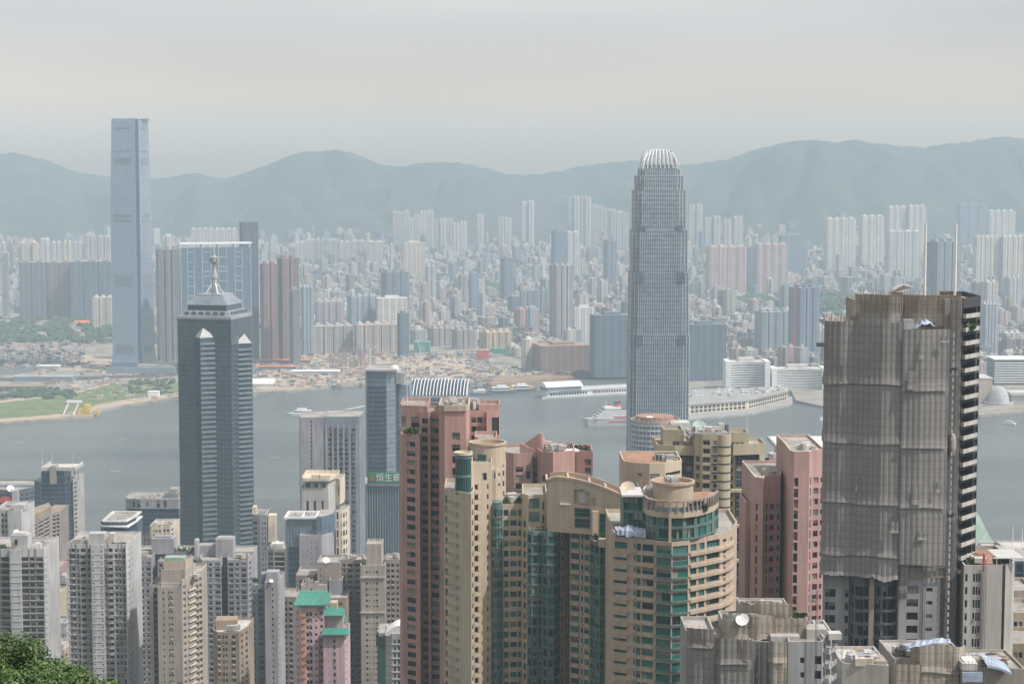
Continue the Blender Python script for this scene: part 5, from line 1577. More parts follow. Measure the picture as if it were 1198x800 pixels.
t.body([(392.5, 1309), (400, 1309), (407, 1316)], 597, 14, 'cream', [(393.5, 396, 5, 'w'), (399, 400, 3, 'w'), (401.2, 403.4, 3.4, 'w'), (404.4, 406, 3.4, 'w')], 6.2, row0=603, name='lower_wing', glass='mixed')
t.done()
# glass and grey block before it
t = Tower('office_block', 'grey and blue glass block with open white roof frame, before the cream stepped tower', 'block', 360, 1200)
curtain(t, [(334, 1216), (337, 1204), (352, 1204)], 612, 24, 'curtain_blue', 'curtain_navy', 3.6, 0, .6)
curtain(t, [(336.5, 1203), (371, 1203), (372.5, 1206)], 606, 22, 'curtain_pale', 'blue_grey', 3.6, 2, .4, bottom=640, name='upper_storey')
t.body([(350, 1197), (377, 1197), (388, 1206)], 625.5, 16, 'lilac_grey', [(363.5, 365, 1.0, 'w'), (369, 370.3, .8, 'w')], 3.4, row0=634, glass='black', parapet=.5)
curtain(t, [(371, 1200), (377, 1199), (390, 1210)], 604, 14, 'curtain_pale', 'curtain_pale', 3.6, 1.5, 0, bottom=626, name='glass_corner')
mb = MB(); a, b = W(334, 606.5, 1202), W(371, 606.5, 1202); z = a.z
for x0, x1, y0, y1 in ((a.x-.8, b.x, 1201, 1202.2), (a.x-.8, b.x, 1222, 1223.2), (a.x-.8, a.x+.6, 1202.2, 1222), (b.x-1.4, b.x, 1202.2, 1222), ((a.x+b.x)/2, (a.x+b.x)/2+.8, 1202.2, 1222)): mb.box(x0, x1, y0, y1, z, z+1.2)
t.add(mb, 'roof_frame', 'white_paint'); plant(t, 340, 368, 1205, 15, 606.8, 2, 5); t.box(361, 366, 1201, .3, 613, 621, 'glass_bright', 'window_band'); t.done()
# pair left of it
t = Tower('office_tower', 'slim grey tower with pale lit slab on its right, next to the green octagon', 'tower', 305, 1300)
t.body([(295, 1302), (304, 1300), (312, 1300), (313.5, 1310)], 602, 20, 'grey', [(295.6, 301, 2, 'w'), (306, 307.5, 1.8, 'w'), (309, 311, 1.8, 'w')], 3.5, row0=612, coping='offwhite', glass='mixed')
t.box(295, 299, 1304, 8, 593, 602, 'cream'); t.box(313.5, 322.5, 1302, 8, 602.5, 634, 'cream', 'party_wall'); plant(t, 300, 311, 1303, 12, 602, 5, 4); t.done()
t = Tower('apartment_block', 'small dark balconied block under the pale slab, next to the green octagon tower', 'block', 323, 1260)
t.body([(313, 1262), (320, 1260), (334, 1260)], 642, 18, 'stone', [(314, 319, 1.8, 'w'), (321, 333, 2.6, 'd')], 3.3, row0=648, glass='mixed'); t.box(317, 331, 1266, 8, 636, 642, 'roof_pale'); dish(t, 325, 634, 1264, 1.3); t.done()
# round glass block in front of the tallest tower
t = Tower('office_tower', 'rounded glass tower with reddish flat roof, at the foot of the tallest tower', 'tower', 764, 1560)
c = W(766, 500, 1585); z1 = Zat(497, 1560); rr = 19.5
mb = MB(); mb.lathe([(rr, 5), (rr, z1)], c.x, 1582, 36); t.add(mb, 'curtain_wall', 'curtain_grey')
mb = MB(); z = z1-.5
while z > Zat(560, 1560): mb.lathe([(rr+.3, z-1.2), (rr+.4, z-1.2), (rr+.4, z), (rr, z)], c.x, 1582, 36, cap=False); z -= 4.2
for k in range(36):
    q = 2*math.pi*(k+.5)/36; x, y = c.x+rr*math.cos(q), 1582+rr*math.sin(q); mb.obox((x, y), q, .9, .35, Zat(570, 1560), z1)
t.add(mb, 'floor_band', 'pale_steel')
mb = MB(); mb.lathe([(rr+.6, z1), (rr+.6, z1+2.2), (rr-.4, z1+2.2), (rr-.4, z1+.6)], c.x, 1582, 36); t.add(mb, 'parapet', 'stone')
mb = MB(); mb.lathe([(rr-4, z1+.6), (rr-4, z1+4.5)], c.x, 1584, 24); t.add(mb, 'roof', 'terracotta'); t.box(757, 764, 1572, 8, 488, 494, 'white_paint'); plant(t, 744, 786, 1570, 16, 493.5, 9, 8); t.done()
t = Tower('office_block', 'low pale annex with flat white roof, right of the rounded glass tower', 'block', 797, 1560)
t.body([(785, 1560), (807, 1560)], 494.5, 20, 'pale_steel', [], roof='roof_pale', parapet=.3); t.done()
# white hipped roof seen over the rose towers
t = Tower('exhibition_hall', 'broad white hipped roof hall just left of the netted tower', 'hall', 938, 1250)
mb = MB(); a, b = W(913, 525, 1250), W(975, 525, 1250); z0, z1 = Zat(524, 1250), Zat(510, 1290); mb.box(a.x+3, b.x, 1254, 1300, t.base, z0-2); t.add(mb, 'wall', 'pale_grey')
mb = MB(); lo = [(a.x, 1250), (b.x, 1250), (b.x, 1305), (a.x, 1305)]; hi = [(a.x+10, 1268), (b.x, 1268), (b.x, 1290), (a.x+10, 1290)]; mb.prism(lo, z0, z1, 0, poly_top=hi, bottom=True); t.add(mb, 'roof', 'white_paint')
mb = MB(); mb.box(a.x-1.5, b.x, 1248.5, 1306, z0-2.2, z0); t.add(mb, 'fascia', 'steel')
for k in range(8): mb = MB(); x = a.x+k*4.6; mb.box(x, x+.4, 1250, 1250.4, z0-7, z0-2.2); t.add(mb, 'column', 'steel')
t.done()
# ================================================================== the wall of flats in front
def planter(t, px0, px1, Y, py, h=.8, seed=1, n=60):
    r = random.Random(seed); a, b = W(px0, py, Y), W(px1, py, Y); mb = MB()
    for k in range(n):
        x, y, z = r.uniform(a.x, b.x), Y + r.uniform(0, 1.6), a.z + r.uniform(0, h)
        s = r.uniform(.18, .42)
        d = Vector((r.uniform(-1, 1), r.uniform(-1, 1), r.uniform(-.3, 1))).normalized(); u = d.orthogonal()*s; w = d.cross(u)
        c = Vector((x, y, z)); mb.face([c-u-w, c+u-w, c+u+w, c-u+w])
    t.add(mb, 'shrubs', 'leaf')['kind'] = 'stuff'
def railing(t, pts, py, h=1.0, mat='steel', step=1.0):
    """pts [(px, Y)] along the roof edge"""
    q = [W(a, py, Y) for a, Y in pts]; mb = MB(); z = q[0].z
    for A, B in zip(q, q[1:]):
        A = Vector((A.x, A.y, z)); B = Vector((B.x, B.y, z)); L = (B-A).length; m = max(1, int(L/step))
        up = Vector((0, 0, h))
        mb.tube(A+up, B+up, .05, 4); mb.tube(A+up*.5, B+up*.5, .03, 4)
        for k in range(m+1): p = A+(B-A)*k/m; mb.tube(p, p+up, .035, 4)
    t.add(mb, 'railing', mat)

# ---- left group
t = Tower('apartment_tower', 'slim white block behind at the left edge with windows down its left side', 'tower', 14, 1010)
t.body([(-8, 1012), (8, 1012), (9, 1010), (25, 1010), (29.5, 1019)], 597, 20, 'white', [(1.5, 4, 1.8, 'w'), (5.5, 7.5, 1.2, 'w')], 3, row0=603, glass='mixed'); t.box(16, 28, 1014, 8, 590.5, 597, 'white'); dish(t, 19.5, 622, 1000, 1.6); plant(t, 0, 14, 1013, 14, 597, 1, 4); t.done(40)
t = Tower('office_block', 'block with flat brown roof and rows of dark balconies, behind the white blocks at left', 'block', 48, 1460)
t.body([(30, 1460), (61, 1517), (70.5, 1524)], 615, 30, 'taupe', [(31, 37, 2.0, 'w'), (38.5, 43, 2.0, 'w'), (45, 51, 1.9, 'd'), (52, 58, 1.9, 'd'), (62, 65, 1.8, 'd'), (66.5, 69.5, 1.8, 'd')], 3.1, row0=620, glass='black', roof='tan', parapet=.4, ledge=(.4, .5, -1.6))
mb = MB(); P = [W(30, 612, 1462), W(60, 598.5, 1516), W(57, 595, 1535), W(31, 601, 1500)]; zb = Zat(615, 1460); mb.prism(ccw([(p.x, p.y) for p in P]), zb-.3, zb+5, 0, bottom=True); t.add(mb, 'roof', 'tan'); t.box(44, 55, 1512, 10, 597, 602, 'cream'); t.done(80)
t = Tower('apartment_tower', 'white tower with blank central stripe at the lower left corner, above the tree', 'tower', 26, 870)
t.body([(-24, 872), (11, 872), (11.2, 869.5), (24, 869.5), (24.2, 872), (51.5, 872), (56, 879)], 643, 22, 'white', [(1, 10.2, 1.9, 'w'), (-12, -2, 1.9, 'w'), (24.8, 32.6, 1.9, 'w'), (34.4, 39.5, 1.9, 'w'), (42, 50, 1.9, 'w'), (53, 54, .9, 'w', {'inf': 0})], 2.96, row0=655, glass='black', ledge=(.2, .2, -1.45), coping='offwhite', infill='spandrel', inf=[(-24, 11), (24.4, 50.6)])
t.box(12.5, 32, 873, 7, 626, 644, 'white'); t.box(14, 30, 874, 5, 623.5, 627, 'roof_pale', 'water_tank'); t.box(17.5, 20, 872.2, 1, 631, 637, 'glass_dark', 'vent'); planter(t, 0, 6, 874, 642, 1.6, 5); plant(t, 33, 52, 874, 14, 643, 2, 6); railing(t, [(25, 872.2), (51, 872.2)], 643.3); t.done()
t = Tower('apartment_tower', 'tall white tower with blank central stripe and bright right side, second white one from left', 'tower', 116, 900)
t.body([(78, 902.5), (106.5, 902.5), (106.7, 899.5), (120.3, 899.5), (120.5, 902.5), (147, 902.5), (147.2, 901.5), (156, 914)], 637.5, 20, 'white', [(80.5, 82.8, 1.7, 'w'), (83.6, 87.5, 1.7, 'a'), (89.5, 92.5, 1.5, 'w'), (94, 99.5, 1.8, 'd'), (102.4, 105.3, 1.7, 'w'), (107.8, 109.2, .9, 'w', {'inf': 0}), (117.3, 118.9, .9, 'w', {'inf': 0}), (121.8, 124.6, 1.7, 'w'), (126.6, 131.6, 1.8, 'd'), (134, 137, 1.5, 'a'), (138.6, 141.2, 1.6, 'w'), (143, 146, 1.7, 'w'), (150.5, 151.6, 1.0, 'w', {'inf': 0}), (153.6, 154.5, .9, 'w', {'inf': 0})], 2.98, row0=645, glass='dark', ledge=(.16, .18, -1.35), coping='offwhite', infill='spandrel', inf=[(80, 93.8), (94, 105.6), (121.5, 133), (133.5, 146.5)])
t.box(103.5, 122, 904, 6, 624, 638, 'white'); t.box(127.5, 133, 906, 5, 624, 638, 'offwhite', 'stair_house'); t.box(122, 127, 905, 5, 631, 638, 'stone', 'stair_house'); planter(t, 130, 146, 904, 637.5, .9, 6); planter(t, 79, 90, 905, 637.2, .4, 7, 20); plant(t, 80, 104, 904, 12, 637.5, 5, 6)
t.balconies(94, 99.5, 902.5, 902.5, 645, 2.98, 22, .8, .9, 'white', solid=False); t.balconies(126.6, 131.6, 902.5, 902.5, 645, 2.98, 22, .8, .9, 'white', solid=False); t.done()
t = Tower('office_block', 'small blue glass block with open cream roof terrace, behind the second white tower', 'block', 140, 1250)
curtain(t, [(119, 1254), (121, 1250), (149, 1250), (160, 1268)], 616, 20, 'curtain_navy', 'curtain_blue', 3.6, 3, .5)
mb = MB(); P = t.poly_of([(118.5, 1250), (149.5, 1246), (161, 1268)], 612, 18); zb = Zat(617, 1250); mb.prism(ccw(P), zb+.6, zb+1.3, 0, bottom=True); t.add(mb, 'canopy_slab', 'white_paint')
curtain(t, [(119, 1255), (121, 1251), (148, 1251), (158, 1268)], 610.5, 18, 'curtain_blue', 'curtain_navy', 3.2, 3, .4, bottom=614, name='upper_storey')
mb = MB(); P = t.poly_of([(118.8, 1252), (120, 1249.5), (148.5, 1249.5), (160, 1268)], 610, 18); Q = inset(P, 2.4); zb = Zat(610.5, 1250)
for i in range(len(P)):
    j = (i+1) % len(P); mb.face([(*P[i], zb+.8), (*P[j], zb+.8), (*Q[j], zb+.8), (*Q[i], zb+.8)]); mb.face([(*P[i], zb), (*P[j], zb), (*P[j], zb+.8), (*P[i], zb+.8)]); mb.face([(*Q[j], zb), (*Q[i], zb), (*Q[i], zb+.8), (*Q[j], zb+.8)])
t.add(mb, 'parapet', 'roof_pale'); planter(t, 128, 142, 1258, 609.8, .9, 8, 25); t.done()
t = Tower('apartment_block', 'old cream stepped block between the dark blue block and grey towers', 'block', 186, 1350)
t.body([(175, 1356), (177, 1351), (189, 1351), (190, 1353), (199, 1353), (204.5, 1362)], 616, 20, 'cream', [(178.5, 180.2, 1.6, 'w'), (182, 184, 1.6, 'w'), (186, 188, 1.6, 'w'), (191.2, 193.5, 2.2, 'd'), (195, 198, 1.6, 'w'), (200.5, 202.5, 1.6, 'w')], 3.1, row0=621, glass='mixed')
t.body([(167, 1356), (176, 1353)], 628, 18, 'stone', [(168, 170, 1.6, 'w'), (172, 174.5, 1.6, 'w')], 3.1, row0=632, glass='mixed', name='low_wing'); t.box(179, 184, 1357, 6, 611, 616, 'offwhite'); plant(t, 178, 202, 1354, 14, 616, 4, 9); t.done(60)
# grey cluster
t = Tower('apartment_tower', 'broad grey residential tower of three wings with hedge on its roof, left of centre', 'tower', 226, 1025)
t.body([(155, 1044), (296, 1044)], 645, 18, 'pale_grey', [(208, 212, 1.2, 'w'), (216, 220, 1.2, 'w')], 3, row0=652, glass='mixed', parapet=.8)
gc = dict(fh=3.0, glass='dark', ledge=(.14, .16, -1.3), infill='grey')
t.body([(156, 1027), (177, 1027), (179.5, 1036)], 652, 14, 'lilac_grey', [(157.5, 161.8, 1.7, 'w'), (164.8, 167.8, 1.6, 'a'), (170.8, 176, 1.7, 'w')], row0=659, name='wing', **gc)
t.body([(184.2, 1030), (195, 1030)], 656, 12, 'lilac_grey', [(186, 190, 1.7, 'w'), (191.5, 194, 1.3, 'w')], row0=661, name='wing', **gc)
t.body([(233.5, 1034), (236.5, 1026), (258.6, 1026), (259, 1034)], 655, 14, 'pale_grey', [(237.4, 243, 1.8, 'w'), (244.4, 247.6, 1.6, 'a'), (251.4, 257.6, 1.8, 'w')], row0=660, name='wing', **gc)
t.body([(222, 1034), (234, 1034)], 650, 10, 'pale_grey', [(226, 230, 1.7, 'w')], row0=656, name='wing', **gc)
t.body([(266, 1033), (266.2, 1026), (290, 1026), (295, 1035)], 654.5, 14, 'lilac_grey', [(267.2, 272.8, 1.8, 'w'), (276, 279.4, 1.6, 'a'), (282, 288.2, 1.8, 'w'), (291.2, 293.8, 1.4, 'w')], row0=660, name='wing', **gc)
t.body([(259.2, 1040), (266, 1040)], 652, 4, 'grey', [(260.4, 261.6, 2.2, 'w'), (263.6, 264.8, 2.2, 'w')], 3, row0=658, glass='black', name='slit_wall')
t.box(177, 203, 1040, 10, 630, 648, 'lilac_grey'); t.box(180, 200, 1042, 7, 627.5, 631, 'grey', 'water_tank'); t.box(227.3, 231.4, 1037, 5, 631.5, 650, 'white', 'fin_wall'); t.box(231.5, 252, 1042, 8, 638, 650, 'pale_grey', 'lift_house'); t.box(252, 272.5, 1038, 10, 630.5, 652, 'lilac_grey'); t.box(255, 270, 1040, 6, 628.5, 631, 'pale_grey', 'water_tank')
planter(t, 203, 227, 1041, 645.5, 2.2, 9, 160); plant(t, 272, 294, 1030, 12, 654, 6, 6); plant(t, 157, 176, 1030, 10, 652, 7, 4); t.done()
# beige tower in front of it
t = Tower('apartment_tower', 'beige tower with pinkish penthouse, standing in front of the broad grey three winged tower', 'tower', 205, 890)
bc = [(179.4, 183.8, 1.9, 'd'), (190, 191.8, 1.1, 'w'), (196.6, 198, 1.3, 'w'), (199.6, 201.8, 1.1, 'a')]
t.body([(174.5, 894), (179, 893.5), (179.2, 896), (184, 896), (184.2, 890), (212.5, 890)], 687, 18, 'stone', bc, 2.99, row0=693, glass='dark')
t.body([(212.6, 891), (219, 897), (219.2, 898.5), (227.5, 905), (227.7, 906.5), (236.3, 913)], 678, 16, 'stone', [(213.6, 217.2, 1.7, 'd'), (221, 225, 1.8, 'd'), (227.9, 231.8, 1.8, 'd'), (233, 235.6, 1.7, 'd')], 2.99, row0=688, glass='mixed', name='wing', coping='cream')
t.balconies(219.2, 227.5, 898.5, 905, 688, 2.99, 17, .9, .9, 'cream', slab='cream'); t.balconies(227.7, 236.3, 906.5, 913, 688, 2.99, 17, .7, .9, 'stone', slab='cream')
t.body([(188, 895), (216, 895), (222.5, 902)], 666, 10, 'stone', [(214.5, 215.8, 2.0, 'w')], 4, row0=675, rows=1, bottom=688, name='penthouse', glass='black')
t.body([(191.5, 897), (217, 897), (222.5, 903)], 656.5, 8, 'peach', [], bottom=666, name='penthouse', coping='stone'); t.box(192, 216, 898, 6, 652, 657, 'copper', 'roof_shelter')
mb = MB(); a, b = W(186, 688, 889.8), W(212, 688, 889.8)
for k in range(9): x = a.x+(b.x-a.x)*k/8; mb.box(x-.08, x+.08, 890.1, 890.3, a.z, a.z+2.4)
mb.box(a.x, b.x, 890.05, 890.35, a.z+2.4, a.z+2.6); mb.box(a.x, b.x, 890.1, 890.3, a.z+.9, a.z+1.0); t.add(mb, 'terrace_screen', 'white_frame')
plant(t, 214, 234, 900, 10, 678, 8, 6); t.done()
# tan small tower
t = Tower('apartment_tower', 'small tan tower with lit right side, low in front of the grey wings', 'tower', 268, 850)
t.body([(249, 857), (254.3, 852), (279.7, 852), (280.2, 853.5), (285, 858), (291.5, 864)], 739, 16, 'tan', [(255, 257.6, 1.6, 'a'), (260.2, 262.4, 1.5, 'w'), (263.4, 265.8, 1.5, 'w'), (271.2, 275.4, 1.7, 'a'), (282, 284, 1.6, 'w'), (287, 289.6, 1.6, 'w')], 2.8, row0=745, glass='dark', roof='roof_pale')
mb = MB(); P = [tuple(W(252.5, 730, 860)[:2]), tuple(W(277, 727, 862)[:2]), tuple(W(278.5, 727, 870)[:2]), tuple(W(254, 727, 870)[:2])]; mb.prism(ccw(P), Zat(741, 860), Zat(726, 860), 0); t.add(mb, 'lift_house', 'tan'); plant(t, 262, 282, 853, 8, 739, 3, 6); t.done()
# blue grey and lilac pair
t = Tower('apartment_tower', 'narrow blue grey and lilac tower with rooftop bush, left of the pink tower', 'tower', 311, 955)
t.body([(294, 961), (310, 961)], 684, 16, 'blue_grey', [(296.2, 298.2, 1.6, 'w'), (301.6, 308.2, 1.9, 'w')], 3.0, row0=691, glass='bluish', ledge=(.2, .25, -1.3))
t.body([(309.6, 957), (325, 957), (328, 964)], 681, 18, 'lilac_grey', [(317.6, 319.6, 1.2, 'w'), (325.6, 326.8, 1.0, 'w')], 3.0, row0=689, glass='dark', name='wing'); t.box(311, 325.5, 962, 7, 669, 682, 'lilac_grey'); t.box(305, 317, 968, 6, 671, 684, 'blue_grey', 'stair_house'); planter(t, 295, 303, 963, 681, 2.2, 12, 70); dish(t, 317.5, 679, 956.5, 1.0); t.done()
# grey brown complex
t = Tower('apartment_tower', 'grey brown estate of stepped flat roofed wings and one tall lift tower, centre left', 'tower', 400, 1000)
k1 = dict(fh=3.0, glass='black', coping='offwhite')
t.body([(328, 990), (346.5, 988)], 698, 20, 'stone', [(331, 335.5, 1.7, 'w'), (338, 342, 1.7, 'a')], row0=706, name='wing', **k1)
t.body([(346, 1018), (367, 1018), (372, 1024)], 672.5, 16, 'taupe', [(350, 353, 1.5, 'w'), (357, 361, 1.5, 'w')], row0=680, name='wing', **k1)
t.body([(352, 1004), (382, 1004), (384, 1010)], 684, 14, 'stone', [(363, 365, 1.6, 'w')], row0=690, name='wing', **k1)
t.body([(384, 994), (405, 994), (407.5, 1001)], 699, 16, 'tan', [(388, 391, 1.6, 'w'), (396, 400, 1.6, 'w')], row0=706, name='wing', **k1)
t.body([(371, 1012), (397, 1012), (400, 1020)], 657.5, 12, 'taupe', [(374, 375.2, 1.5, 'w')], row0=666, name='wing', **k1)
t.body([(385, 1006), (400, 1006)], 678, 10, 'grey', [], name='wing', **k1)
t.body([(398, 1016), (424, 1016)], 654.5, 14, 'taupe', [(401, 404, 1.6, 'w'), (406.5, 412.5, 1.8, 'd'), (414.6, 420.6, 1.8, 'd')], row0=661, name='wing', ledge=(.2, .25, -1.3), **k1)
t.body([(421.5, 1002), (422, 1000), (450.5, 1000), (451, 1007)], 661, 20, 'stone', [(427.6, 430, 1.3, 'w'), (431.4, 432.6, .9, 'w'), (436.6, 438, .9, 'w'), (439.6, 442, 1.3, 'w')], row0=669, **k1)
t.body([(451, 1009), (470, 1009)], 654, 16, 'taupe', [(452.4, 456, 1.5, 'w'), (457.6, 461.2, 1.6, 'a'), (463.6, 466.4, 1.4, 'w')], row0=661, name='wing', **k1)
t.body([(428.5, 1004), (446, 1004), (447.5, 1010)], 636, 8, 'stone', [], bottom=662, name='lift_tower', **k1)
for py in (675, 716):
    a, b = W(421, py, 999.8), W(451, py, 999.8); mb = MB(); mb.box(a.x, b.x, 999.3, 1000.2, a.z-.4, a.z+.3); t.add(mb, 'string_course', 'offwhite')
dish(t, 382, 655, 1013, 2.0); plant(t, 400, 420, 1018, 10, 654.5, 3, 6); plant(t, 353, 380, 1006, 10, 684, 5, 5); plant(t, 452, 468, 1010, 10, 654, 6, 5); t.done()
# pink tower with green tiled roofs
t = Tower('apartment_tower', 'pink tower with sloping jade green tiled roofs and an orange balcony stripe', 'tower', 372, 830)
t.body([(344.8, 838), (351, 832), (372, 832), (372.3, 834), (379, 834)], 707, 14, 'pink', [(347.2, 349.4, 1.0, 'w'), (358, 361.2, 1.7, 'w'), (362, 365, 1.7, 'a'), (368.2, 371, 1.2, 'w'), (374.5, 377.5, 1.4, 'd')], 3.0, row0=718, glass='dark')
t.body([(377.5, 836), (378, 829), (403, 829), (406.5, 836)], 741.5, 14, 'pink', [(383.6, 384.6, .5, 'w'), (389.6, 392.4, 1.8, 'w'), (404, 405.4, 1.0, 'w')], 3.0, row0=749, glass='dark', name='wing')
t.body([(374, 838), (401, 838)], 719, 10, 'pink', [(376, 380, 1.4, 'w')], 3, row0=728, rows=2, bottom=743, name='upper_storey')
t.body([(386, 846), (402, 846)], 722, 6, 'cream', [(396, 400, 1.2, 'w')], 3, row0=733, rows=1, bottom=743, name='upper_storey')
t.balconies(352.2, 357.4, 832, 832, 717, 3.0, 28, 1.0, 1.1, 'orange', slab='orange')
def hip(px0, px1, pye, pyr, Y, D, over=.8, rin=.22):
    a, b = W(px0, pye, Y), W(px1, pye, Y); ze, zr = a.z, Zat(pyr, Y+D/2)
    lo = [(a.x, Y-over), (b.x, Y-over), (b.x, Y+D), (a.x, Y+D)]; w = b.x-a.x
    hi = [(a.x+w*rin*.6, Y+D*.45), (b.x-w*rin*.35, Y+D*.45), (b.x-w*rin*.35, Y+D*.6), (a.x+w*rin*.6, Y+D*.6)]
    mb = MB(); mb.prism(lo, ze-.35, ze, 0, bottom=True); mb.prism(lo, ze, zr, 0, poly_top=hi)
    # raised tile ridges
    for k in range(int(w/.9)+1):
        f = k/max(1, int(w/.9)); p = Vector((a.x+w*f, Y-over, ze+.06)); q = Vector((hi[0][0]+(hi[1][0]-hi[0][0])*f, hi[0][1], zr+.06)); mb.tube(p, q, .09, 3)
    t.add(mb, 'tiled_roof', 'jade_tile')
hip(343.8, 385, 707, 691, 831, 12); hip(371.5, 402.5, 719, 711, 835, 8); hip(391, 404.5, 727.5, 721, 842, 6); hip(375.5, 408, 741.5, 734.5, 828, 10)
t.box(386, 394, 842, 6, 705, 716, 'peach', 'lift_house'); t.done()
# white and green tower with curved crest
t = Tower('apartment_tower', 'white tower with green glazed side and curved white crest, left of the salmon tower base', 'tower', 455, 790)
curtain(t, [(441.5, 798), (451, 791)], 743, 14, 'teal_mid', 'jade_slab', 2.9, 1.8, .8)
t.body([(451, 790), (459, 788), (470, 788)], 741, 16, 'white', [(460.5, 463, 1.8, 'w'), (465, 468, 1.8, 'w')], 2.9, row0=750, glass='teal', ledge=(.3, .3, -1.4))
mb = MB(); a, b = W(450.5, 735, 789), W(472, 735, 789); N = 8
fr = [(a.x+(b.x-a.x)*k/N, Zat(741 - 10*math.sin(math.pi*min(1, k/N*.62)), 789)) for k in range(N+1)]
for (x0, z0), (x1, z1) in zip(fr, fr[1:]): mb.face([(x0, 788.5, z0), (x1, 788.5, z1), (x1, 800, z1), (x0, 800, z0)]); mb.face([(x0, 788.5, Zat(743, 789)), (x1, 788.5, Zat(743, 789)), (x1, 788.5, z1), (x0, 788.5, z0)])
t.add(mb, 'crest', 'white_paint'); t.box(443, 451, 793, 8, 740, 744, 'pale_grey', 'coping'); t.done()
# low buildings glimpsed between the white towers
for lab, a, b, tp, Y, mt, gl, dep in (('pinkish old walk up block glimpsed high in the gap between the white towers', 55, 72, 664, 1250, 'rose', 'mixed', 20), ('grey slab end glimpsed in the gap between the white towers', 70, 80, 676, 1150, 'pale_grey', 'dark', 20), ('yellow balconied block glimpsed in the gap between the white towers', 56, 70, 697, 1100, 'khaki', 'mixed', 18), ('rough grey party wall block below the yellow block in the gap', 56, 72, 732, 1040, 'concrete', 'mixed', 16), ('white low block low in the gap between the white towers', 69, 80, 735, 1020, 'white', 'mixed', 16), ('peach low block just above the tree in the gap', 60, 80, 760, 980, 'peach', 'mixed', 16)):
    t = Tower('apartment_block', lab, 'block', (a+b)/2, Y); w = b-a
    t.body([(a, Y), (a+w*.75, Y), (b, Y+8)], tp, dep, mt, [(a+w*.08, a+w*.24, 1.5, 'w'), (a+w*.32, a+w*.48, 1.6, 'd'), (a+w*.55, a+w*.7, 1.5, 'a'), (a+w*.8, a+w*.95, 1.5, 'w')], 3.1, row0=tp+8, glass=gl); plant(t, a+1, a+w*.7, Y, 10, tp, 4, 4); t.done(50)

# ---- salmon towers
def salmon(label, dx, top_shift, Y, wall='salmon'):
    pass
t = Tower('apartment_tower', 'tall salmon pink tower with stepped roof and rooftop greenery, centre', 'tower', 525, 625)
sg = dict(fh=3.0, glass='dark', wall='salmon', frame='bronze_frame')
t.body([(467, 636), (469, 631), (470, 627), (491, 623)], 509.5, 18, cols=[(475.6, 485.4, 1.7, 'w')], row0=520.5, name='wing', **sg)
t.body([(468.5, 637), (469.5, 632), (500, 629)], 475, 16, cols=[(469.8, 474.8, 4.4, 'g', {'rec': .3}), (481, 490, 4.4, 'g', {'rec': .3})], row0=496, rows=1, bottom=512, name='penthouse', **sg)
t.body([(491, 629), (513.5, 627)], 481.5, 16, cols=[(493.4, 500.2, 1.7, 'w'), (503.8, 513, 1.7, 'w', {'rec': .5})], row0=493, name='wing', ledge=(.25, .3, -1.4), **sg)
mb = MB(); a = W(502, 480, 626.6); mb.box(a.x-.4, a.x+.4, 626.2, 627.6, t.base, Zat(482, 627)); t.add(mb, 'pier', 'salmon')
t.body([(513.4, 626), (514, 617), (520, 616), (545, 616), (548.5, 619), (549, 628)], 479.5, 20, cols=[(529, 538, 2.4, 'w', {'rec': .9, 'fh': 3.75})], row0=510.5, **sg)
t.body([(549, 632), (569, 632), (569.3, 630), (584.5, 631)], 481, 16, cols=[(551.4, 557, 1.8, 'w'), (558, 564.5, 1.8, 'w'), (566.6, 568.8, 1.8, 'w'), (575.4, 583.8, 5.6, 'g', {'k1': 1, 'dv': -1.8})], row0=492, name='wing', **sg)
t.body([(555, 618), (560, 612), (570, 611), (581, 616)], 513.5, 12, cols=[], bottom=525, name='terrace', **sg)
t.body([(552, 624), (580, 622)], 525, 14, cols=[(554, 560, 1.8, 'w'), (565, 572, 1.8, 'w')], row0=532, name='wing', **sg)
t.body([(560, 634), (584.5, 634)], 473, 12, cols=[], bottom=486, name='roof_wall', **sg)
mb = MB(); a, b = W(513, 474, 617), W(549, 474, 617); z = a.z
P = t.poly_of([(513, 617.5), (520, 615.5), (545, 615.5), (549, 619)], 474, 18); Q = inset(P, .5)
for i in range(len(P)):
    j = (i+1) % len(P); zb = Zat(479.6, 617); zt_ = zb+1.6
    mb.face([(*P[i], zb-.2), (*P[j], zb-.2), (*P[j], zt_), (*P[i], zt_)]); mb.face([(*Q[j], zb-.2), (*Q[i], zb-.2), (*Q[i], zt_), (*Q[j], zt_)]); mb.face([(*P[i], zt_), (*P[j], zt_), (*Q[j], zt_), (*Q[i], zt_)])
t.add(mb, 'parapet', 'peach')
plant(t, 516, 546, 619, 14, 479, 2, 14, hmax=3); planter(t, 472, 490, 624, 507, 1.6, 21, 120); plant(t, 549, 560, 633, 10, 480, 4, 5, hmax=3.5)
t.box(551, 559, 640, 6, 471, 481, 'slate', 'water_tank'); mb = MB(); a = W(527, 478, 622)
P = [(a.x-1.6, 622), (a.x+2.4, 622), (a.x+1.4, 625)]; mb.prism(P, Zat(479, 620), Zat(471, 622), poly_top=[(a.x+.6, 622.5), (a.x+1.8, 622.5), (a.x+1.4, 624)]); t.add(mb, 'roof_fin', 'salmon')
aerial(t, 476.3, 418, 475, 634, .18); aerial(t, 526, 452, 476, 621, .1, 'red_paint'); t.done()

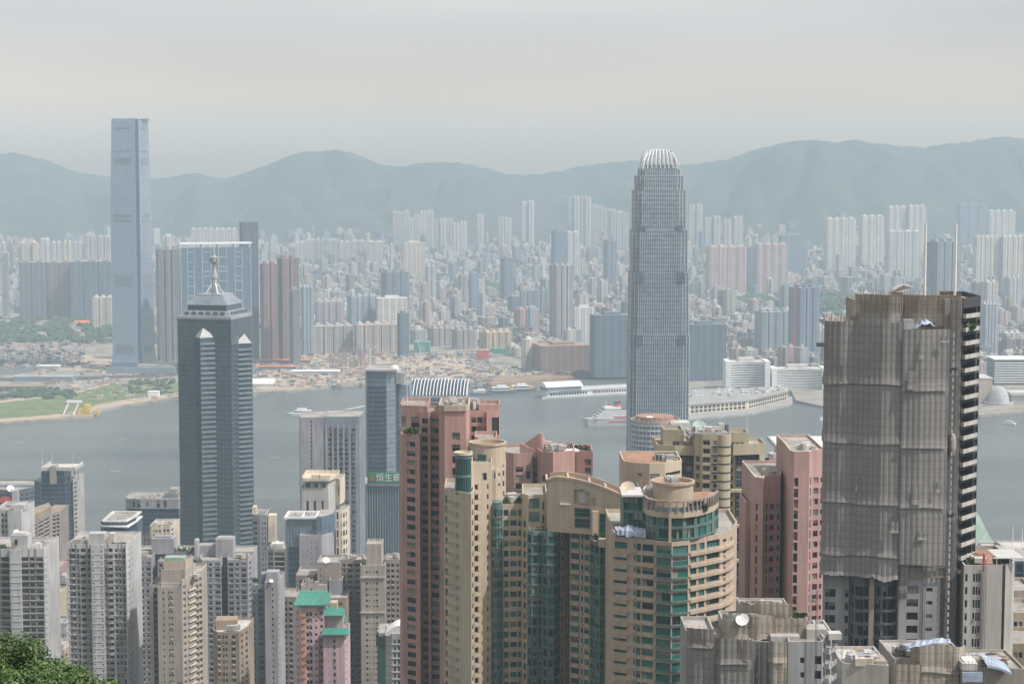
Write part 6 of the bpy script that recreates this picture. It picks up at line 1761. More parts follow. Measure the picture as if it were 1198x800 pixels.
t = Tower('apartment_tower', 'second salmon pink tower with a triangular fin on its roof, behind the beige flats', 'tower', 645, 720)
sg = dict(fh=3.1, glass='dark', wall='salmon', frame='bronze_frame')
t.body([(590, 728), (593, 722), (601, 720), (622.5, 720)], 530, 16, cols=[(603.4, 612, 2.0, 'w'), (615.4, 620.8, 5.2, 'g', {'k1': 1, 'fh': 9, 'dv': -1.0})], row0=549, name='wing', **sg)
t.body([(622.6, 726), (630, 724)], 536, 14, cols=[(624, 628, 1.8, 'w')], row0=546, name='wing', **sg)
t.body([(629, 720), (634, 714), (647, 712), (672.5, 717)], 529, 18, cols=[(632, 645.5, 2.0, 'w', {'row0': 560})], row0=560, **sg)
t.body([(672.7, 724), (693.5, 722)], 527.5, 16, cols=[(684, 691.4, 2.3, 'w', {'rec': .6}), (673, 674.6, 8, 'w', {'k1': 1, 'dv': -2})], row0=541, name='wing', **sg)
t.body([(598, 724), (624, 724)], 537, 12, cols=[], name='wing', **sg)
mb = MB(); a, b, z0 = W(608, 528, 724), W(635, 528, 724), Zat(531, 724); zl, zh = Zat(517.5, 724), Zat(505.5, 724)
f = [(a.x, 724, z0), (b.x, 722, z0), (b.x, 722, zh), (b.x-1.2, 722, zh-.1), (a.x+1.5, 724, zl-.6), (a.x, 724, zl)]; g = [(x, y+1.0, z) for x, y, z in f]
mb.face(f); mb.face(list(reversed(g)))
for i in range(6): mb.face([f[i], g[i], g[(i+1) % 6], f[(i+1) % 6]])
f = [(b.x, 722, z0), (b.x+1.3, 730, z0), (b.x+1.3, 730, z0+4), (b.x, 722, zh)]; mb.face(f)
t.add(mb, 'roof_fin', 'salmon')
planter(t, 655, 690, 730, 526.5, 1.6, 22, 150); mb = MB(); a = W(667, 524, 720); mb.obox((a.x, 722), .4, 6, 4, a.z-1.5, a.z-.8); t.add(mb, 'awning', 'white_paint')
plant(t, 632, 668, 716, 14, 528.5, 5, 10); aerial(t, 652, 511, 529, 722, .12); aerial(t, 648, 514, 529, 720, .12); t.done()

# ---- khaki tower with charcoal panels, and the brown curved roof block in front
t = Tower('apartment_tower', 'khaki tower with charcoal panels, round corner shaft and rooftop dish, right of centre', 'tower', 830, 680)
kg = dict(fh=3.05, glass='mixed', wall='khaki', frame='white_frame')
t.body([(766.5, 692), (769, 684), (790, 682), (813, 682)], 521, 16, cols=[], bottom=532.5, name='balcony_band', **kg)
t.body([(776, 690), (800, 688)], 503, 12, cols=[(787, 795, 1.6, 'd')], row0=519, rows=1, bottom=524, name='penthouse', **kg)
t.body([(768, 690), (770, 686), (793, 685)], 532, 14, cols=[(775, 785, 1.8, 'w')], row0=541, **kg)
t.body([(793, 685), (812, 685)], 532, 12, cols=[(794.5, 801, 1.9, 'w'), (802.5, 809.5, 1.9, 'w')], row0=538, name='infill', wall='charcoal', fh=3.05, glass='mixed', frame='white_frame')
t.body([(811.5, 684), (813, 679), (822, 677), (840, 676)], 508, 16, cols=[(814, 818.8, 2.0, 'd', {'row0': 538}), (822.5, 830.5, 1.8, 'd'), (834.5, 839.4, 1.6, 'w')], row0=518, **kg)
t.balconies(822, 831, 677, 676.6, 529, 3.05, 22, 1.3, .9, 'khaki', slab='khaki')
t.balconies(834, 840, 676.4, 676, 519, 3.05, 24, .7, .6, 'charcoal', slab='charcoal')
c = W(846, 515, 682); mb = MB(); zt = Zat(508, 680); mb.lathe([(2.6, t.base), (2.6, zt), (2.2, zt), (2.2, zt-.8)], c.x, 681, 20); t.add(mb, 'corner_shaft', 'khaki')
mb = MB(); z = zt-4
while z > Zat(820, 680): mb.lathe([(2.63, z-.5), (2.68, z-.5), (2.68, z), (2.63, z)], c.x, 681, 20, cap=False); z -= 3.05*1.0 if False else 3.05
t.add(mb, 'shadow_gap', 'charcoal')
t.body([(852, 690), (858, 687), (895.5, 690)], 519.5, 14, cols=[], bottom=532.5, name='upper_band', **kg)
t.body([(852.5, 690), (860.5, 688.5)], 532, 14, cols=[(853.2, 857.6, 1.9, 'd')], row0=540, name='wing', **kg)
t.body([(860.6, 689.5), (888.6, 691)], 532, 12, cols=[(862, 868.8, 1.9, 'w'), (880.4, 887.6, 1.9, 'w', {'fh': 6.1})], row0=537.5, name='infill', wall='charcoal', fh=3.05, glass='mixed', frame='white_frame')
t.body([(888.7, 688.5), (895, 690)], 532, 12, cols=[], name='wing', **kg)
for py in (573, 614, 655, 700): t.box(852.5, 895.2, 686.6, 3, py, py+3, 'khaki', 'string_course')
t.body([(894, 700), (904, 700)], 541, 12, cols=[(896, 902, 4, 'd')], row0=548, name='wing', wall='charcoal', fh=4.5)
t.body([(852, 694), (876, 694)], 505.5, 10, cols=[], bottom=522, name='penthouse', **kg)
mb = MB()
for px in (857.6, 862.8, 868.4): a = W(px, 518.6, 693.6); mb.box(a.x-.5, a.x+.5, 693.3, 693.9, a.z-.4, a.z+.4)
o = t.add(mb, 'vent', 'charcoal'); o['kind'] = 'stuff'
mb = MB(); a, b = W(806, 508, 680), W(852, 508, 680); mb.box(a.x, b.x, 681, 694, Zat(508, 680)-1, Zat(506.5, 680)); t.add(mb, 'roof_deck', 'steel')
dish(t, 818.5, 497.5, 684, 2.5, 'copper', (.1, -.6, .8)); t.box(841, 848, 686, 4, 496, 507, 'steel', 'cooling_tower'); t.box(849, 852.5, 686, 4, 497, 507, 'slate', 'cooling_tower'); t.box(824, 838, 688, 4, 503, 507, 'stone', 'roof_room'); plant(t, 806, 850, 680, 10, 507, 8, 14, hmax=2.2)
railing(t, [(802, 679), (850, 677)], 506.8, 1.2, 'slate'); aerial(t, 873.5, 476, 506, 694, .14); aerial(t, 843, 491, 500, 686, .1); t.done()
t = Tower('apartment_block', 'beige block with curved edge and red brown flat roof, left of the khaki tower', 'block', 765, 640)
t.body([(728, 650), (730, 646), (742, 642), (760, 640), (778, 641), (797.5, 648)], 542, 18, 'beige', [(746, 751, 1.0, 'w'), (759, 771.5, .9, 'w'), (779, 796, 1.1, 'w'), (737, 740, 1.0, 'w', {'row0': 572})], 4.4, row0=556, glass='dark', roof='terracotta', parapet=.5, coping='cream')
t.box(768, 792, 650, 8, 533, 545, 'charcoal', 'plant_screen'); mb = MB(); a, b = W(767, 536, 648), W(793, 536, 648)
for k in range(7): mb.tube((a.x+(b.x-a.x)*k/6, 649, Zat(544, 648)), (a.x+(b.x-a.x)*k/6, 649, Zat(531, 648)), .12, 4)
mb.tube((a.x, 649, Zat(531, 648)), (b.x, 649, Zat(534, 648)), .2, 4); t.add(mb, 'roof_frame', 'white_frame'); plant(t, 772, 795, 645, 8, 541.5, 3, 8); aerial(t, 774.5, 528, 562, 620, .1); t.done()

# ---- rose towers at right
t = Tower('apartment_tower', 'rose pink tower, lower one of the two rose towers left of the netted tower', 'tower', 900, 562)
rg = dict(fh=3.1, glass='dark', wall='rose', frame='bronze_frame')
t.body([(872.5, 572), (882, 572)], 587, 16, cols=[(876.8, 879, 2.6, 'w')], row0=622, name='wing', coping='cream', **rg)
t.body([(880, 568), (883.5, 562), (893, 560), (894.5, 564), (913.5, 566), (914, 574), (921, 576)], 559, 18, cols=[(884.4, 886.8, 2.1, 'w', {'row0': 594}), (896.4, 898.4, 2.1, 'w'), (900.6, 906, 1.6, 'w'), (909.6, 912.6, 1.7, 'w'), (915.2, 919.6, 1.8, 'd')], row0=596, coping='cream', parapet=.8, **rg)
plant(t, 890, 915, 568, 10, 558.5, 3, 8); t.done()
t = Tower('apartment_tower', 'rose pink tower, taller one of the two rose towers, touching the netted tower', 'tower', 942, 552)
t.body([(919, 566), (924, 554), (929, 551), (947, 551), (949.5, 554), (965, 556)], 528, 20, cols=[(928.6, 934.4, 2.5, 'w', {'rec': .6}), (948.2, 949.4, 2.4, 'w'), (952.2, 958, 1.7, 'w'), (960.4, 963, 1.4, 'd')], row0=564, coping='cream', parapet=.7, **rg)
t.body([(919, 568), (925, 566)], 566, 10, cols=[(920, 922, 3, 'w')], row0=590, name='wing', **rg); plant(t, 930, 960, 556, 10, 527.6, 4, 6)
t.done()
t = Tower('apartment_block', 'khaki low roof with machines behind the lower rose tower', 'block', 905, 720)
t.body([(894, 722), (904, 720), (922, 720)], 546, 14, 'khaki', [], parapet=.7); plant(t, 896, 916, 722, 10, 545, 3, 14, hmax=4); t.done()

# ---- beige and teal development
def gcols(a, b, n, h, gap=.5): 
    w = (b-a)/n
    return [(a+w*i+gap/2, a+w*(i+1)-gap/2, h, 'g') for i in range(n)]
def arc_front(px0, px1, Y, bulge, n): return [(px0+(px1-px0)*i/n, Y - bulge*(1-(2*i/n-1)**2)) for i in range(n+1)]
def slabs(t, front, row0, fh, n, out, h, mat, name='slab', top=600):
    """a projecting floor slab and upstand along a front, one part per storey"""
    q = [Vector(W(a, top, Y)[:2]) for a, Y in front]
    nor = []
    for i in range(len(q)):
        a = q[max(0, i-1)]; b = q[min(len(q)-1, i+1)]; u = (b-a).normalized(); nor.append(Vector((u.y, -u.x)))
    o = [p+m*out for p, m in zip(q, nor)]
    z0 = Zat(row0, min(y for _, y in front)); me = None
    for k in range(n):
        if me is None:
            mb = MB(); poly = [tuple(p) for p in o] + [tuple(p) for p in reversed(q)]
            mb.prism(ccw(poly), z0, z0+h, 0, bottom=True); ob = t.add(mb, name, mat); me = ob.data
        else:
            ob2 = bpy.data.objects.new(name, me); COL.objects.link(ob2); ob2.parent = t.root; ob2.location = ob.location - Vector((0, 0, k*fh))
t = Tower('apartment_tower', 'beige tower with round drum top and green glass corner bay, before the salmon tower', 'tower', 565, 565)
bg_ = dict(fh=3.06, wall='beige', glass='dark', frame='bronze_frame')
t.body([(519.5, 566), (538, 560), (551, 556), (554.5, 563)], 577.5, 18, cols=[(520.6, 523.4, 2.0, 'w'), (552, 553.8, 1.8, 'w')], row0=590, **bg_)
# shelves for air conditioners on the blank side
A, B = W(524, 590, 564.3), W(535.5, 590, 560.6); ang = math.atan2(B.y-A.y, B.x-A.x); me = None
for k in range(21):
    if me is None:
        mb = MB(); L = math.hypot(B.x-A.x, B.y-A.y); mb.box(-L/2, L/2, -.55, 0, .55, .75); mb.box(L*.2, L*.48, -.6, 0, -.35, .55); ob = mb.build('appliance_shelf', 'stone'); me = ob.data
    else:
        ob = bpy.data.objects.new('appliance_shelf', me); COL.objects.link(ob)
    ob.parent = t.root; ob.location = Vector(((A.x+B.x)/2, (A.y+B.y)/2, Zat(589, 562)-3.06*k)) - world_of(t.root); ob.rotation_euler = (0, 0, ang)
# glass corner bay
c = W(542, 555, 562); mb = MB(); rr = 2.25; z0, z1 = Zat(579, 560), Zat(533, 560); mb.lathe([(rr, z0), (rr, z1)], c.x, 562.5, 20); t.add(mb, 'glass_bay', 'teal_dark')
mb = MB()
for py in (577, 557, 535): z = Zat(py, 560); mb.lathe([(rr, z-.5), (rr+.18, z-.5), (rr+.18, z+.2), (rr, z+.2)], c.x, 562.5, 20)
for k in range(20): q = 2*math.pi*k/20; mb.obox((c.x+rr*math.cos(q), 562.5+rr*math.sin(q)), q, .12, .08, z0, z1)
t.add(mb, 'bay_frame', 'jade_slab')
mb = MB(); z = Zat(533, 560); mb.lathe([(rr+.5, z), (rr+.5, z+.8), (rr+.1, z+.8), (rr+.1, z+.2)], c.x, 562.5, 20); t.add(mb, 'bay_roof', 'cream')
P = [tuple(W(p, 575, y)[:2]) for p, y in ((521, 567), (535, 561.5), (536, 566), (524, 571))]; mb = MB(); mb.prism(ccw(P), Zat(578, 562), Zat(575.5, 562), 0, bottom=True); t.add(mb, 'terrace_planter', 'charcoal')
# drum
c = W(570.5, 530, 588); rr = 21.2*585/FPX; z0, z1 = Zat(572, 583), Zat(519, 583)
mb = MB(); mb.lathe([(rr, z0), (rr, z1-.7)], c.x, 588, 40, cap=False); t.add(mb, 'drum', 'beige')
mb = MB(); mb.lathe([(rr, z1-.9), (rr+.35, z1-.7), (rr+.35, z1), (rr-.3, z1), (rr-.3, z1-1.3)], c.x, 588, 40); t.add(mb, 'drum_rim', 'peach')
mb = MB(); mb.lathe([(rr-.5, z1-1.4), (rr-.5, z1-1.2)], c.x, 588, 24); t.add(mb, 'drum_roof', 'terracotta')
t.body([(551, 568), (554, 571), (575.5, 573.5)], 543.5, 18, cols=[(564, 569.5, 2.2, 'w', {'k1': 1, 'dv': 3.0, 'row0': 572}), (552.6, 559.4, 1.6, 'd'), (566.6, 571.6, 1.5, 'w')], row0=572, **bg_)
mb = MB(); a, b = W(558.6, 532, 582.2), W(568.6, 532, 582.2); mb.box(a.x, b.x, 582.2, 583.8, Zat(543, 582), Zat(532, 582)); t.add(mb, 'drum_window', 'teal_dark')
t.body([(575.6, 575), (580, 575), (591.5, 580)], 549, 16, cols=[(578, 580, 1.8, 'w', {'k1': 1}), (583, 585, 1.0, 'w', {'k1': 2}), (588, 590, 1.6, 'w', {'k1': 3})], row0=556, bottom=600, name='wing', **bg_)
t.balconies(552.8, 560, 569.5, 571.5, 572, 3.06, 20, .8, .8, 'peach', slab='beige')
t.done()
t = Tower('apartment_tower', 'beige and peach tower with three green glass bays and curved top wall, centre', 'tower', 640, 570)
t.body([(574.5, 578), (588, 574), (612, 575)], 589.5, 16, cols=[(589, 595, 1.9, 'g'), (597, 604.6, 1.6, 'g'), (606, 609.8, 1.9, 'w')], row0=600, wall='peach', fh=3.06, glass='teal', frame='green_frame')
fr = arc_front(574.5, 588, 573.5, 1.6, 4); t.body(fr, 591, 6, cols=gcols(574.8, 587.8, 4, 2.1, .15), row0=600.5, wall='jade_slab', fh=3.06, glass='teal', frame='green_frame', name='glass_bay'); slabs(t, fr, 606, 3.06, 20, .3, .45, 'jade_slab', 'bay_slab', 591)
mb = MB(); mb.lathe([(1.9, Zat(591.5, 573)), (2.0, Zat(588.5, 573)), (1.2, Zat(586, 573))], W(580, 590, 575).x, 575.5, 16); t.add(mb, 'bay_cap', 'jade_slab')
planter(t, 590, 610, 578, 588, 1.2, 31, 110); plant(t, 590, 608, 577, 8, 588.5, 3, 6)
t.body([(611, 573), (618, 570), (640, 571)], 579, 18, cols=[(612.2, 615.2, 2.0, 'w', {'row0': 614}), (613, 631, 3.0, 'g', {'k1': 2, 'fh': 4.0, 'row0': 589}), (634.5, 637, 2.4, 'w', {'k1': 2, 'fh': 4.0, 'row0': 592})], row0=589, wall='beige', fh=3.06, glass='teal', frame='green_frame')
t.body([(616, 571), (640, 572), (657, 576)], 620, 14, cols=[], wall='peach')
fr = [(617, 568), (622, 565.5), (629, 566), (634, 566.5), (640, 564.5), (648, 564.5), (654, 568)]
t.body(fr, 622, 8, cols=gcols(617.3, 653.7, 6, 2.35, .14), row0=632, wall='jade_slab', fh=3.06, glass='teal', frame='green_frame', name='glass_bay'); slabs(t, fr, 637.5, 3.06, 16, .35, .5, 'jade_slab', 'bay_slab', 622)
railing(t, [(617, 568), (622, 565.5), (640, 564.5), (654, 568)], 622, 1.6, 'pale_steel', .6); planter(t, 628, 642, 568, 621, .8, 32, 60)
t.body([(652, 572), (655.5, 569), (667, 574)], 616, 14, cols=[(657, 660, 1.6, 'w'), (662, 665, 1.6, 'd')], row0=630, wall='peach', fh=3.06, glass='dark', name='wing')
# the big wall with a sweeping top
Yw = 556
A, B = W(640, 570, 565), W(729, 570, Yw); N = 14; mb = MB()
tops = [(640, 561), (650, 557.5), (668, 559.5), (685, 563), (700, 567.5), (715, 573.5), (729, 580)]
fr_ = [(A.x+(B.x-A.x)*i/N, 565+(Yw-565)*i/N, Zat(lerp(tops, 640+89*i/N), 565+(Yw-565)*i/N)) for i in range(N+1)]
zlo = Zat(625, 560)
for (x0, y0, z0), (x1, y1, z1) in zip(fr_, fr_[1:]):
    pm = 599 + (x0+x1)/2/((y0+y1)/2)*FPX*CP
    def seg(za, zb_, zc, zd): mb.face([(x0, y0, za), (x1, y1, zb_), (x1, y1, zd), (x0, y0, zc)])
    mb.face([(x0, y0, z0), (x1, y1, z1), (x1, y1+.8, z1), (x0, y0+.8, z0)]); mb.face([(x1, y1+.8, zlo), (x0, y0+.8, zlo), (x0, y0+.8, z0), (x1, y1+.8, z1)])
    if 673 < pm < 703:
        zc = Zat(591, 560) ; zo = min(z0, z1) - 1.2 - .10*abs(pm-690)*.3
        zo = min(zo, zc + 4.6 - .012*(pm-680)**2)
        if zo > zc+.4: seg(zlo, zlo, zc, zc); seg(zo, zo, z0, z1); continue
    seg(zlo, zlo, z0, z1)
t.add(mb, 'sweeping_wall', 'beige')
mb = MB()
for (x0, y0, z0), (x1, y1, z1) in zip(fr_, fr_[1:]):
    f = [(x0, y0-.35, z0), (x1, y1-.35, z1), (x1, y1+.9, z1), (x0, y0+.9, z0)]; g = [(x, y, z-.5) for x, y, z in f]; h_ = [(x, y, z+.25) for x, y, z in f]
    mb.face(h_); mb.face([g[0], g[1], h_[1], h_[0]]); mb.face([g[2], g[3], h_[3], h_[2]]); mb.face(list(reversed(g)))
t.add(mb, 'coping', 'peach')
back = [(x+1.0, y+11, z-1.2) for x, y, z in fr_]; mb = MB()
for (a0, a1), (b0, b1) in zip(zip(fr_, fr_[1:]), zip(back, back[1:])):
    if not 673 < 599+a1[0]/a1[1]*FPX*CP < 706: mb.face([(a0[0], a0[1]+.8, a0[2]-1.4), (a1[0], a1[1]+.8, a1[2]-1.4), b1, b0])
t.add(mb, 'roof', 'terracotta')
mb = MB()
for (x0, y0, z0), (x1, y1, z1) in zip(back, back[1:]):
    mb.face([(x1, y1, z1-2), (x0, y0, z0-2), (x0, y0, z0+1.3), (x1, y1, z1+1.3)]); mb.face([(x0, y0-.6, z0-.3), (x1, y1-.6, z1-.3), (x1, y1-.6, z1+1.3), (x0, y0-.6, z0+1.3)]); mb.face([(x0, y0-.6, z0+1.3), (x1, y1-.6, z1+1.3), (x1, y1, z1+1.3), (x0, y0, z0+1.3)])
for i in (0, 4, 8, 11, 14): x, y, z = fr_[i]; mb.box(x-.3, x+.3, y+.8, y+11, z-1.5, z-.1)
t.add(mb, 'roof_beam', 'peach')
plant(t, 674, 700, 560, 7, 589, 4, 14, ('white', 'roof_pale', 'white_paint'), hmax=3.4)
mb = MB(); a, b = W(655, 590, 562), W(728, 590, 562); mb.box(a.x, b.x, 562, 571, Zat(592, 560), Zat(590.6, 560)); t.add(mb, 'service_deck', 'roof_pale')
mb = MB()
for (pa, pb, p0, p1) in ((672.4, 690, 594.5, 604), (672.4, 690, 606.5, 616.5), (701.4, 711.6, 601, 623)):
    ya, yb = 565-9*(pa-640)/89, 565-9*(pb-640)/89
    a, b = W(pa, p0, ya), W(pb, p0, yb); y = (ya+yb)/2; n = max(2, int((b.x-a.x)/1.0)); z0, z1 = Zat(p1, y), Zat(p0, y)
    def strip(f0, f1, o0, o1, za, zb_, m):
        x0, x1, q0, q1 = a.x+(b.x-a.x)*f0, a.x+(b.x-a.x)*f1, ya+(yb-ya)*f0, ya+(yb-ya)*f1
        m.prism([(x0, q0-o1), (x1, q1-o1), (x1, q1-o0), (x0, q0-o0)], za, zb_, 0, bottom=True)
    m2 = MB(); strip(0, 1, -.3, .12, z0, z1, m2); t.add(m2, 'window', 'teal_dark')
    m3 = MB()
    for k in range(n+1): strip(max(0, k/n-.012), min(1, k/n+.012), .1, .26, z0, z1, m3)
    for z in (z0, z1, (z0+z1)/2): strip(0, 1, .1, .28, z-.12, z+.12, m3)
    t.add(m3, 'window_frame', 'green_frame')
m2 = MB(); a, b = W(693, 600, 558.6), W(700, 600, 558.6); m2.box(a.x, b.x, 557.6, 559.6, Zat(626, 558), Zat(598, 558)); t.add(m2, 'pier', 'peach')
t.body([(666.5, 572), (667, 566), (690.5, 562)], 622, 14, cols=[(668.4, 678, 1.8, 'g'), (680, 682.4, 1.6, 'a'), (684, 689.6, 1.8, 'g')], row0=628, wall='peach', fh=3.1, glass='teal', frame='green_frame', name='wing')
t.balconies(668, 678.4, 566, 564.2, 628, 3.1, 15, .5, .9, 'peach', slab='beige')
fr = [(690.5, 561), (695, 557), (702, 555.5), (707, 556), (712, 554), (716.5, 556)]
t.body(fr, 636, 10, cols=gcols(690.8, 716.2, 5, 2.35, .14), row0=645, wall='jade_slab', fh=3.1, glass='teal', frame='green_frame', name='glass_bay'); slabs(t, fr, 650.5, 3.1, 13, .35, .5, 'jade_slab', 'bay_slab', 636)
mb = MB(); P = t.poly_of([(700, 555), (707, 553.5), (717, 553)], 636, 8); mb.prism(ccw(P), Zat(640, 554), Zat(631, 554), 0); t.add(mb, 'planter_box', 'peach'); planter(t, 694, 718, 557, 631, 1.4, 33, 140)
t.done()

t = Tower('apartment_tower', 'round fronted green glass tower with peach bands, pergola terrace and drum top', 'tower', 790, 510)
pg = dict(fh=3.1, wall='peach', glass='teal', frame='green_frame')
front = [(715.5, 518), (716, 511), (766, 505.5), (767.5, 504.2), (786, 502.4), (805.5, 504.2), (807, 506), (825, 509.5), (826, 510.2), (843, 514), (853, 519), (858.5, 524), (862, 532)]
t.body(front, 634, 20, cols=[(719.2, 733.4, 1.75, 'g'), (741.6, 743.8, 1.3, 'a'), (744.8, 749.8, 1.9, 'g'), (751.6, 764.6, 1.8, 'g'), (768, 785, 2.25, 'g'), (787, 805.2, 2.25, 'g'), (808, 815, 1.8, 'g'), (817.6, 824.4, 1.8, 'g'), (827, 842, 1.9, 'g', {'rec': .6}), (845.6, 849.6, .9, 'a')], row0=644, **pg)
slabs(t, [(767, 504), (786, 502.2), (806, 504)], 650.6, 3.1, 12, .25, .5, 'jade_slab', 'bay_slab', 640)
slabs(t, [(736.5, 509), (766, 505.6)], 650, 3.1, 12, .45, .18, 'beige', 'ledge', 640); slabs(t, [(716, 511), (735, 508.8)], 652, 3.1, 12, .5, 1.05, 'peach', 'balcony_band', 640)
slabs(t, [(807, 506), (826, 510), (843, 514), (853, 518.6), (858.5, 523.6)], 650.6, 3.1, 12, .5, .85, 'peach', 'balcony_band', 640)
fr = [(752, 514), (757, 508.5), (768, 505.5), (783, 503.8), (800, 504), (815, 506.5), (828, 510.5), (836, 515), (840.5, 521)]
for py0, py1, nm in ((603.5, 617, 'upper_storey'), (617, 632, 'upper_storey')):
    t.body(fr, py0, 14, cols=gcols(752.5, 783, 5, 2.5, .12)+gcols(784.5, 840, 8, 2.5, .12), row0=(py0+py1)/2, rows=1, bottom=py1, wall='jade_slab', fh=3.1, glass='teal', frame='green_frame', name=nm)
mb = MB(); a = W(783.8, 610, 503.4); mb.box(a.x-.35, a.x+.35, 503, 504.4, Zat(634, 503), Zat(603, 503)); t.add(mb, 'pier', 'peach')
f2 = [(p, y-.7) for p, y in fr]; P = t.poly_of(f2, 601, 15); mb = MB(); z0, z1 = Zat(604.5, 505), Zat(597.5, 505); mb.prism(ccw(P), z0, z1, 0, top=1, bottom=True); t.add(mb, 'terrace_slab', ['beige', 'terracotta'])
# pergola of upright frames
q = [W(p, 597, y) for p, y in f2]; k = 0
segs = list(zip(q, q[1:])); acc = 0
for A, B in segs:
    A, B = Vector((A.x, A.y, z1)), Vector((B.x, B.y, z1)); L = (B-A).length; m = max(1, round(L/1.55))
    for i in range(m):
        p = A+(B-A)*(i/m); mb = MB(); u = (B-A).normalized(); a = math.atan2(u.y, u.x); mb.obox((p.x, p.y), a, .38, .38, z1, z1+2.5); t.add(mb, 'pergola_post', 'taupe')
mb = MB(); P2 = [tuple(v[:2]) for v in q]; nor = []
Q2 = inset(P, .7); M_ = len(q)
mb.prism(ccw([tuple(P[i]) for i in range(M_)] + [tuple(Q2[i]) for i in reversed(range(M_))]), z1+2.5, z1+2.85, 0, bottom=True); t.add(mb, 'pergola_beam', 'taupe')
mb = MB(); mb.prism(ccw([tuple(inset(P, .3)[i]) for i in range(M_)] + [tuple(inset(P, .4)[i]) for i in reversed(range(M_))]), z1, z1+1.2, 0); t.add(mb, 'glass_railing', 'curtain_pale')
c = W(787.5, 570, 514); rr = 24.3*511/FPX; z0 = z1; z2 = Zat(566, 510)
mb = MB(); mb.lathe([(rr, z0-.2), (rr, z2-.5)], c.x, 514.5, 40, cap=False); t.add(mb, 'drum', 'beige')
mb = MB(); mb.lathe([(rr, z2-.6), (rr+.4, z2-.4), (rr+.4, z2+.3), (rr-.3, z2+.3), (rr-.3, z2-.8)], c.x, 514.5, 40); t.add(mb, 'drum_rim', 'peach')
mb = MB(); mb.lathe([(rr-.5, z2-.9), (rr-.5, z2-.75)], c.x, 514.5, 24); t.add(mb, 'drum_roof', 'terracotta')
plant(t, 775, 800, 510, 8, 565.5, 6, 9, hmax=1.4); planter(t, 806, 828, 508, 598, 1.6, 41, 130); planter(t, 812, 822, 510, 592, 1.0, 42, 50); planter(t, 845, 856, 520, 631, .7, 44, 40)
# green glass block and tarpaulin
t.body([(728.5, 524), (729, 516), (752, 513)], 580.5, 12, cols=gcols(729.6, 751.4, 4, 3.6, .3), row0=590, rows=2, bottom=634, wall='jade_slab', fh=4.4, glass='teal', frame='green_frame', name='glass_block')
t.box(727.5, 753, 512.5, 13, 578.8, 581, 'pale_steel', 'coping'); dish(t, 734.5, 570.5, 520, 2.1, 'cream', (-.1, -.75, .65)); dish(t, 757, 571.5, 516, 1.1, 'white_paint', (-.4, -.7, .5)); t.box(755, 764, 514, 5, 573, 582, 'stone', 'roof_room')
t.body([(717, 514), (719, 510.6), (756, 506.6)], 626.5, 10, cols=[(720, 736, 1.0, 'g')], row0=631, rows=1, bottom=636, name='terrace', **pg)
mb = MB(); a, b = W(719.5, 626, 509), W(756, 626, 506); N = 14; rr_ = random.Random(4); zz0, zz1 = Zat(626, 508), Zat(617, 508)
top = [(a.x+(b.x-a.x)*i/N, 509-3*i/N+2.6, zz1+rr_.uniform(-.5, .5)) for i in range(N+1)]; mid = [(a.x+(b.x-a.x)*i/N+rr_.uniform(-.1, .1), 509-3*i/N+.3+rr_.uniform(-.3, .3), zz0+1.2+rr_.uniform(-.3, .3)) for i in range(N+1)]; bot = [(x, y-.25, zz0+rr_.uniform(-.5, .2)) for x, y, z in mid]
for L1, L2 in ((top, mid), (mid, bot)):
    for i in range(N): mb.face([L2[i], L2[i+1], L1[i+1], L1[i]])
tp = mb.build('tarpaulin', 'blue_tarp', None, off=Vector((a.x, 509, zz0))); tag(tp, 'crumpled pale blue tarpaulin over the terrace of the round fronted green tower', 'tarpaulin')
t.done()
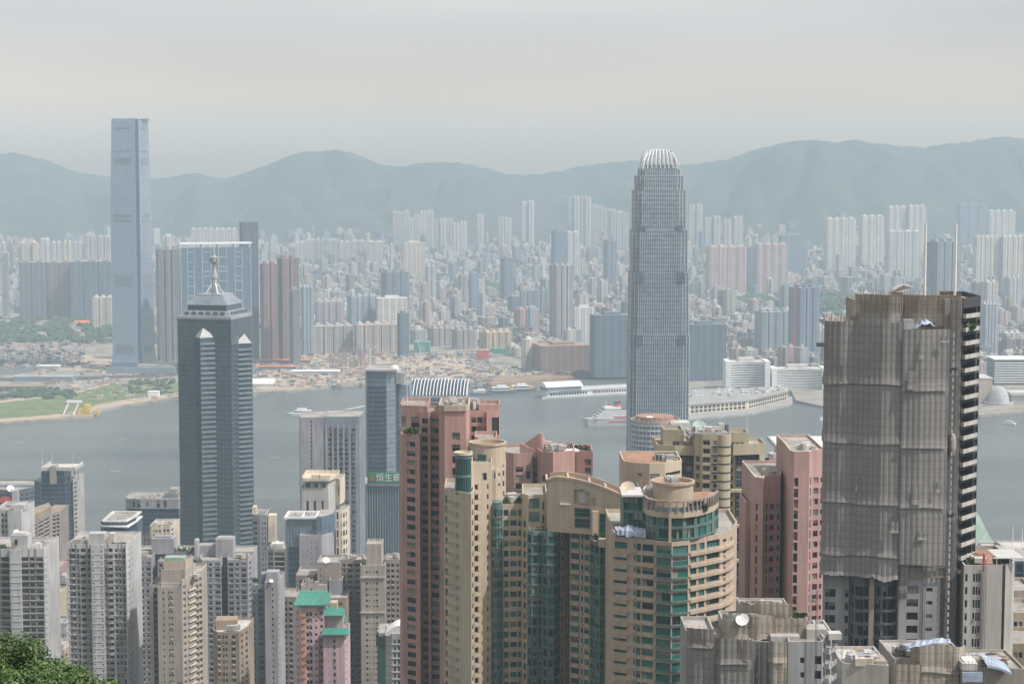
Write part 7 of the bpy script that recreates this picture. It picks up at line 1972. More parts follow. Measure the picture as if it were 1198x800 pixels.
# ================================================================== scaffolded buildings at right
def net_material(name, col, dark, alpha=0.0):
    """woven scaffold sheeting over a bamboo lattice; u = metres along, v = metres up"""
    m, n, l, b = _new(name)
    uv = n.new('ShaderNodeUVMap'); uv.uv_map = 'UVMap'
    sep = n.new('ShaderNodeSeparateXYZ'); l.new(uv.outputs[0], sep.inputs[0])
    def line(src, period, width):
        d = n.new('ShaderNodeMath'); d.operation = 'DIVIDE'; d.inputs[1].default_value = period; l.new(src, d.inputs[0])
        f = n.new('ShaderNodeMath'); f.operation = 'FRACT'; l.new(d.outputs[0], f.inputs[0])
        c = n.new('ShaderNodeMath'); c.operation = 'LESS_THAN'; c.inputs[1].default_value = width/period; l.new(f.outputs[0], c.inputs[0])
        return c.outputs[0]
    a, c = line(sep.outputs['X'], 1.25, .2), line(sep.outputs['Y'], 1.9, .25)
    mx = n.new('ShaderNodeMath'); mx.operation = 'MAXIMUM'; l.new(a, mx.inputs[0]); l.new(c, mx.inputs[1])
    mpn = n.new('ShaderNodeMapping'); mpn.inputs['Scale'].default_value = (3.0, .6, 1); l.new(uv.outputs[0], mpn.inputs[0])
    nz = n.new('ShaderNodeTexNoise'); nz.inputs['Scale'].default_value = 1.0; nz.inputs['Detail'].default_value = 5; l.new(mpn.outputs[0], nz.inputs['Vector'])
    n2 = n.new('ShaderNodeTexNoise'); n2.inputs['Scale'].default_value = .12; n2.inputs['Detail'].default_value = 4; l.new(uv.outputs[0], n2.inputs['Vector'])
    ad = n.new('ShaderNodeMath'); l.new(nz.outputs['Fac'], ad.inputs[0]); l.new(n2.outputs['Fac'], ad.inputs[1])
    mr = n.new('ShaderNodeMapRange'); mr.inputs['From Min'].default_value = .7; mr.inputs['From Max'].default_value = 1.3; mr.inputs['To Min'].default_value = .82; mr.inputs['To Max'].default_value = 1.14; l.new(ad.outputs[0], mr.inputs['Value'])
    vm = n.new('ShaderNodeVectorMath'); vm.operation = 'SCALE'; vm.inputs[0].default_value = col; l.new(mr.outputs[0], vm.inputs['Scale'])
    mix = n.new('ShaderNodeMix'); mix.data_type = 'RGBA'; mix.inputs['B'].default_value = (*dark, 1)
    k = n.new('ShaderNodeMath'); k.operation = 'MULTIPLY'; k.inputs[1].default_value = .5; l.new(mx.outputs[0], k.inputs[0])
    l.new(k.outputs[0], mix.inputs['Factor']); l.new(vm.outputs[0], mix.inputs['A']); l.new(mix.outputs['Result'], b.inputs['Base Color'])
    b.inputs['Roughness'].default_value = .9
    if alpha:
        inv = n.new('ShaderNodeMapRange'); inv.inputs['To Min'].default_value = 1-alpha; inv.inputs['To Max'].default_value = 1.0
        l.new(mx.outputs[0], inv.inputs['Value']); l.new(inv.outputs[0], b.inputs['Alpha'])
    MATS[name] = m
net_material('net', (.262, .252, .245), (.15, .135, .12), .03); net_material('net_pale', (.40, .355, .30), (.2, .16, .12), .06); net_material('net_dark', (.12, .115, .115), (.06, .055, .05), .08)

def net_sheet(parent, front, top, bands, mat, seed=1, amp=.07, flare=.35, name='scaffold_net', wave=0.0, ragged=0.0, world=False):
    """Hanging sheets along front [(px, Y)]; bands: picture rows where one sheet ends in a flared skirt over the next."""
    q = [Vector(W(a, top, Y)[:2]) for a, Y in front]
    cum = [0]
    for A, B in zip(q, q[1:]): cum.append(cum[-1] + (B-A).length)
    L = cum[-1]; nu = max(4, int(L/.3)); Y0 = min(y for _, y in front)
    def at(s):
        for i in range(len(q)-1):
            if s <= cum[i+1] or i == len(q)-2:
                t = (s-cum[i])/max(1e-6, cum[i+1]-cum[i]); u = (q[i+1]-q[i]).normalized(); return q[i].lerp(q[i+1], t), Vector((u.y, -u.x))
    rows = [top] + list(bands)
    out = []
    for bi in range(len(rows)-1):
        z1, z0 = Zat(rows[bi], Y0), Zat(rows[bi+1], Y0)
        nv = max(4, int((z1-z0)/.9)); mb = MB(); uvs = {}; ids = {}
        for i in range(nu+1):
            s = L*i/nu; p, n = at(s)
            dzt = wave*noise.noise(Vector((s*.10, bi*3.3+seed, 0)))
            dzb = wave*noise.noise(Vector((s*.10, (bi+1)*3.3+seed, 0))) + (ragged*(noise.noise(Vector((s*.35, seed, 2))) + .5*noise.noise(Vector((s*1.7, seed, 4)))) if bi == len(rows)-2 else 0)
            for j in range(nv+1):
                f = j/nv
                z = (z1+dzt)*(1-f) + (z0+dzb)*f
                fl = flare*max(0, (f-.82)/.18)**1.6 if bi < len(rows)-2 or ragged else 0
                o = fl + amp*noise.noise(Vector((s*.55, z*.05, seed))) + amp*.8*noise.noise(Vector((s*.16, z*.10, seed+7))) + .11*abs(math.sin(s*math.pi/1.25))
                if f < .06 and bi > 0: o -= .25
                v = p + n*o
                ids[i, j] = len(mb.v); mb.v.append((v.x, v.y, z)); uvs[i, j] = (s, z)
        mb.uv = []
        for i in range(nu):
            for j in range(nv):
                k = [(i, j+1), (i+1, j+1), (i+1, j), (i, j)]
                mb.f.append(tuple(ids[c] for c in k)); mb.m.append(0); mb.uv.append([uvs[c] for c in k])
        o = mb.build(name, mat, parent); out.append(o)
    return out
def poles(parent, front, top, below, n, h=1.6, seed=3, mat='bamboo', r=.085):
    """bamboo uprights standing out of the sheeting, with one ledger"""
    rr = random.Random(seed); q = [W(a, top, Y) for a, Y in front]; cum = [0]
    for A, B in zip(q, q[1:]): cum.append(cum[-1]+(Vector((B.x, B.y))-Vector((A.x, A.y))).length)
    zt = q[0].z
    pts = []
    for k in range(n):
        s = cum[-1]*k/(n-1)
        for i in range(len(q)-1):
            if s <= cum[i+1]+1e-6:
                t = (s-cum[i])/max(1e-6, cum[i+1]-cum[i]); x, y = q[i].x+(q[i+1].x-q[i].x)*t, q[i].y+(q[i+1].y-q[i].y)*t; break
        pts.append((x, y-.2)); mb = MB(); mb.tube((x, y-.2, zt-below), (x+rr.uniform(-.1, .1), y-.2, zt+rr.uniform(.2, h)), r, 4); mb.build('bamboo_pole', mat, parent)
    mb = MB()
    for z in (zt+.1, zt-1.8):
        for A, B in zip(pts, pts[1:]): mb.tube((*A, z), (*B, z), r*.8, 3)
    mb.build('bamboo_ledger', mat, parent)

# ---- the big netted tower
t = Tower('apartment_tower', 'large tower wrapped in grey brown scaffold netting with two masts on top, right', 'tower', 1050, 445)
wg = dict(fh=3.1, frame='dark_frame')
t.body([(967, 453), (998, 452), (1000, 453)], 388, 20, 'pale_grey', lean=3.4, cols=[(970, 974, 1.9, 'w'), (974.6, 982, 1.9, 'w'), (993.4, 998, 1.8, 'w')], row0=694, z0=None, glass='dark', name='wall', **wg)
fr = [(1000, 451.5), (1004, 449), (1016, 447.5), (1021, 448)]
t.body(fr, 385, 16, 'slate', gcols(1000.5, 1020.6, 4, 2.2, .2), row0=692, glass='black', name='glass_bay', **wg)
t.body([(1021, 449), (1022, 446.5), (1028, 446.5)], 385, 16, 'taupe', [], name='pier', fh=3.1)
fr = [(1028, 447.5), (1036, 446.6), (1044, 446.6), (1053, 448)]
t.body(fr, 385, 16, 'slate', gcols(1028.6, 1052.4, 5, 2.2, .2), row0=692, glass='black', name='glass_bay', **wg)
slabs(t, [(1000, 451.2), (1004, 448.8), (1016, 447.3), (1021, 447.8)], 700, 3.1, 8, .25, .5, 'blue_grey', 'bay_slab', 690); slabs(t, [(1028, 447.3), (1036, 446.4), (1044, 446.4), (1053, 447.8)], 700, 3.1, 8, .25, .5, 'blue_grey', 'bay_slab', 690)
t.body([(1052.5, 450), (1057, 445), (1106, 445)], 388, 16, 'pale_grey', [(1066.5, 1080, 1.75, 'w'), (1088.6, 1097, .9, 'w')], row0=689.5, glass='mixed', name='wall', coping='white', **wg)
t.body([(1106, 447), (1126, 447)], 350, 14, 'taupe', [], name='core_wall', fh=3.1)
t.body([(1000, 458), (1106, 455)], 352, 12, 'taupe', [], bottom=392, name='upper_storey', fh=3.1)
# open balconies on the bare right flank
t.body([(1125, 449), (1127, 447), (1143, 453), (1147.5, 456)], 349, 16, 'charcoal', [(1126.6, 1142.6, 2.0, 'd', {'rec': 2.2}), (1143.4, 1147, 1.9, 'd', {'rec': .5})], row0=366, bottom=672, glass='black', name='balcony_wall', fh=3.12)
t.balconies(1126.6, 1142.8, 446.8, 452.8, 365.5, 3.12, 20, .7, .85, 'offwhite', slab='offwhite')
mb = MB(); a = W(1134, 386, 448); planter(t, 1128, 1141, 447.5, 386, 1.2, 51, 70)
# nets
net_sheet(t.root, [(965, 462), (965.5, 450), (985, 448.4), (998, 448.2), (1012, 446.6), (1034, 444.6), (1056, 444)], 377, [452, 521, 592, 652, 677], 'net', 5, wave=.8, ragged=.6)
net_sheet(t.root, [(1056, 443.6), (1078, 442.8), (1111, 443)], 385, [458, 524, 595, 661], 'net', 8, wave=.5)
net_sheet(t.root, [(1112, 445.5), (1124.5, 446)], 350, [430, 512, 600, 700, 762], 'net_dark', 11, wave=.3, flare=.4)
net_sheet(t.root, [(1111, 444.2), (1112.5, 446)], 385, [520, 661], 'net_dark', 12)
net_sheet(t.root, [(1001, 456), (1006, 452), (1043, 450), (1058, 452)], 345, [381], 'net', 15, amp=.15)
net_sheet(t.root, [(1056, 453), (1075, 450), (1124, 448)], 346, [383], 'net_pale', 16, amp=.15)
net_sheet(t.root, [(966, 451), (969, 453), (988, 453), (1000, 456)], 372, [381], 'net_pale', 17, amp=.1)
net_sheet(t.root, [(1052, 444.6), (1062, 443.4)], 655, [690, 706], 'net', 18, amp=.22, ragged=1.0)
poles(t.root, [(1001, 452), (1043, 450), (1058, 452)], 345, 4, 22, 1.6, 4); poles(t.root, [(1058, 452), (1075, 450), (1124, 448)], 346, 4, 26, 1.6, 5); poles(t.root, [(966, 450.5), (998, 449.8)], 376, 5, 10, 3, 6)
mb = MB(); a, b = W(967, 376, 451), W(999, 372, 451); mb.box(a.x, b.x, 451, 462, a.z-1, a.z); t.add(mb, 'roof', 'roof_pale')
mb = MB(); a, b = W(1057, 386, 444.5), W(1112, 386, 444.5); mb.box(a.x, b.x, 444.6, 456, Zat(388, 445)-.4, Zat(386.5, 445)); t.add(mb, 'setback_roof', 'roof')
mb = MB(); rr_ = random.Random(8); a, b = W(1069, 382, 446), W(1097, 381, 446); N = 9
g = [[(a.x+(b.x-a.x)*i/N, 445.5+3.5*j/4, Zat(386.5, 446)+.4+2.2*math.sin(math.pi*i/N)*(.4+.6*math.sin(math.pi*(j+.5)/5))*rr_.uniform(.7, 1.2)) for i in range(N+1)] for j in range(5)]
for j in range(4):
    for i in range(N): mb.face([g[j][i], g[j][i+1], g[j+1][i+1], g[j+1][i]])
o = mb.build('tarpaulin', 'blue_tarp', None, off=Vector((a.x, 446, a.z))); tag(o, 'pale blue tarpaulin heaped on the setback roof of the big netted tower', 'tarpaulin')
mb = MB(); P = [W(1074, 384, 449), W(1092, 378, 449), W(1110, 372, 449), W(1108, 384, 449)]
for k in range(5): A = P[0].lerp(P[2], k/5); mb.tube(A, A+Vector((3, .4, 1.2)), .12, 4)
t.add(mb, 'roof_timber', 'timber'); plant(t, 1062, 1068, 446, 6, 386, 2, 3); plant(t, 1004, 1040, 452, 3, 383, 4, 8)
# patches hung over seams
rp = random.Random(77)
for k in range(9):
    px = rp.uniform(972, 1100); py = rp.choice([rp.uniform(380, 440), rp.uniform(450, 590), rp.uniform(590, 640)]); w = rp.uniform(3, 12); yb = lerp([(965, 449.4), (985, 447.8), (1012, 446), (1034, 444), (1056, 443.2), (1111, 442.3)], px)
    net_sheet(t.root, [(px, yb-.35), (px+w, lerp([(965, 449.4), (985, 447.8), (1012, 446), (1034, 444), (1056, 443.2), (1111, 442.3)], px+w)-.35)], py, [py+rp.uniform(5, 22)], 'net', 40+k, amp=.12, ragged=.5, flare=.2, name='net_patch')
# shed, masts and cradle
mb = MB(); a, b = W(1041, 345, 458), W(1066, 345, 458); z0, z1 = Zat(346, 455), Zat(335, 458); mb.box(a.x+.4, a.x+2.6, 455.5, 460, z0, z1-.6); t.add(mb, 'roof_hut', 'stone')
mb = MB(); mb.face([(a.x, 455, z1-1.0), (a.x+2.4, 454.4, z1+.5), (a.x+2.4, 460, z1+.5), (a.x, 460, z1-1.0)]); mb.face([(a.x+2.4, 454.4, z1+.5), (b.x, 455, z1-.1), (b.x, 460, z1-.1), (a.x+2.4, 460, z1+.5)]); mb.face([(a.x, 455, z1-1.0), (b.x-3.2, 454.8, z1-1.2), (b.x, 455, z1-.1), (a.x+2.4, 454.4, z1+.5)]); t.add(mb, 'hut_roof', 'roof_pale')
for px, tp in ((1081.5, 261), (1117, 262)):
    mb = MB(); A, B = W(px, tp, 458), W(px, 350, 458); mb.tube((B.x, 458, B.z), (B.x, 458, A.z), .36, 8, r2=.26); mb.tube((B.x, 458, A.z), (B.x, 458, A.z+1.4), .05, 4); t.add(mb, 'mast', 'white_paint', False)
mb = MB(); a = W(961, 403, 450); mb.box(a.x-1.0, a.x+.9, 449.5, 451, a.z-.5, a.z+.4); mb.tube((a.x, 450, a.z+.4), (a.x+.4, 450, a.z+7), .05, 3); t.add(mb, 'work_cradle', 'slate')
mb = MB(); a = W(1116, 515, 444); mb.lathe([(.5, a.z-3.4), (.85, a.z-2), (.8, a.z+.3), (.6, a.z+1.2), (.25, a.z+1.5)], a.x-.2, 444.6, 10); t.add(mb, 'net_bundle', 'stone')
# tall thin pipe runs on the white wall and string of lashings
mb = MB(); a = W(1083, 690, 444.7); mb.tube((a.x, 444.7, Zat(800, 444)), (a.x, 444.7, Zat(662, 444)), .12, 5); mb.tube((a.x-.5, 444.7, Zat(800, 444)), (a.x-.5, 444.7, Zat(662, 444)), .07, 5); t.add(mb, 'drain_pipe', 'steel')
mb = MB(); a = W(1113.5, 500, 444.2); z = Zat(390, 444)
while z > Zat(760, 444): mb.box(a.x-.18, a.x+.18, 443.9, 444.3, z-.9, z); z -= 1.7
o = t.add(mb, 'lashing', 'offwhite'); o['kind'] = 'stuff'
mb = MB(); a, b = W(1060, 661, 444.6), W(1108, 661, 444.6)
for k in range(9): x = a.x+(b.x-a.x)*k/8; mb.box(x-.08, x+.08, 444.4, 444.6, Zat(675, 444), Zat(661, 444))
for z in (Zat(661, 444), Zat(664, 444), Zat(675, 444)): mb.box(a.x, b.x, 444.3, 444.5, z-.1, z+.1)
t.add(mb, 'scaffold_rail', 'bamboo'); t.done()

# ---- white block on its right with roof garden
t = Tower('apartment_tower', 'white block with triple windows, pipes and roof garden, right of the netted tower', 'tower', 1156, 446)
t.body([(1127, 446), (1128, 444), (1173, 444), (1173.4, 445.4), (1176, 445.4), (1176.4, 444), (1184, 445), (1187, 450)], 661, 18, 'offwhite', [(1129.6, 1132.4, 1.7, 'w'), (1138.8, 1141.2, 1.9, 'w'), (1142, 1144.2, 1.9, 'w'), (1145, 1147.4, 1.9, 'w')], 3.05, row0=675.5, glass='black', frame='dark_frame', roof='terracotta', coping='white')
mb = MB(); a = W(1151, 700, 443.6)
for dx in (-.5, 0, .45): mb.tube((a.x+dx, 443.6, Zat(800, 444)), (a.x+dx, 443.6, Zat(660, 444)), .1, 5)
t.add(mb, 'drain_pipe', 'taupe'); mb = MB(); mb.tube((a.x, 444.2, Zat(668, 444)), (a.x, 444.2, Zat(648, 444)), .3, 6); t.add(mb, 'vent_pipe', 'red_paint')
mb = MB(); a = W(1174.8, 700, 445); mb.tube((a.x, 445, Zat(800, 444)), (a.x, 445, Zat(685, 444)), .3, 6); t.add(mb, 'drain_pipe', 'terracotta')
mb = MB(); a, b = W(1167, 652, 444), W(1198, 652, 444); z = Zat(652, 444)
for k in range(18): x = a.x+(b.x-a.x)*k/18; mb.tube((x, 444, z), (x-.9, 450, z+.7), .13, 4)
t.add(mb, 'pergola_slat', 'white_paint'); mb = MB()
for x in (a.x, (a.x+b.x)/2): mb.box(x-.1, x+.1, 444.5, 444.7, z-2.4, z)
mb.box(a.x-1, b.x, 443.8, 444.1, z-.2, z+.05); t.add(mb, 'pergola_post', 'white_paint')
planter(t, 1164, 1180, 446, 659, 1.2, 61, 110); planter(t, 1131, 1140, 448, 658.5, .8, 62, 50); plant(t, 1136, 1165, 445, 10, 660, 12, 9, ('peach', 'timber', 'white', 'roof_pale'), 1.6); t.done()

# ---- background pieces at the right edge
t = Tower('office_tower', 'grey tower with pale green pyramid roof behind the white block, right', 'tower', 1150, 900)
t.body([(1128, 905), (1134, 900), (1160, 900), (1166, 908)], 637, 24, 'grey', [(1146, 1158, 1.2, 'w')], 4, row0=645, glass='mixed', roof='grey', parapet=.3)
mb = MB(); a, b = W(1130, 637, 902), W(1163, 637, 902); ze, zp = Zat(636, 900), Zat(600, 908); m_ = W(1141, 600, 912); mb.prism([(a.x, 901), (b.x, 901), (b.x, 925), (a.x, 925)], ze-1, zp, 0, poly_top=[(m_.x-.6, 911), (m_.x+.6, 911), (m_.x+.6, 913), (m_.x-.6, 913)]); t.add(mb, 'pyramid_roof', 'copper'); t.done()
t = Tower('apartment_block', 'pale stepped block with white roof terraces and flag poles at the right edge', 'block', 1180, 760)
t.body([(1158, 764), (1162, 760), (1188, 760)], 648, 20, 'pale_grey', [], parapet=.6, roof='roof_pale'); t.body([(1176, 768), (1215, 768)], 641, 16, 'offwhite', [], parapet=.6, roof='roof_pale', coping='white'); t.box(1165, 1177, 766, 8, 642, 650, 'stone'); aerial(t, 1184.5, 616, 642, 772, .25, 'white_paint'); aerial(t, 1195.5, 618, 642, 772, .25, 'white_paint'); t.done()
t = Tower('office_block', 'dark blue glass block at the right edge above the beige terraces', 'block', 1195, 700)
curtain(t, [(1184, 704), (1188, 700), (1215, 700)], 656, 20, 'curtain_navy', 'curtain_blue', 3.6, 3, .5); t.done()
for lab, a, b, tp, Y, mt in (('beige terraced block stepping down at the right edge', 1184, 1215, 690, 600, 'stone'), ('peach lower terrace block at the right edge', 1183, 1220, 716, 560, 'peach'), ('brown low block with dark windows at the lower right edge', 1182, 1225, 752, 520, 'tan')):
    t = Tower('apartment_block', lab, 'block', (a+b)/2, Y); t.body([(a, Y+1), (a+3, Y), (b, Y)], tp, 18, mt, [(1186.5, 1190.5, 1.6, 'w'), (1192, 1196.5, 1.6, 'w'), (1199, 1204, 1.6, 'w')], 3.2, row0=tp+(14 if Y < 600 else 22), glass='mixed', coping='cream', rows=6); t.done(30)
# ---- netted low block in the foreground
t = Tower('apartment_block', 'low block half wrapped in bamboo scaffold netting with white flank, bottom right', 'block', 890, 380)
t.body([(803, 385), (838, 383)], 742, 14, 'concrete', [], parapet=.8); t.body([(838, 384), (880, 381)], 751, 14, 'concrete', [], parapet=.8)
t.body([(846, 388), (905, 386)], 730, 10, 'concrete', [], parapet=.4); t.body([(867, 391), (925, 389)], 712, 8, 'concrete', [], parapet=.3); t.body([(905, 388), (946, 388)], 726, 8, 'concrete', [], parapet=.3)
t.body([(880, 383), (922, 381)], 752, 12, 'concrete', [])
t.body([(921.5, 382), (922, 379.5), (962, 379.5), (963, 380.5)], 750, 14, 'pale_grey', [(936.4, 941.2, 1.15, 'w'), (953.6, 961.6, 1.7, 'w')], 2.95, row0=772, glass='black', frame='dark_frame', coping='offwhite', parapet=.7)
t.body([(963, 381), (966, 381.5), (973, 386)], 745, 10, 'white', [(964, 965.6, 1.6, 'd'), (967, 972, 1.6, 'd')], 2.95, row0=757, glass='black', name='wing', ledge=(.3, .7, -1.1))
t.balconies(964, 973, 380.6, 385, 757, 2.95, 5, 1.0, .9, 'white', slab='white')
t.box(944, 968, 384, 5, 736, 748, 'offwhite', 'water_tank'); t.box(902, 936, 383, 5, 744, 751, 'offwhite', 'parapet_wall')
net_sheet(t.root, [(803, 383.5), (815, 382), (836, 381.5)], 736, [760, 830], 'net', 21, amp=.22, wave=.6); net_sheet(t.root, [(838, 382), (843, 380.4), (880, 379.4)], 748, [778, 830], 'net', 22, amp=.25, wave=.5)
net_sheet(t.root, [(881, 379.6), (884, 381), (899, 381)], 753, [830], 'net_dark', 23); net_sheet(t.root, [(900, 380), (904, 378.6), (921, 378.4)], 750, [775, 830], 'net_pale', 24, amp=.22)
net_sheet(t.root, [(845, 387), (852, 385), (888, 384.4), (905, 385.6)], 720, [750], 'net_pale', 25, amp=.22, ragged=1.0, wave=1); net_sheet(t.root, [(866, 389.6), (888, 387.6), (925, 387)], 706, [742], 'net_pale', 26, amp=.22, ragged=1.2, wave=1); net_sheet(t.root, [(903, 386), (944, 386)], 723, [746], 'net_pale', 27, amp=.25, ragged=.8)
poles(t.root, [(803, 383), (836, 381)], 736, 4, 14, 1.6, 7, r=.04); poles(t.root, [(838, 381.5), (880, 379)], 748, 4, 16, 1.6, 8, r=.04); poles(t.root, [(845, 386.6), (888, 384), (905, 385)], 720, 4, 22, 1.8, 9, r=.04); poles(t.root, [(866, 389), (888, 387), (925, 386.6)], 706, 4, 22, 1.2, 10, r=.04); poles(t.root, [(903, 385.6), (944, 385.6)], 723, 4, 14, 1.2, 11, r=.04)
dish(t, 868.5, 724, 384, 1.35, 'white_paint', (-.2, -.75, .6))
mb = MB(); rr_ = random.Random(2); a, b = W(870, 707, 389), W(900, 707, 389); N = 8
g = [[(a.x+(b.x-a.x)*i/N, 388+3*j/3, Zat(707, 389)+.2+rr_.uniform(0, .5)) for i in range(N+1)] for j in range(4)]
for j in range(3):
    for i in range(N): mb.face([g[j][i], g[j][i+1], g[j+1][i+1], g[j+1][i]])
t.add(mb, 'roof_sheet', 'white')
mb = MB(); a = W(977, 760, 382)
for dx in (-1.3, 0, 1.3):
    for dy in (0, 1.6): mb.tube((a.x+dx, 381+dy, Zat(830, 381)), (a.x+dx, 381+dy, Zat(742, 381)), .05, 4)
z = Zat(744, 381); k = 0
while z > Zat(830, 381):
    mb.tube((a.x-1.4, 381, z), (a.x+1.4, 381, z), .04, 4); mb.tube((a.x-1.4, 382.6, z), (a.x+1.4, 382.6, z), .04, 4); mb.tube((a.x-1.3, 381, z), (a.x+1.3, 381, z-1.8), .035, 4); z -= 1.8
t.add(mb, 'scaffold_tower', 'slate'); t.box(970, 985, 380.5, 2.6, 741, 748, 'roof_pale', 'scaffold_hood'); planter(t, 926, 946, 387, 722, .7, 71, 50); plant(t, 850, 900, 384, 3, 728, 9, 6, hmax=1.2)
mb = MB(); 
for px in (957, 955.4): A = W(px, 690, 378); mb.tube((A.x, 378.6, Zat(830, 379)), (A.x, 378.6, Zat(690, 379)), .06, 4)
t.add(mb, 'bamboo_mast', 'charcoal'); t.done()
# ---- roofs, nets and tarpaulins along the bottom edge
BITS = ('roof_pale', 'timber', 'steel', 'white', 'blue_tarp', 'concrete', 'charcoal')
t = Tower('apartment_block', 'foreground roof wrapped in torn scaffold net with blue sheet on top, bottom right', 'block', 1080, 395)
t.body([(1042, 398), (1046, 395), (1120, 395), (1126, 399)], 770, 12, 'concrete', [], parapet=.5)
net_sheet(t.root, [(1042, 396.6), (1048, 394), (1078, 393.4)], 777, [830], 'net_pale', 31, amp=.22); net_sheet(t.root, [(1066, 395), (1078, 393.6), (1122, 394), (1128, 398)], 757, [786, 830], 'net_pale', 32, amp=.22, wave=1.5)
plant(t, 1046, 1118, 395, 8, 769, 7, 18, BITS, 1.8); poles(t.root, [(1042, 396), (1070, 393.2)], 772, 5, 12, 2.6, 12, r=.04); poles(t.root, [(1066, 394.5), (1122, 393.6)], 758, 5, 18, 1.6, 13, r=.04)
mb = MB(); rr_ = random.Random(12); a, b = W(1064, 757, 394), W(1112, 751, 394); N = 12
g = [[(a.x+(b.x-a.x)*i/N, 393.6+3.2*j/3, a.z+(b.z-a.z)*min(1, i/N*1.4)+rr_.uniform(-.25, .25)+(.5 if 0 < j < 3 else 0)) for i in range(N+1)] for j in range(4)]
for j in range(3):
    for i in range(N): mb.face([g[j][i], g[j][i+1], g[j+1][i+1], g[j+1][i]])
o = mb.build('tarpaulin', 'blue_tarp', None, off=Vector((a.x, 394, a.z))); tag(o, 'long white and blue sheet lying over the torn net roof at the bottom right', 'tarpaulin'); t.done()
t = Tower('apartment_block', 'cream flat roof with small well and hedge, bottom edge below the netted tower', 'block', 1010, 388)
t.body([(985, 390), (1040, 388)], 778, 14, 'offwhite', [], parapet=.6, roof='roof_pale'); t.box(1001, 1023, 389, 1, 770, 779, 'cream', 'parapet_wall'); t.box(1001, 1004, 390, 5, 768, 778, 'cream', 'parapet_wall'); t.box(1024, 1038, 389, 5, 773, 780, 'stone'); t.box(1002, 1022, 394, 1, 768, 776, 'cream', 'parapet_wall'); planter(t, 1006, 1018, 391, 775, .5, 81, 30)
plant(t, 988, 1038, 389, 9, 777.5, 6, 16, BITS, 1.3); poles(t.root, [(984, 389), (1040, 386)], 772, 6, 12, 2, 15, r=.03); t.done()
t = Tower('apartment_block', 'foreground roof with curved pale blue canopy at the bottom right corner', 'block', 1165, 392)
t.body([(1124, 394), (1200, 392)], 782, 14, 'stone', [], parapet=.5)
mb = MB(); a, b = W(1153, 776, 391), W(1182, 776, 391); N = 10
f = [(a.x+(b.x-a.x)*i/N, Zat(776, 391)-1.6*(i/N)**1.7) for i in range(N+1)]
for (x0, z0), (x1, z1) in zip(f, f[1:]): mb.face([(x0, 389.6, z0), (x1, 389.6, z1), (x1, 395, z1+.8), (x0, 395, z0+.8)]); mb.face([(x0, 389.6, z0-.5), (x1, 389.6, z1-.5), (x1, 389.6, z1), (x0, 389.6, z0)])
t.add(mb, 'canopy', 'blue_tarp'); t.box(1126, 1144, 391, 5, 776, 784, 'roof_pale', 'roof_room'); t.box(1128, 1142, 392, 4, 773, 777, 'white_paint', 'roof_hatch'); mb = MB(); a, b = W(1126, 786, 390), W(1150, 778, 390); mb.box(a.x, b.x, 390, 390.4, a.z-2, a.z); t.add(mb, 'sheet', 'blue_tarp'); plant(t, 1126, 1196, 393, 9, 781, 5, 22, BITS, 1.6)
poles(t.root, [(1124, 391), (1160, 390)], 776, 5, 9, 4, 16, r=.035); t.done()

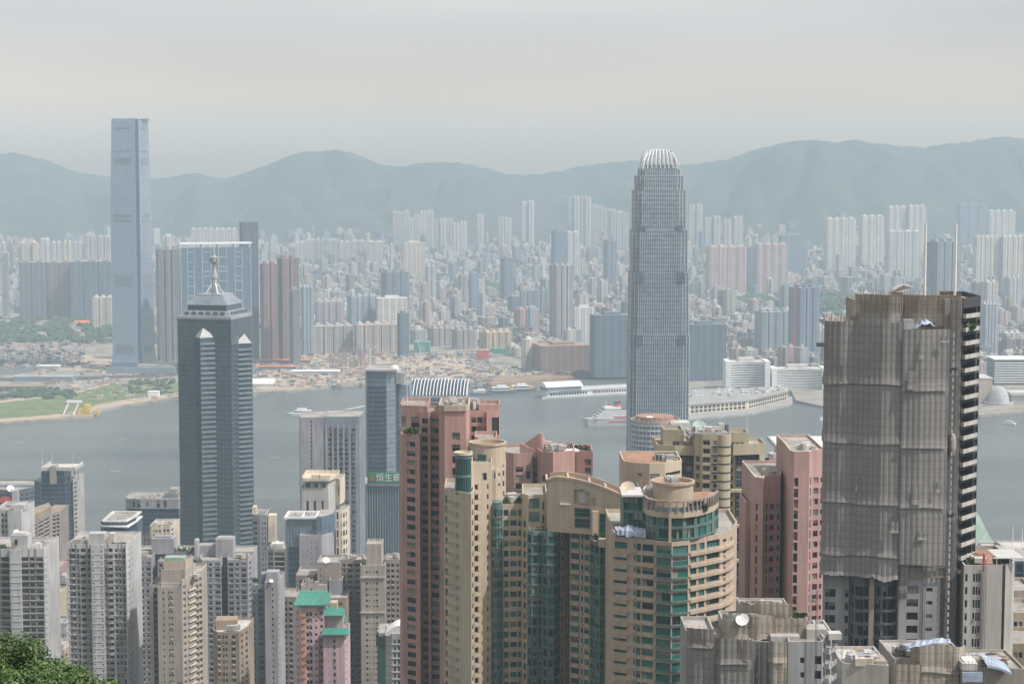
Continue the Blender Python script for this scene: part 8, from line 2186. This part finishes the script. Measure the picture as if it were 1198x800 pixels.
# ================================================================== trees on the slope below the viewpoint
def leafy_tree(label, px, py_top, Y, rad, seed, n=9000):
    r = random.Random(seed); c = W(px, py_top, Y); zt = c.z; cx = c.x
    zg = ground_z(Y)
    root = thing('broadleaf_tree', label, 'tree', (cx, Y, zg))
    zc = zt - rad*.8
    mb = MB(); mb.tube((cx, Y, zg-.5), (cx+.2, Y, zc-rad*.3), .34, 8, r2=.2)
    for k in range(9):
        a = r.uniform(0, 6.28); e = r.uniform(.3, 1.0); L = rad*r.uniform(.5, .9)
        mb.tube((cx+.15, Y, zc-rad*.4), (cx+math.cos(a)*L*math.cos(e), Y+math.sin(a)*L*math.cos(e), zc-rad*.3+L*math.sin(e)), .12, 5, r2=.04)
    mb.build('trunk', 'timber', root)
    cl = []
    for k in range(46):
        d = Vector((r.gauss(0, 1), r.gauss(0, 1), r.gauss(.25, .8))).normalized(); q = d*rad*r.uniform(.5, .98)
        cl.append((Vector((cx, Y, zc)) + Vector((q.x*1.15, q.y*1.15, q.z*.75)), rad*r.uniform(.2, .36)))
    mb = MB()
    for k in range(n):
        c0, rr = r.choice(cl)
        d = Vector((r.gauss(0, 1), r.gauss(0, 1), r.gauss(0, 1))).normalized()
        p = c0 + d*rr*r.uniform(.55, 1.05)
        nn = (d + Vector((r.uniform(-.8, .8), r.uniform(-.8, .8), r.uniform(-.2, 1.0)))).normalized()
        s = r.uniform(.05, .11); u = nn.orthogonal().normalized()
        w = nn.cross(u); th = r.uniform(0, 6.28); u2 = u*math.cos(th)+w*math.sin(th); w2 = nn.cross(u2)
        mb.face([p-u2*s*1.5, p-w2*s*.7, p+u2*s*1.5, p+w2*s*.7])
    mb.build('crown', 'leaf', root)
leafy_tree('leafy green tree at the bottom left corner, taller one at the picture edge', 14, 752, 100, 2.9, 1, 15000)
leafy_tree('leafy green tree at the bottom left, lower one under the second white tower', 72, 772, 104, 2.4, 2, 12000)
leafy_tree('small leafy tree filling the bottom left corner between two taller trees', 44, 780, 96, 1.8, 3, 7000)

# ================================================================== pieces of parts hang under their part
UNDER = {'drum_rim': 'drum', 'drum_roof': 'drum', 'drum_window': 'drum', 'bay_frame': 'glass_bay', 'bay_slab': 'glass_bay', 'bay_roof': 'glass_bay', 'bay_cap': 'glass_bay', 'funnel_cap': 'funnel', 'deck_windows': 'deck',
         'aerial': 'mast', 'mast_brace': 'mast', 'prow_roof': 'prow', 'spandrel_band': 'prow', 'crown_window': 'crown_skirt', 'hut_roof': 'roof_hut', 'emblem': 'sign_board', 'lettering': 'sign_board',
         'canopy_post': 'roof_canopy', 'barrel_roof': 'hall', 'window_frame': 'window', 'bamboo_ledger': 'scaffold_net', 'bamboo_pole': 'scaffold_net', 'net_patch': 'scaffold_net', 'fascia': 'roof', 'roof_beam': 'roof', 'coping': 'sweeping_wall', 'shadow_gap': 'corner_shaft', 'glass_railing': 'terrace_slab', 'pergola_post': 'terrace_slab', 'pergola_beam': 'terrace_slab'}
def mid(o):
    c = [Vector(b) for b in o.bound_box]; return o.matrix_world @ (sum(c, Vector())/8)
bpy.context.view_layer.update()
kids = {}
for o in list(COL.objects):
    if o.parent is not None and o.parent.parent is None: kids.setdefault(o.parent.name, []).append(o)
for fam in kids.values():
    by = {}
    for o in fam: by.setdefault(o.name.split('.')[0], []).append(o)
    for sub, par in UNDER.items():
        ps = [p for p in by.get(par, []) if abs(p.rotation_euler.z) < 1e-6]
        if not ps or sub not in by: continue
        cs = [(p, mid(p)) for p in ps]
        for o in by[sub]:
            m = mid(o); p = min(cs, key=lambda q: (q[1]-m).length)[0]
            o.location = Vector(o.location) - Vector(p.location); o.parent = p
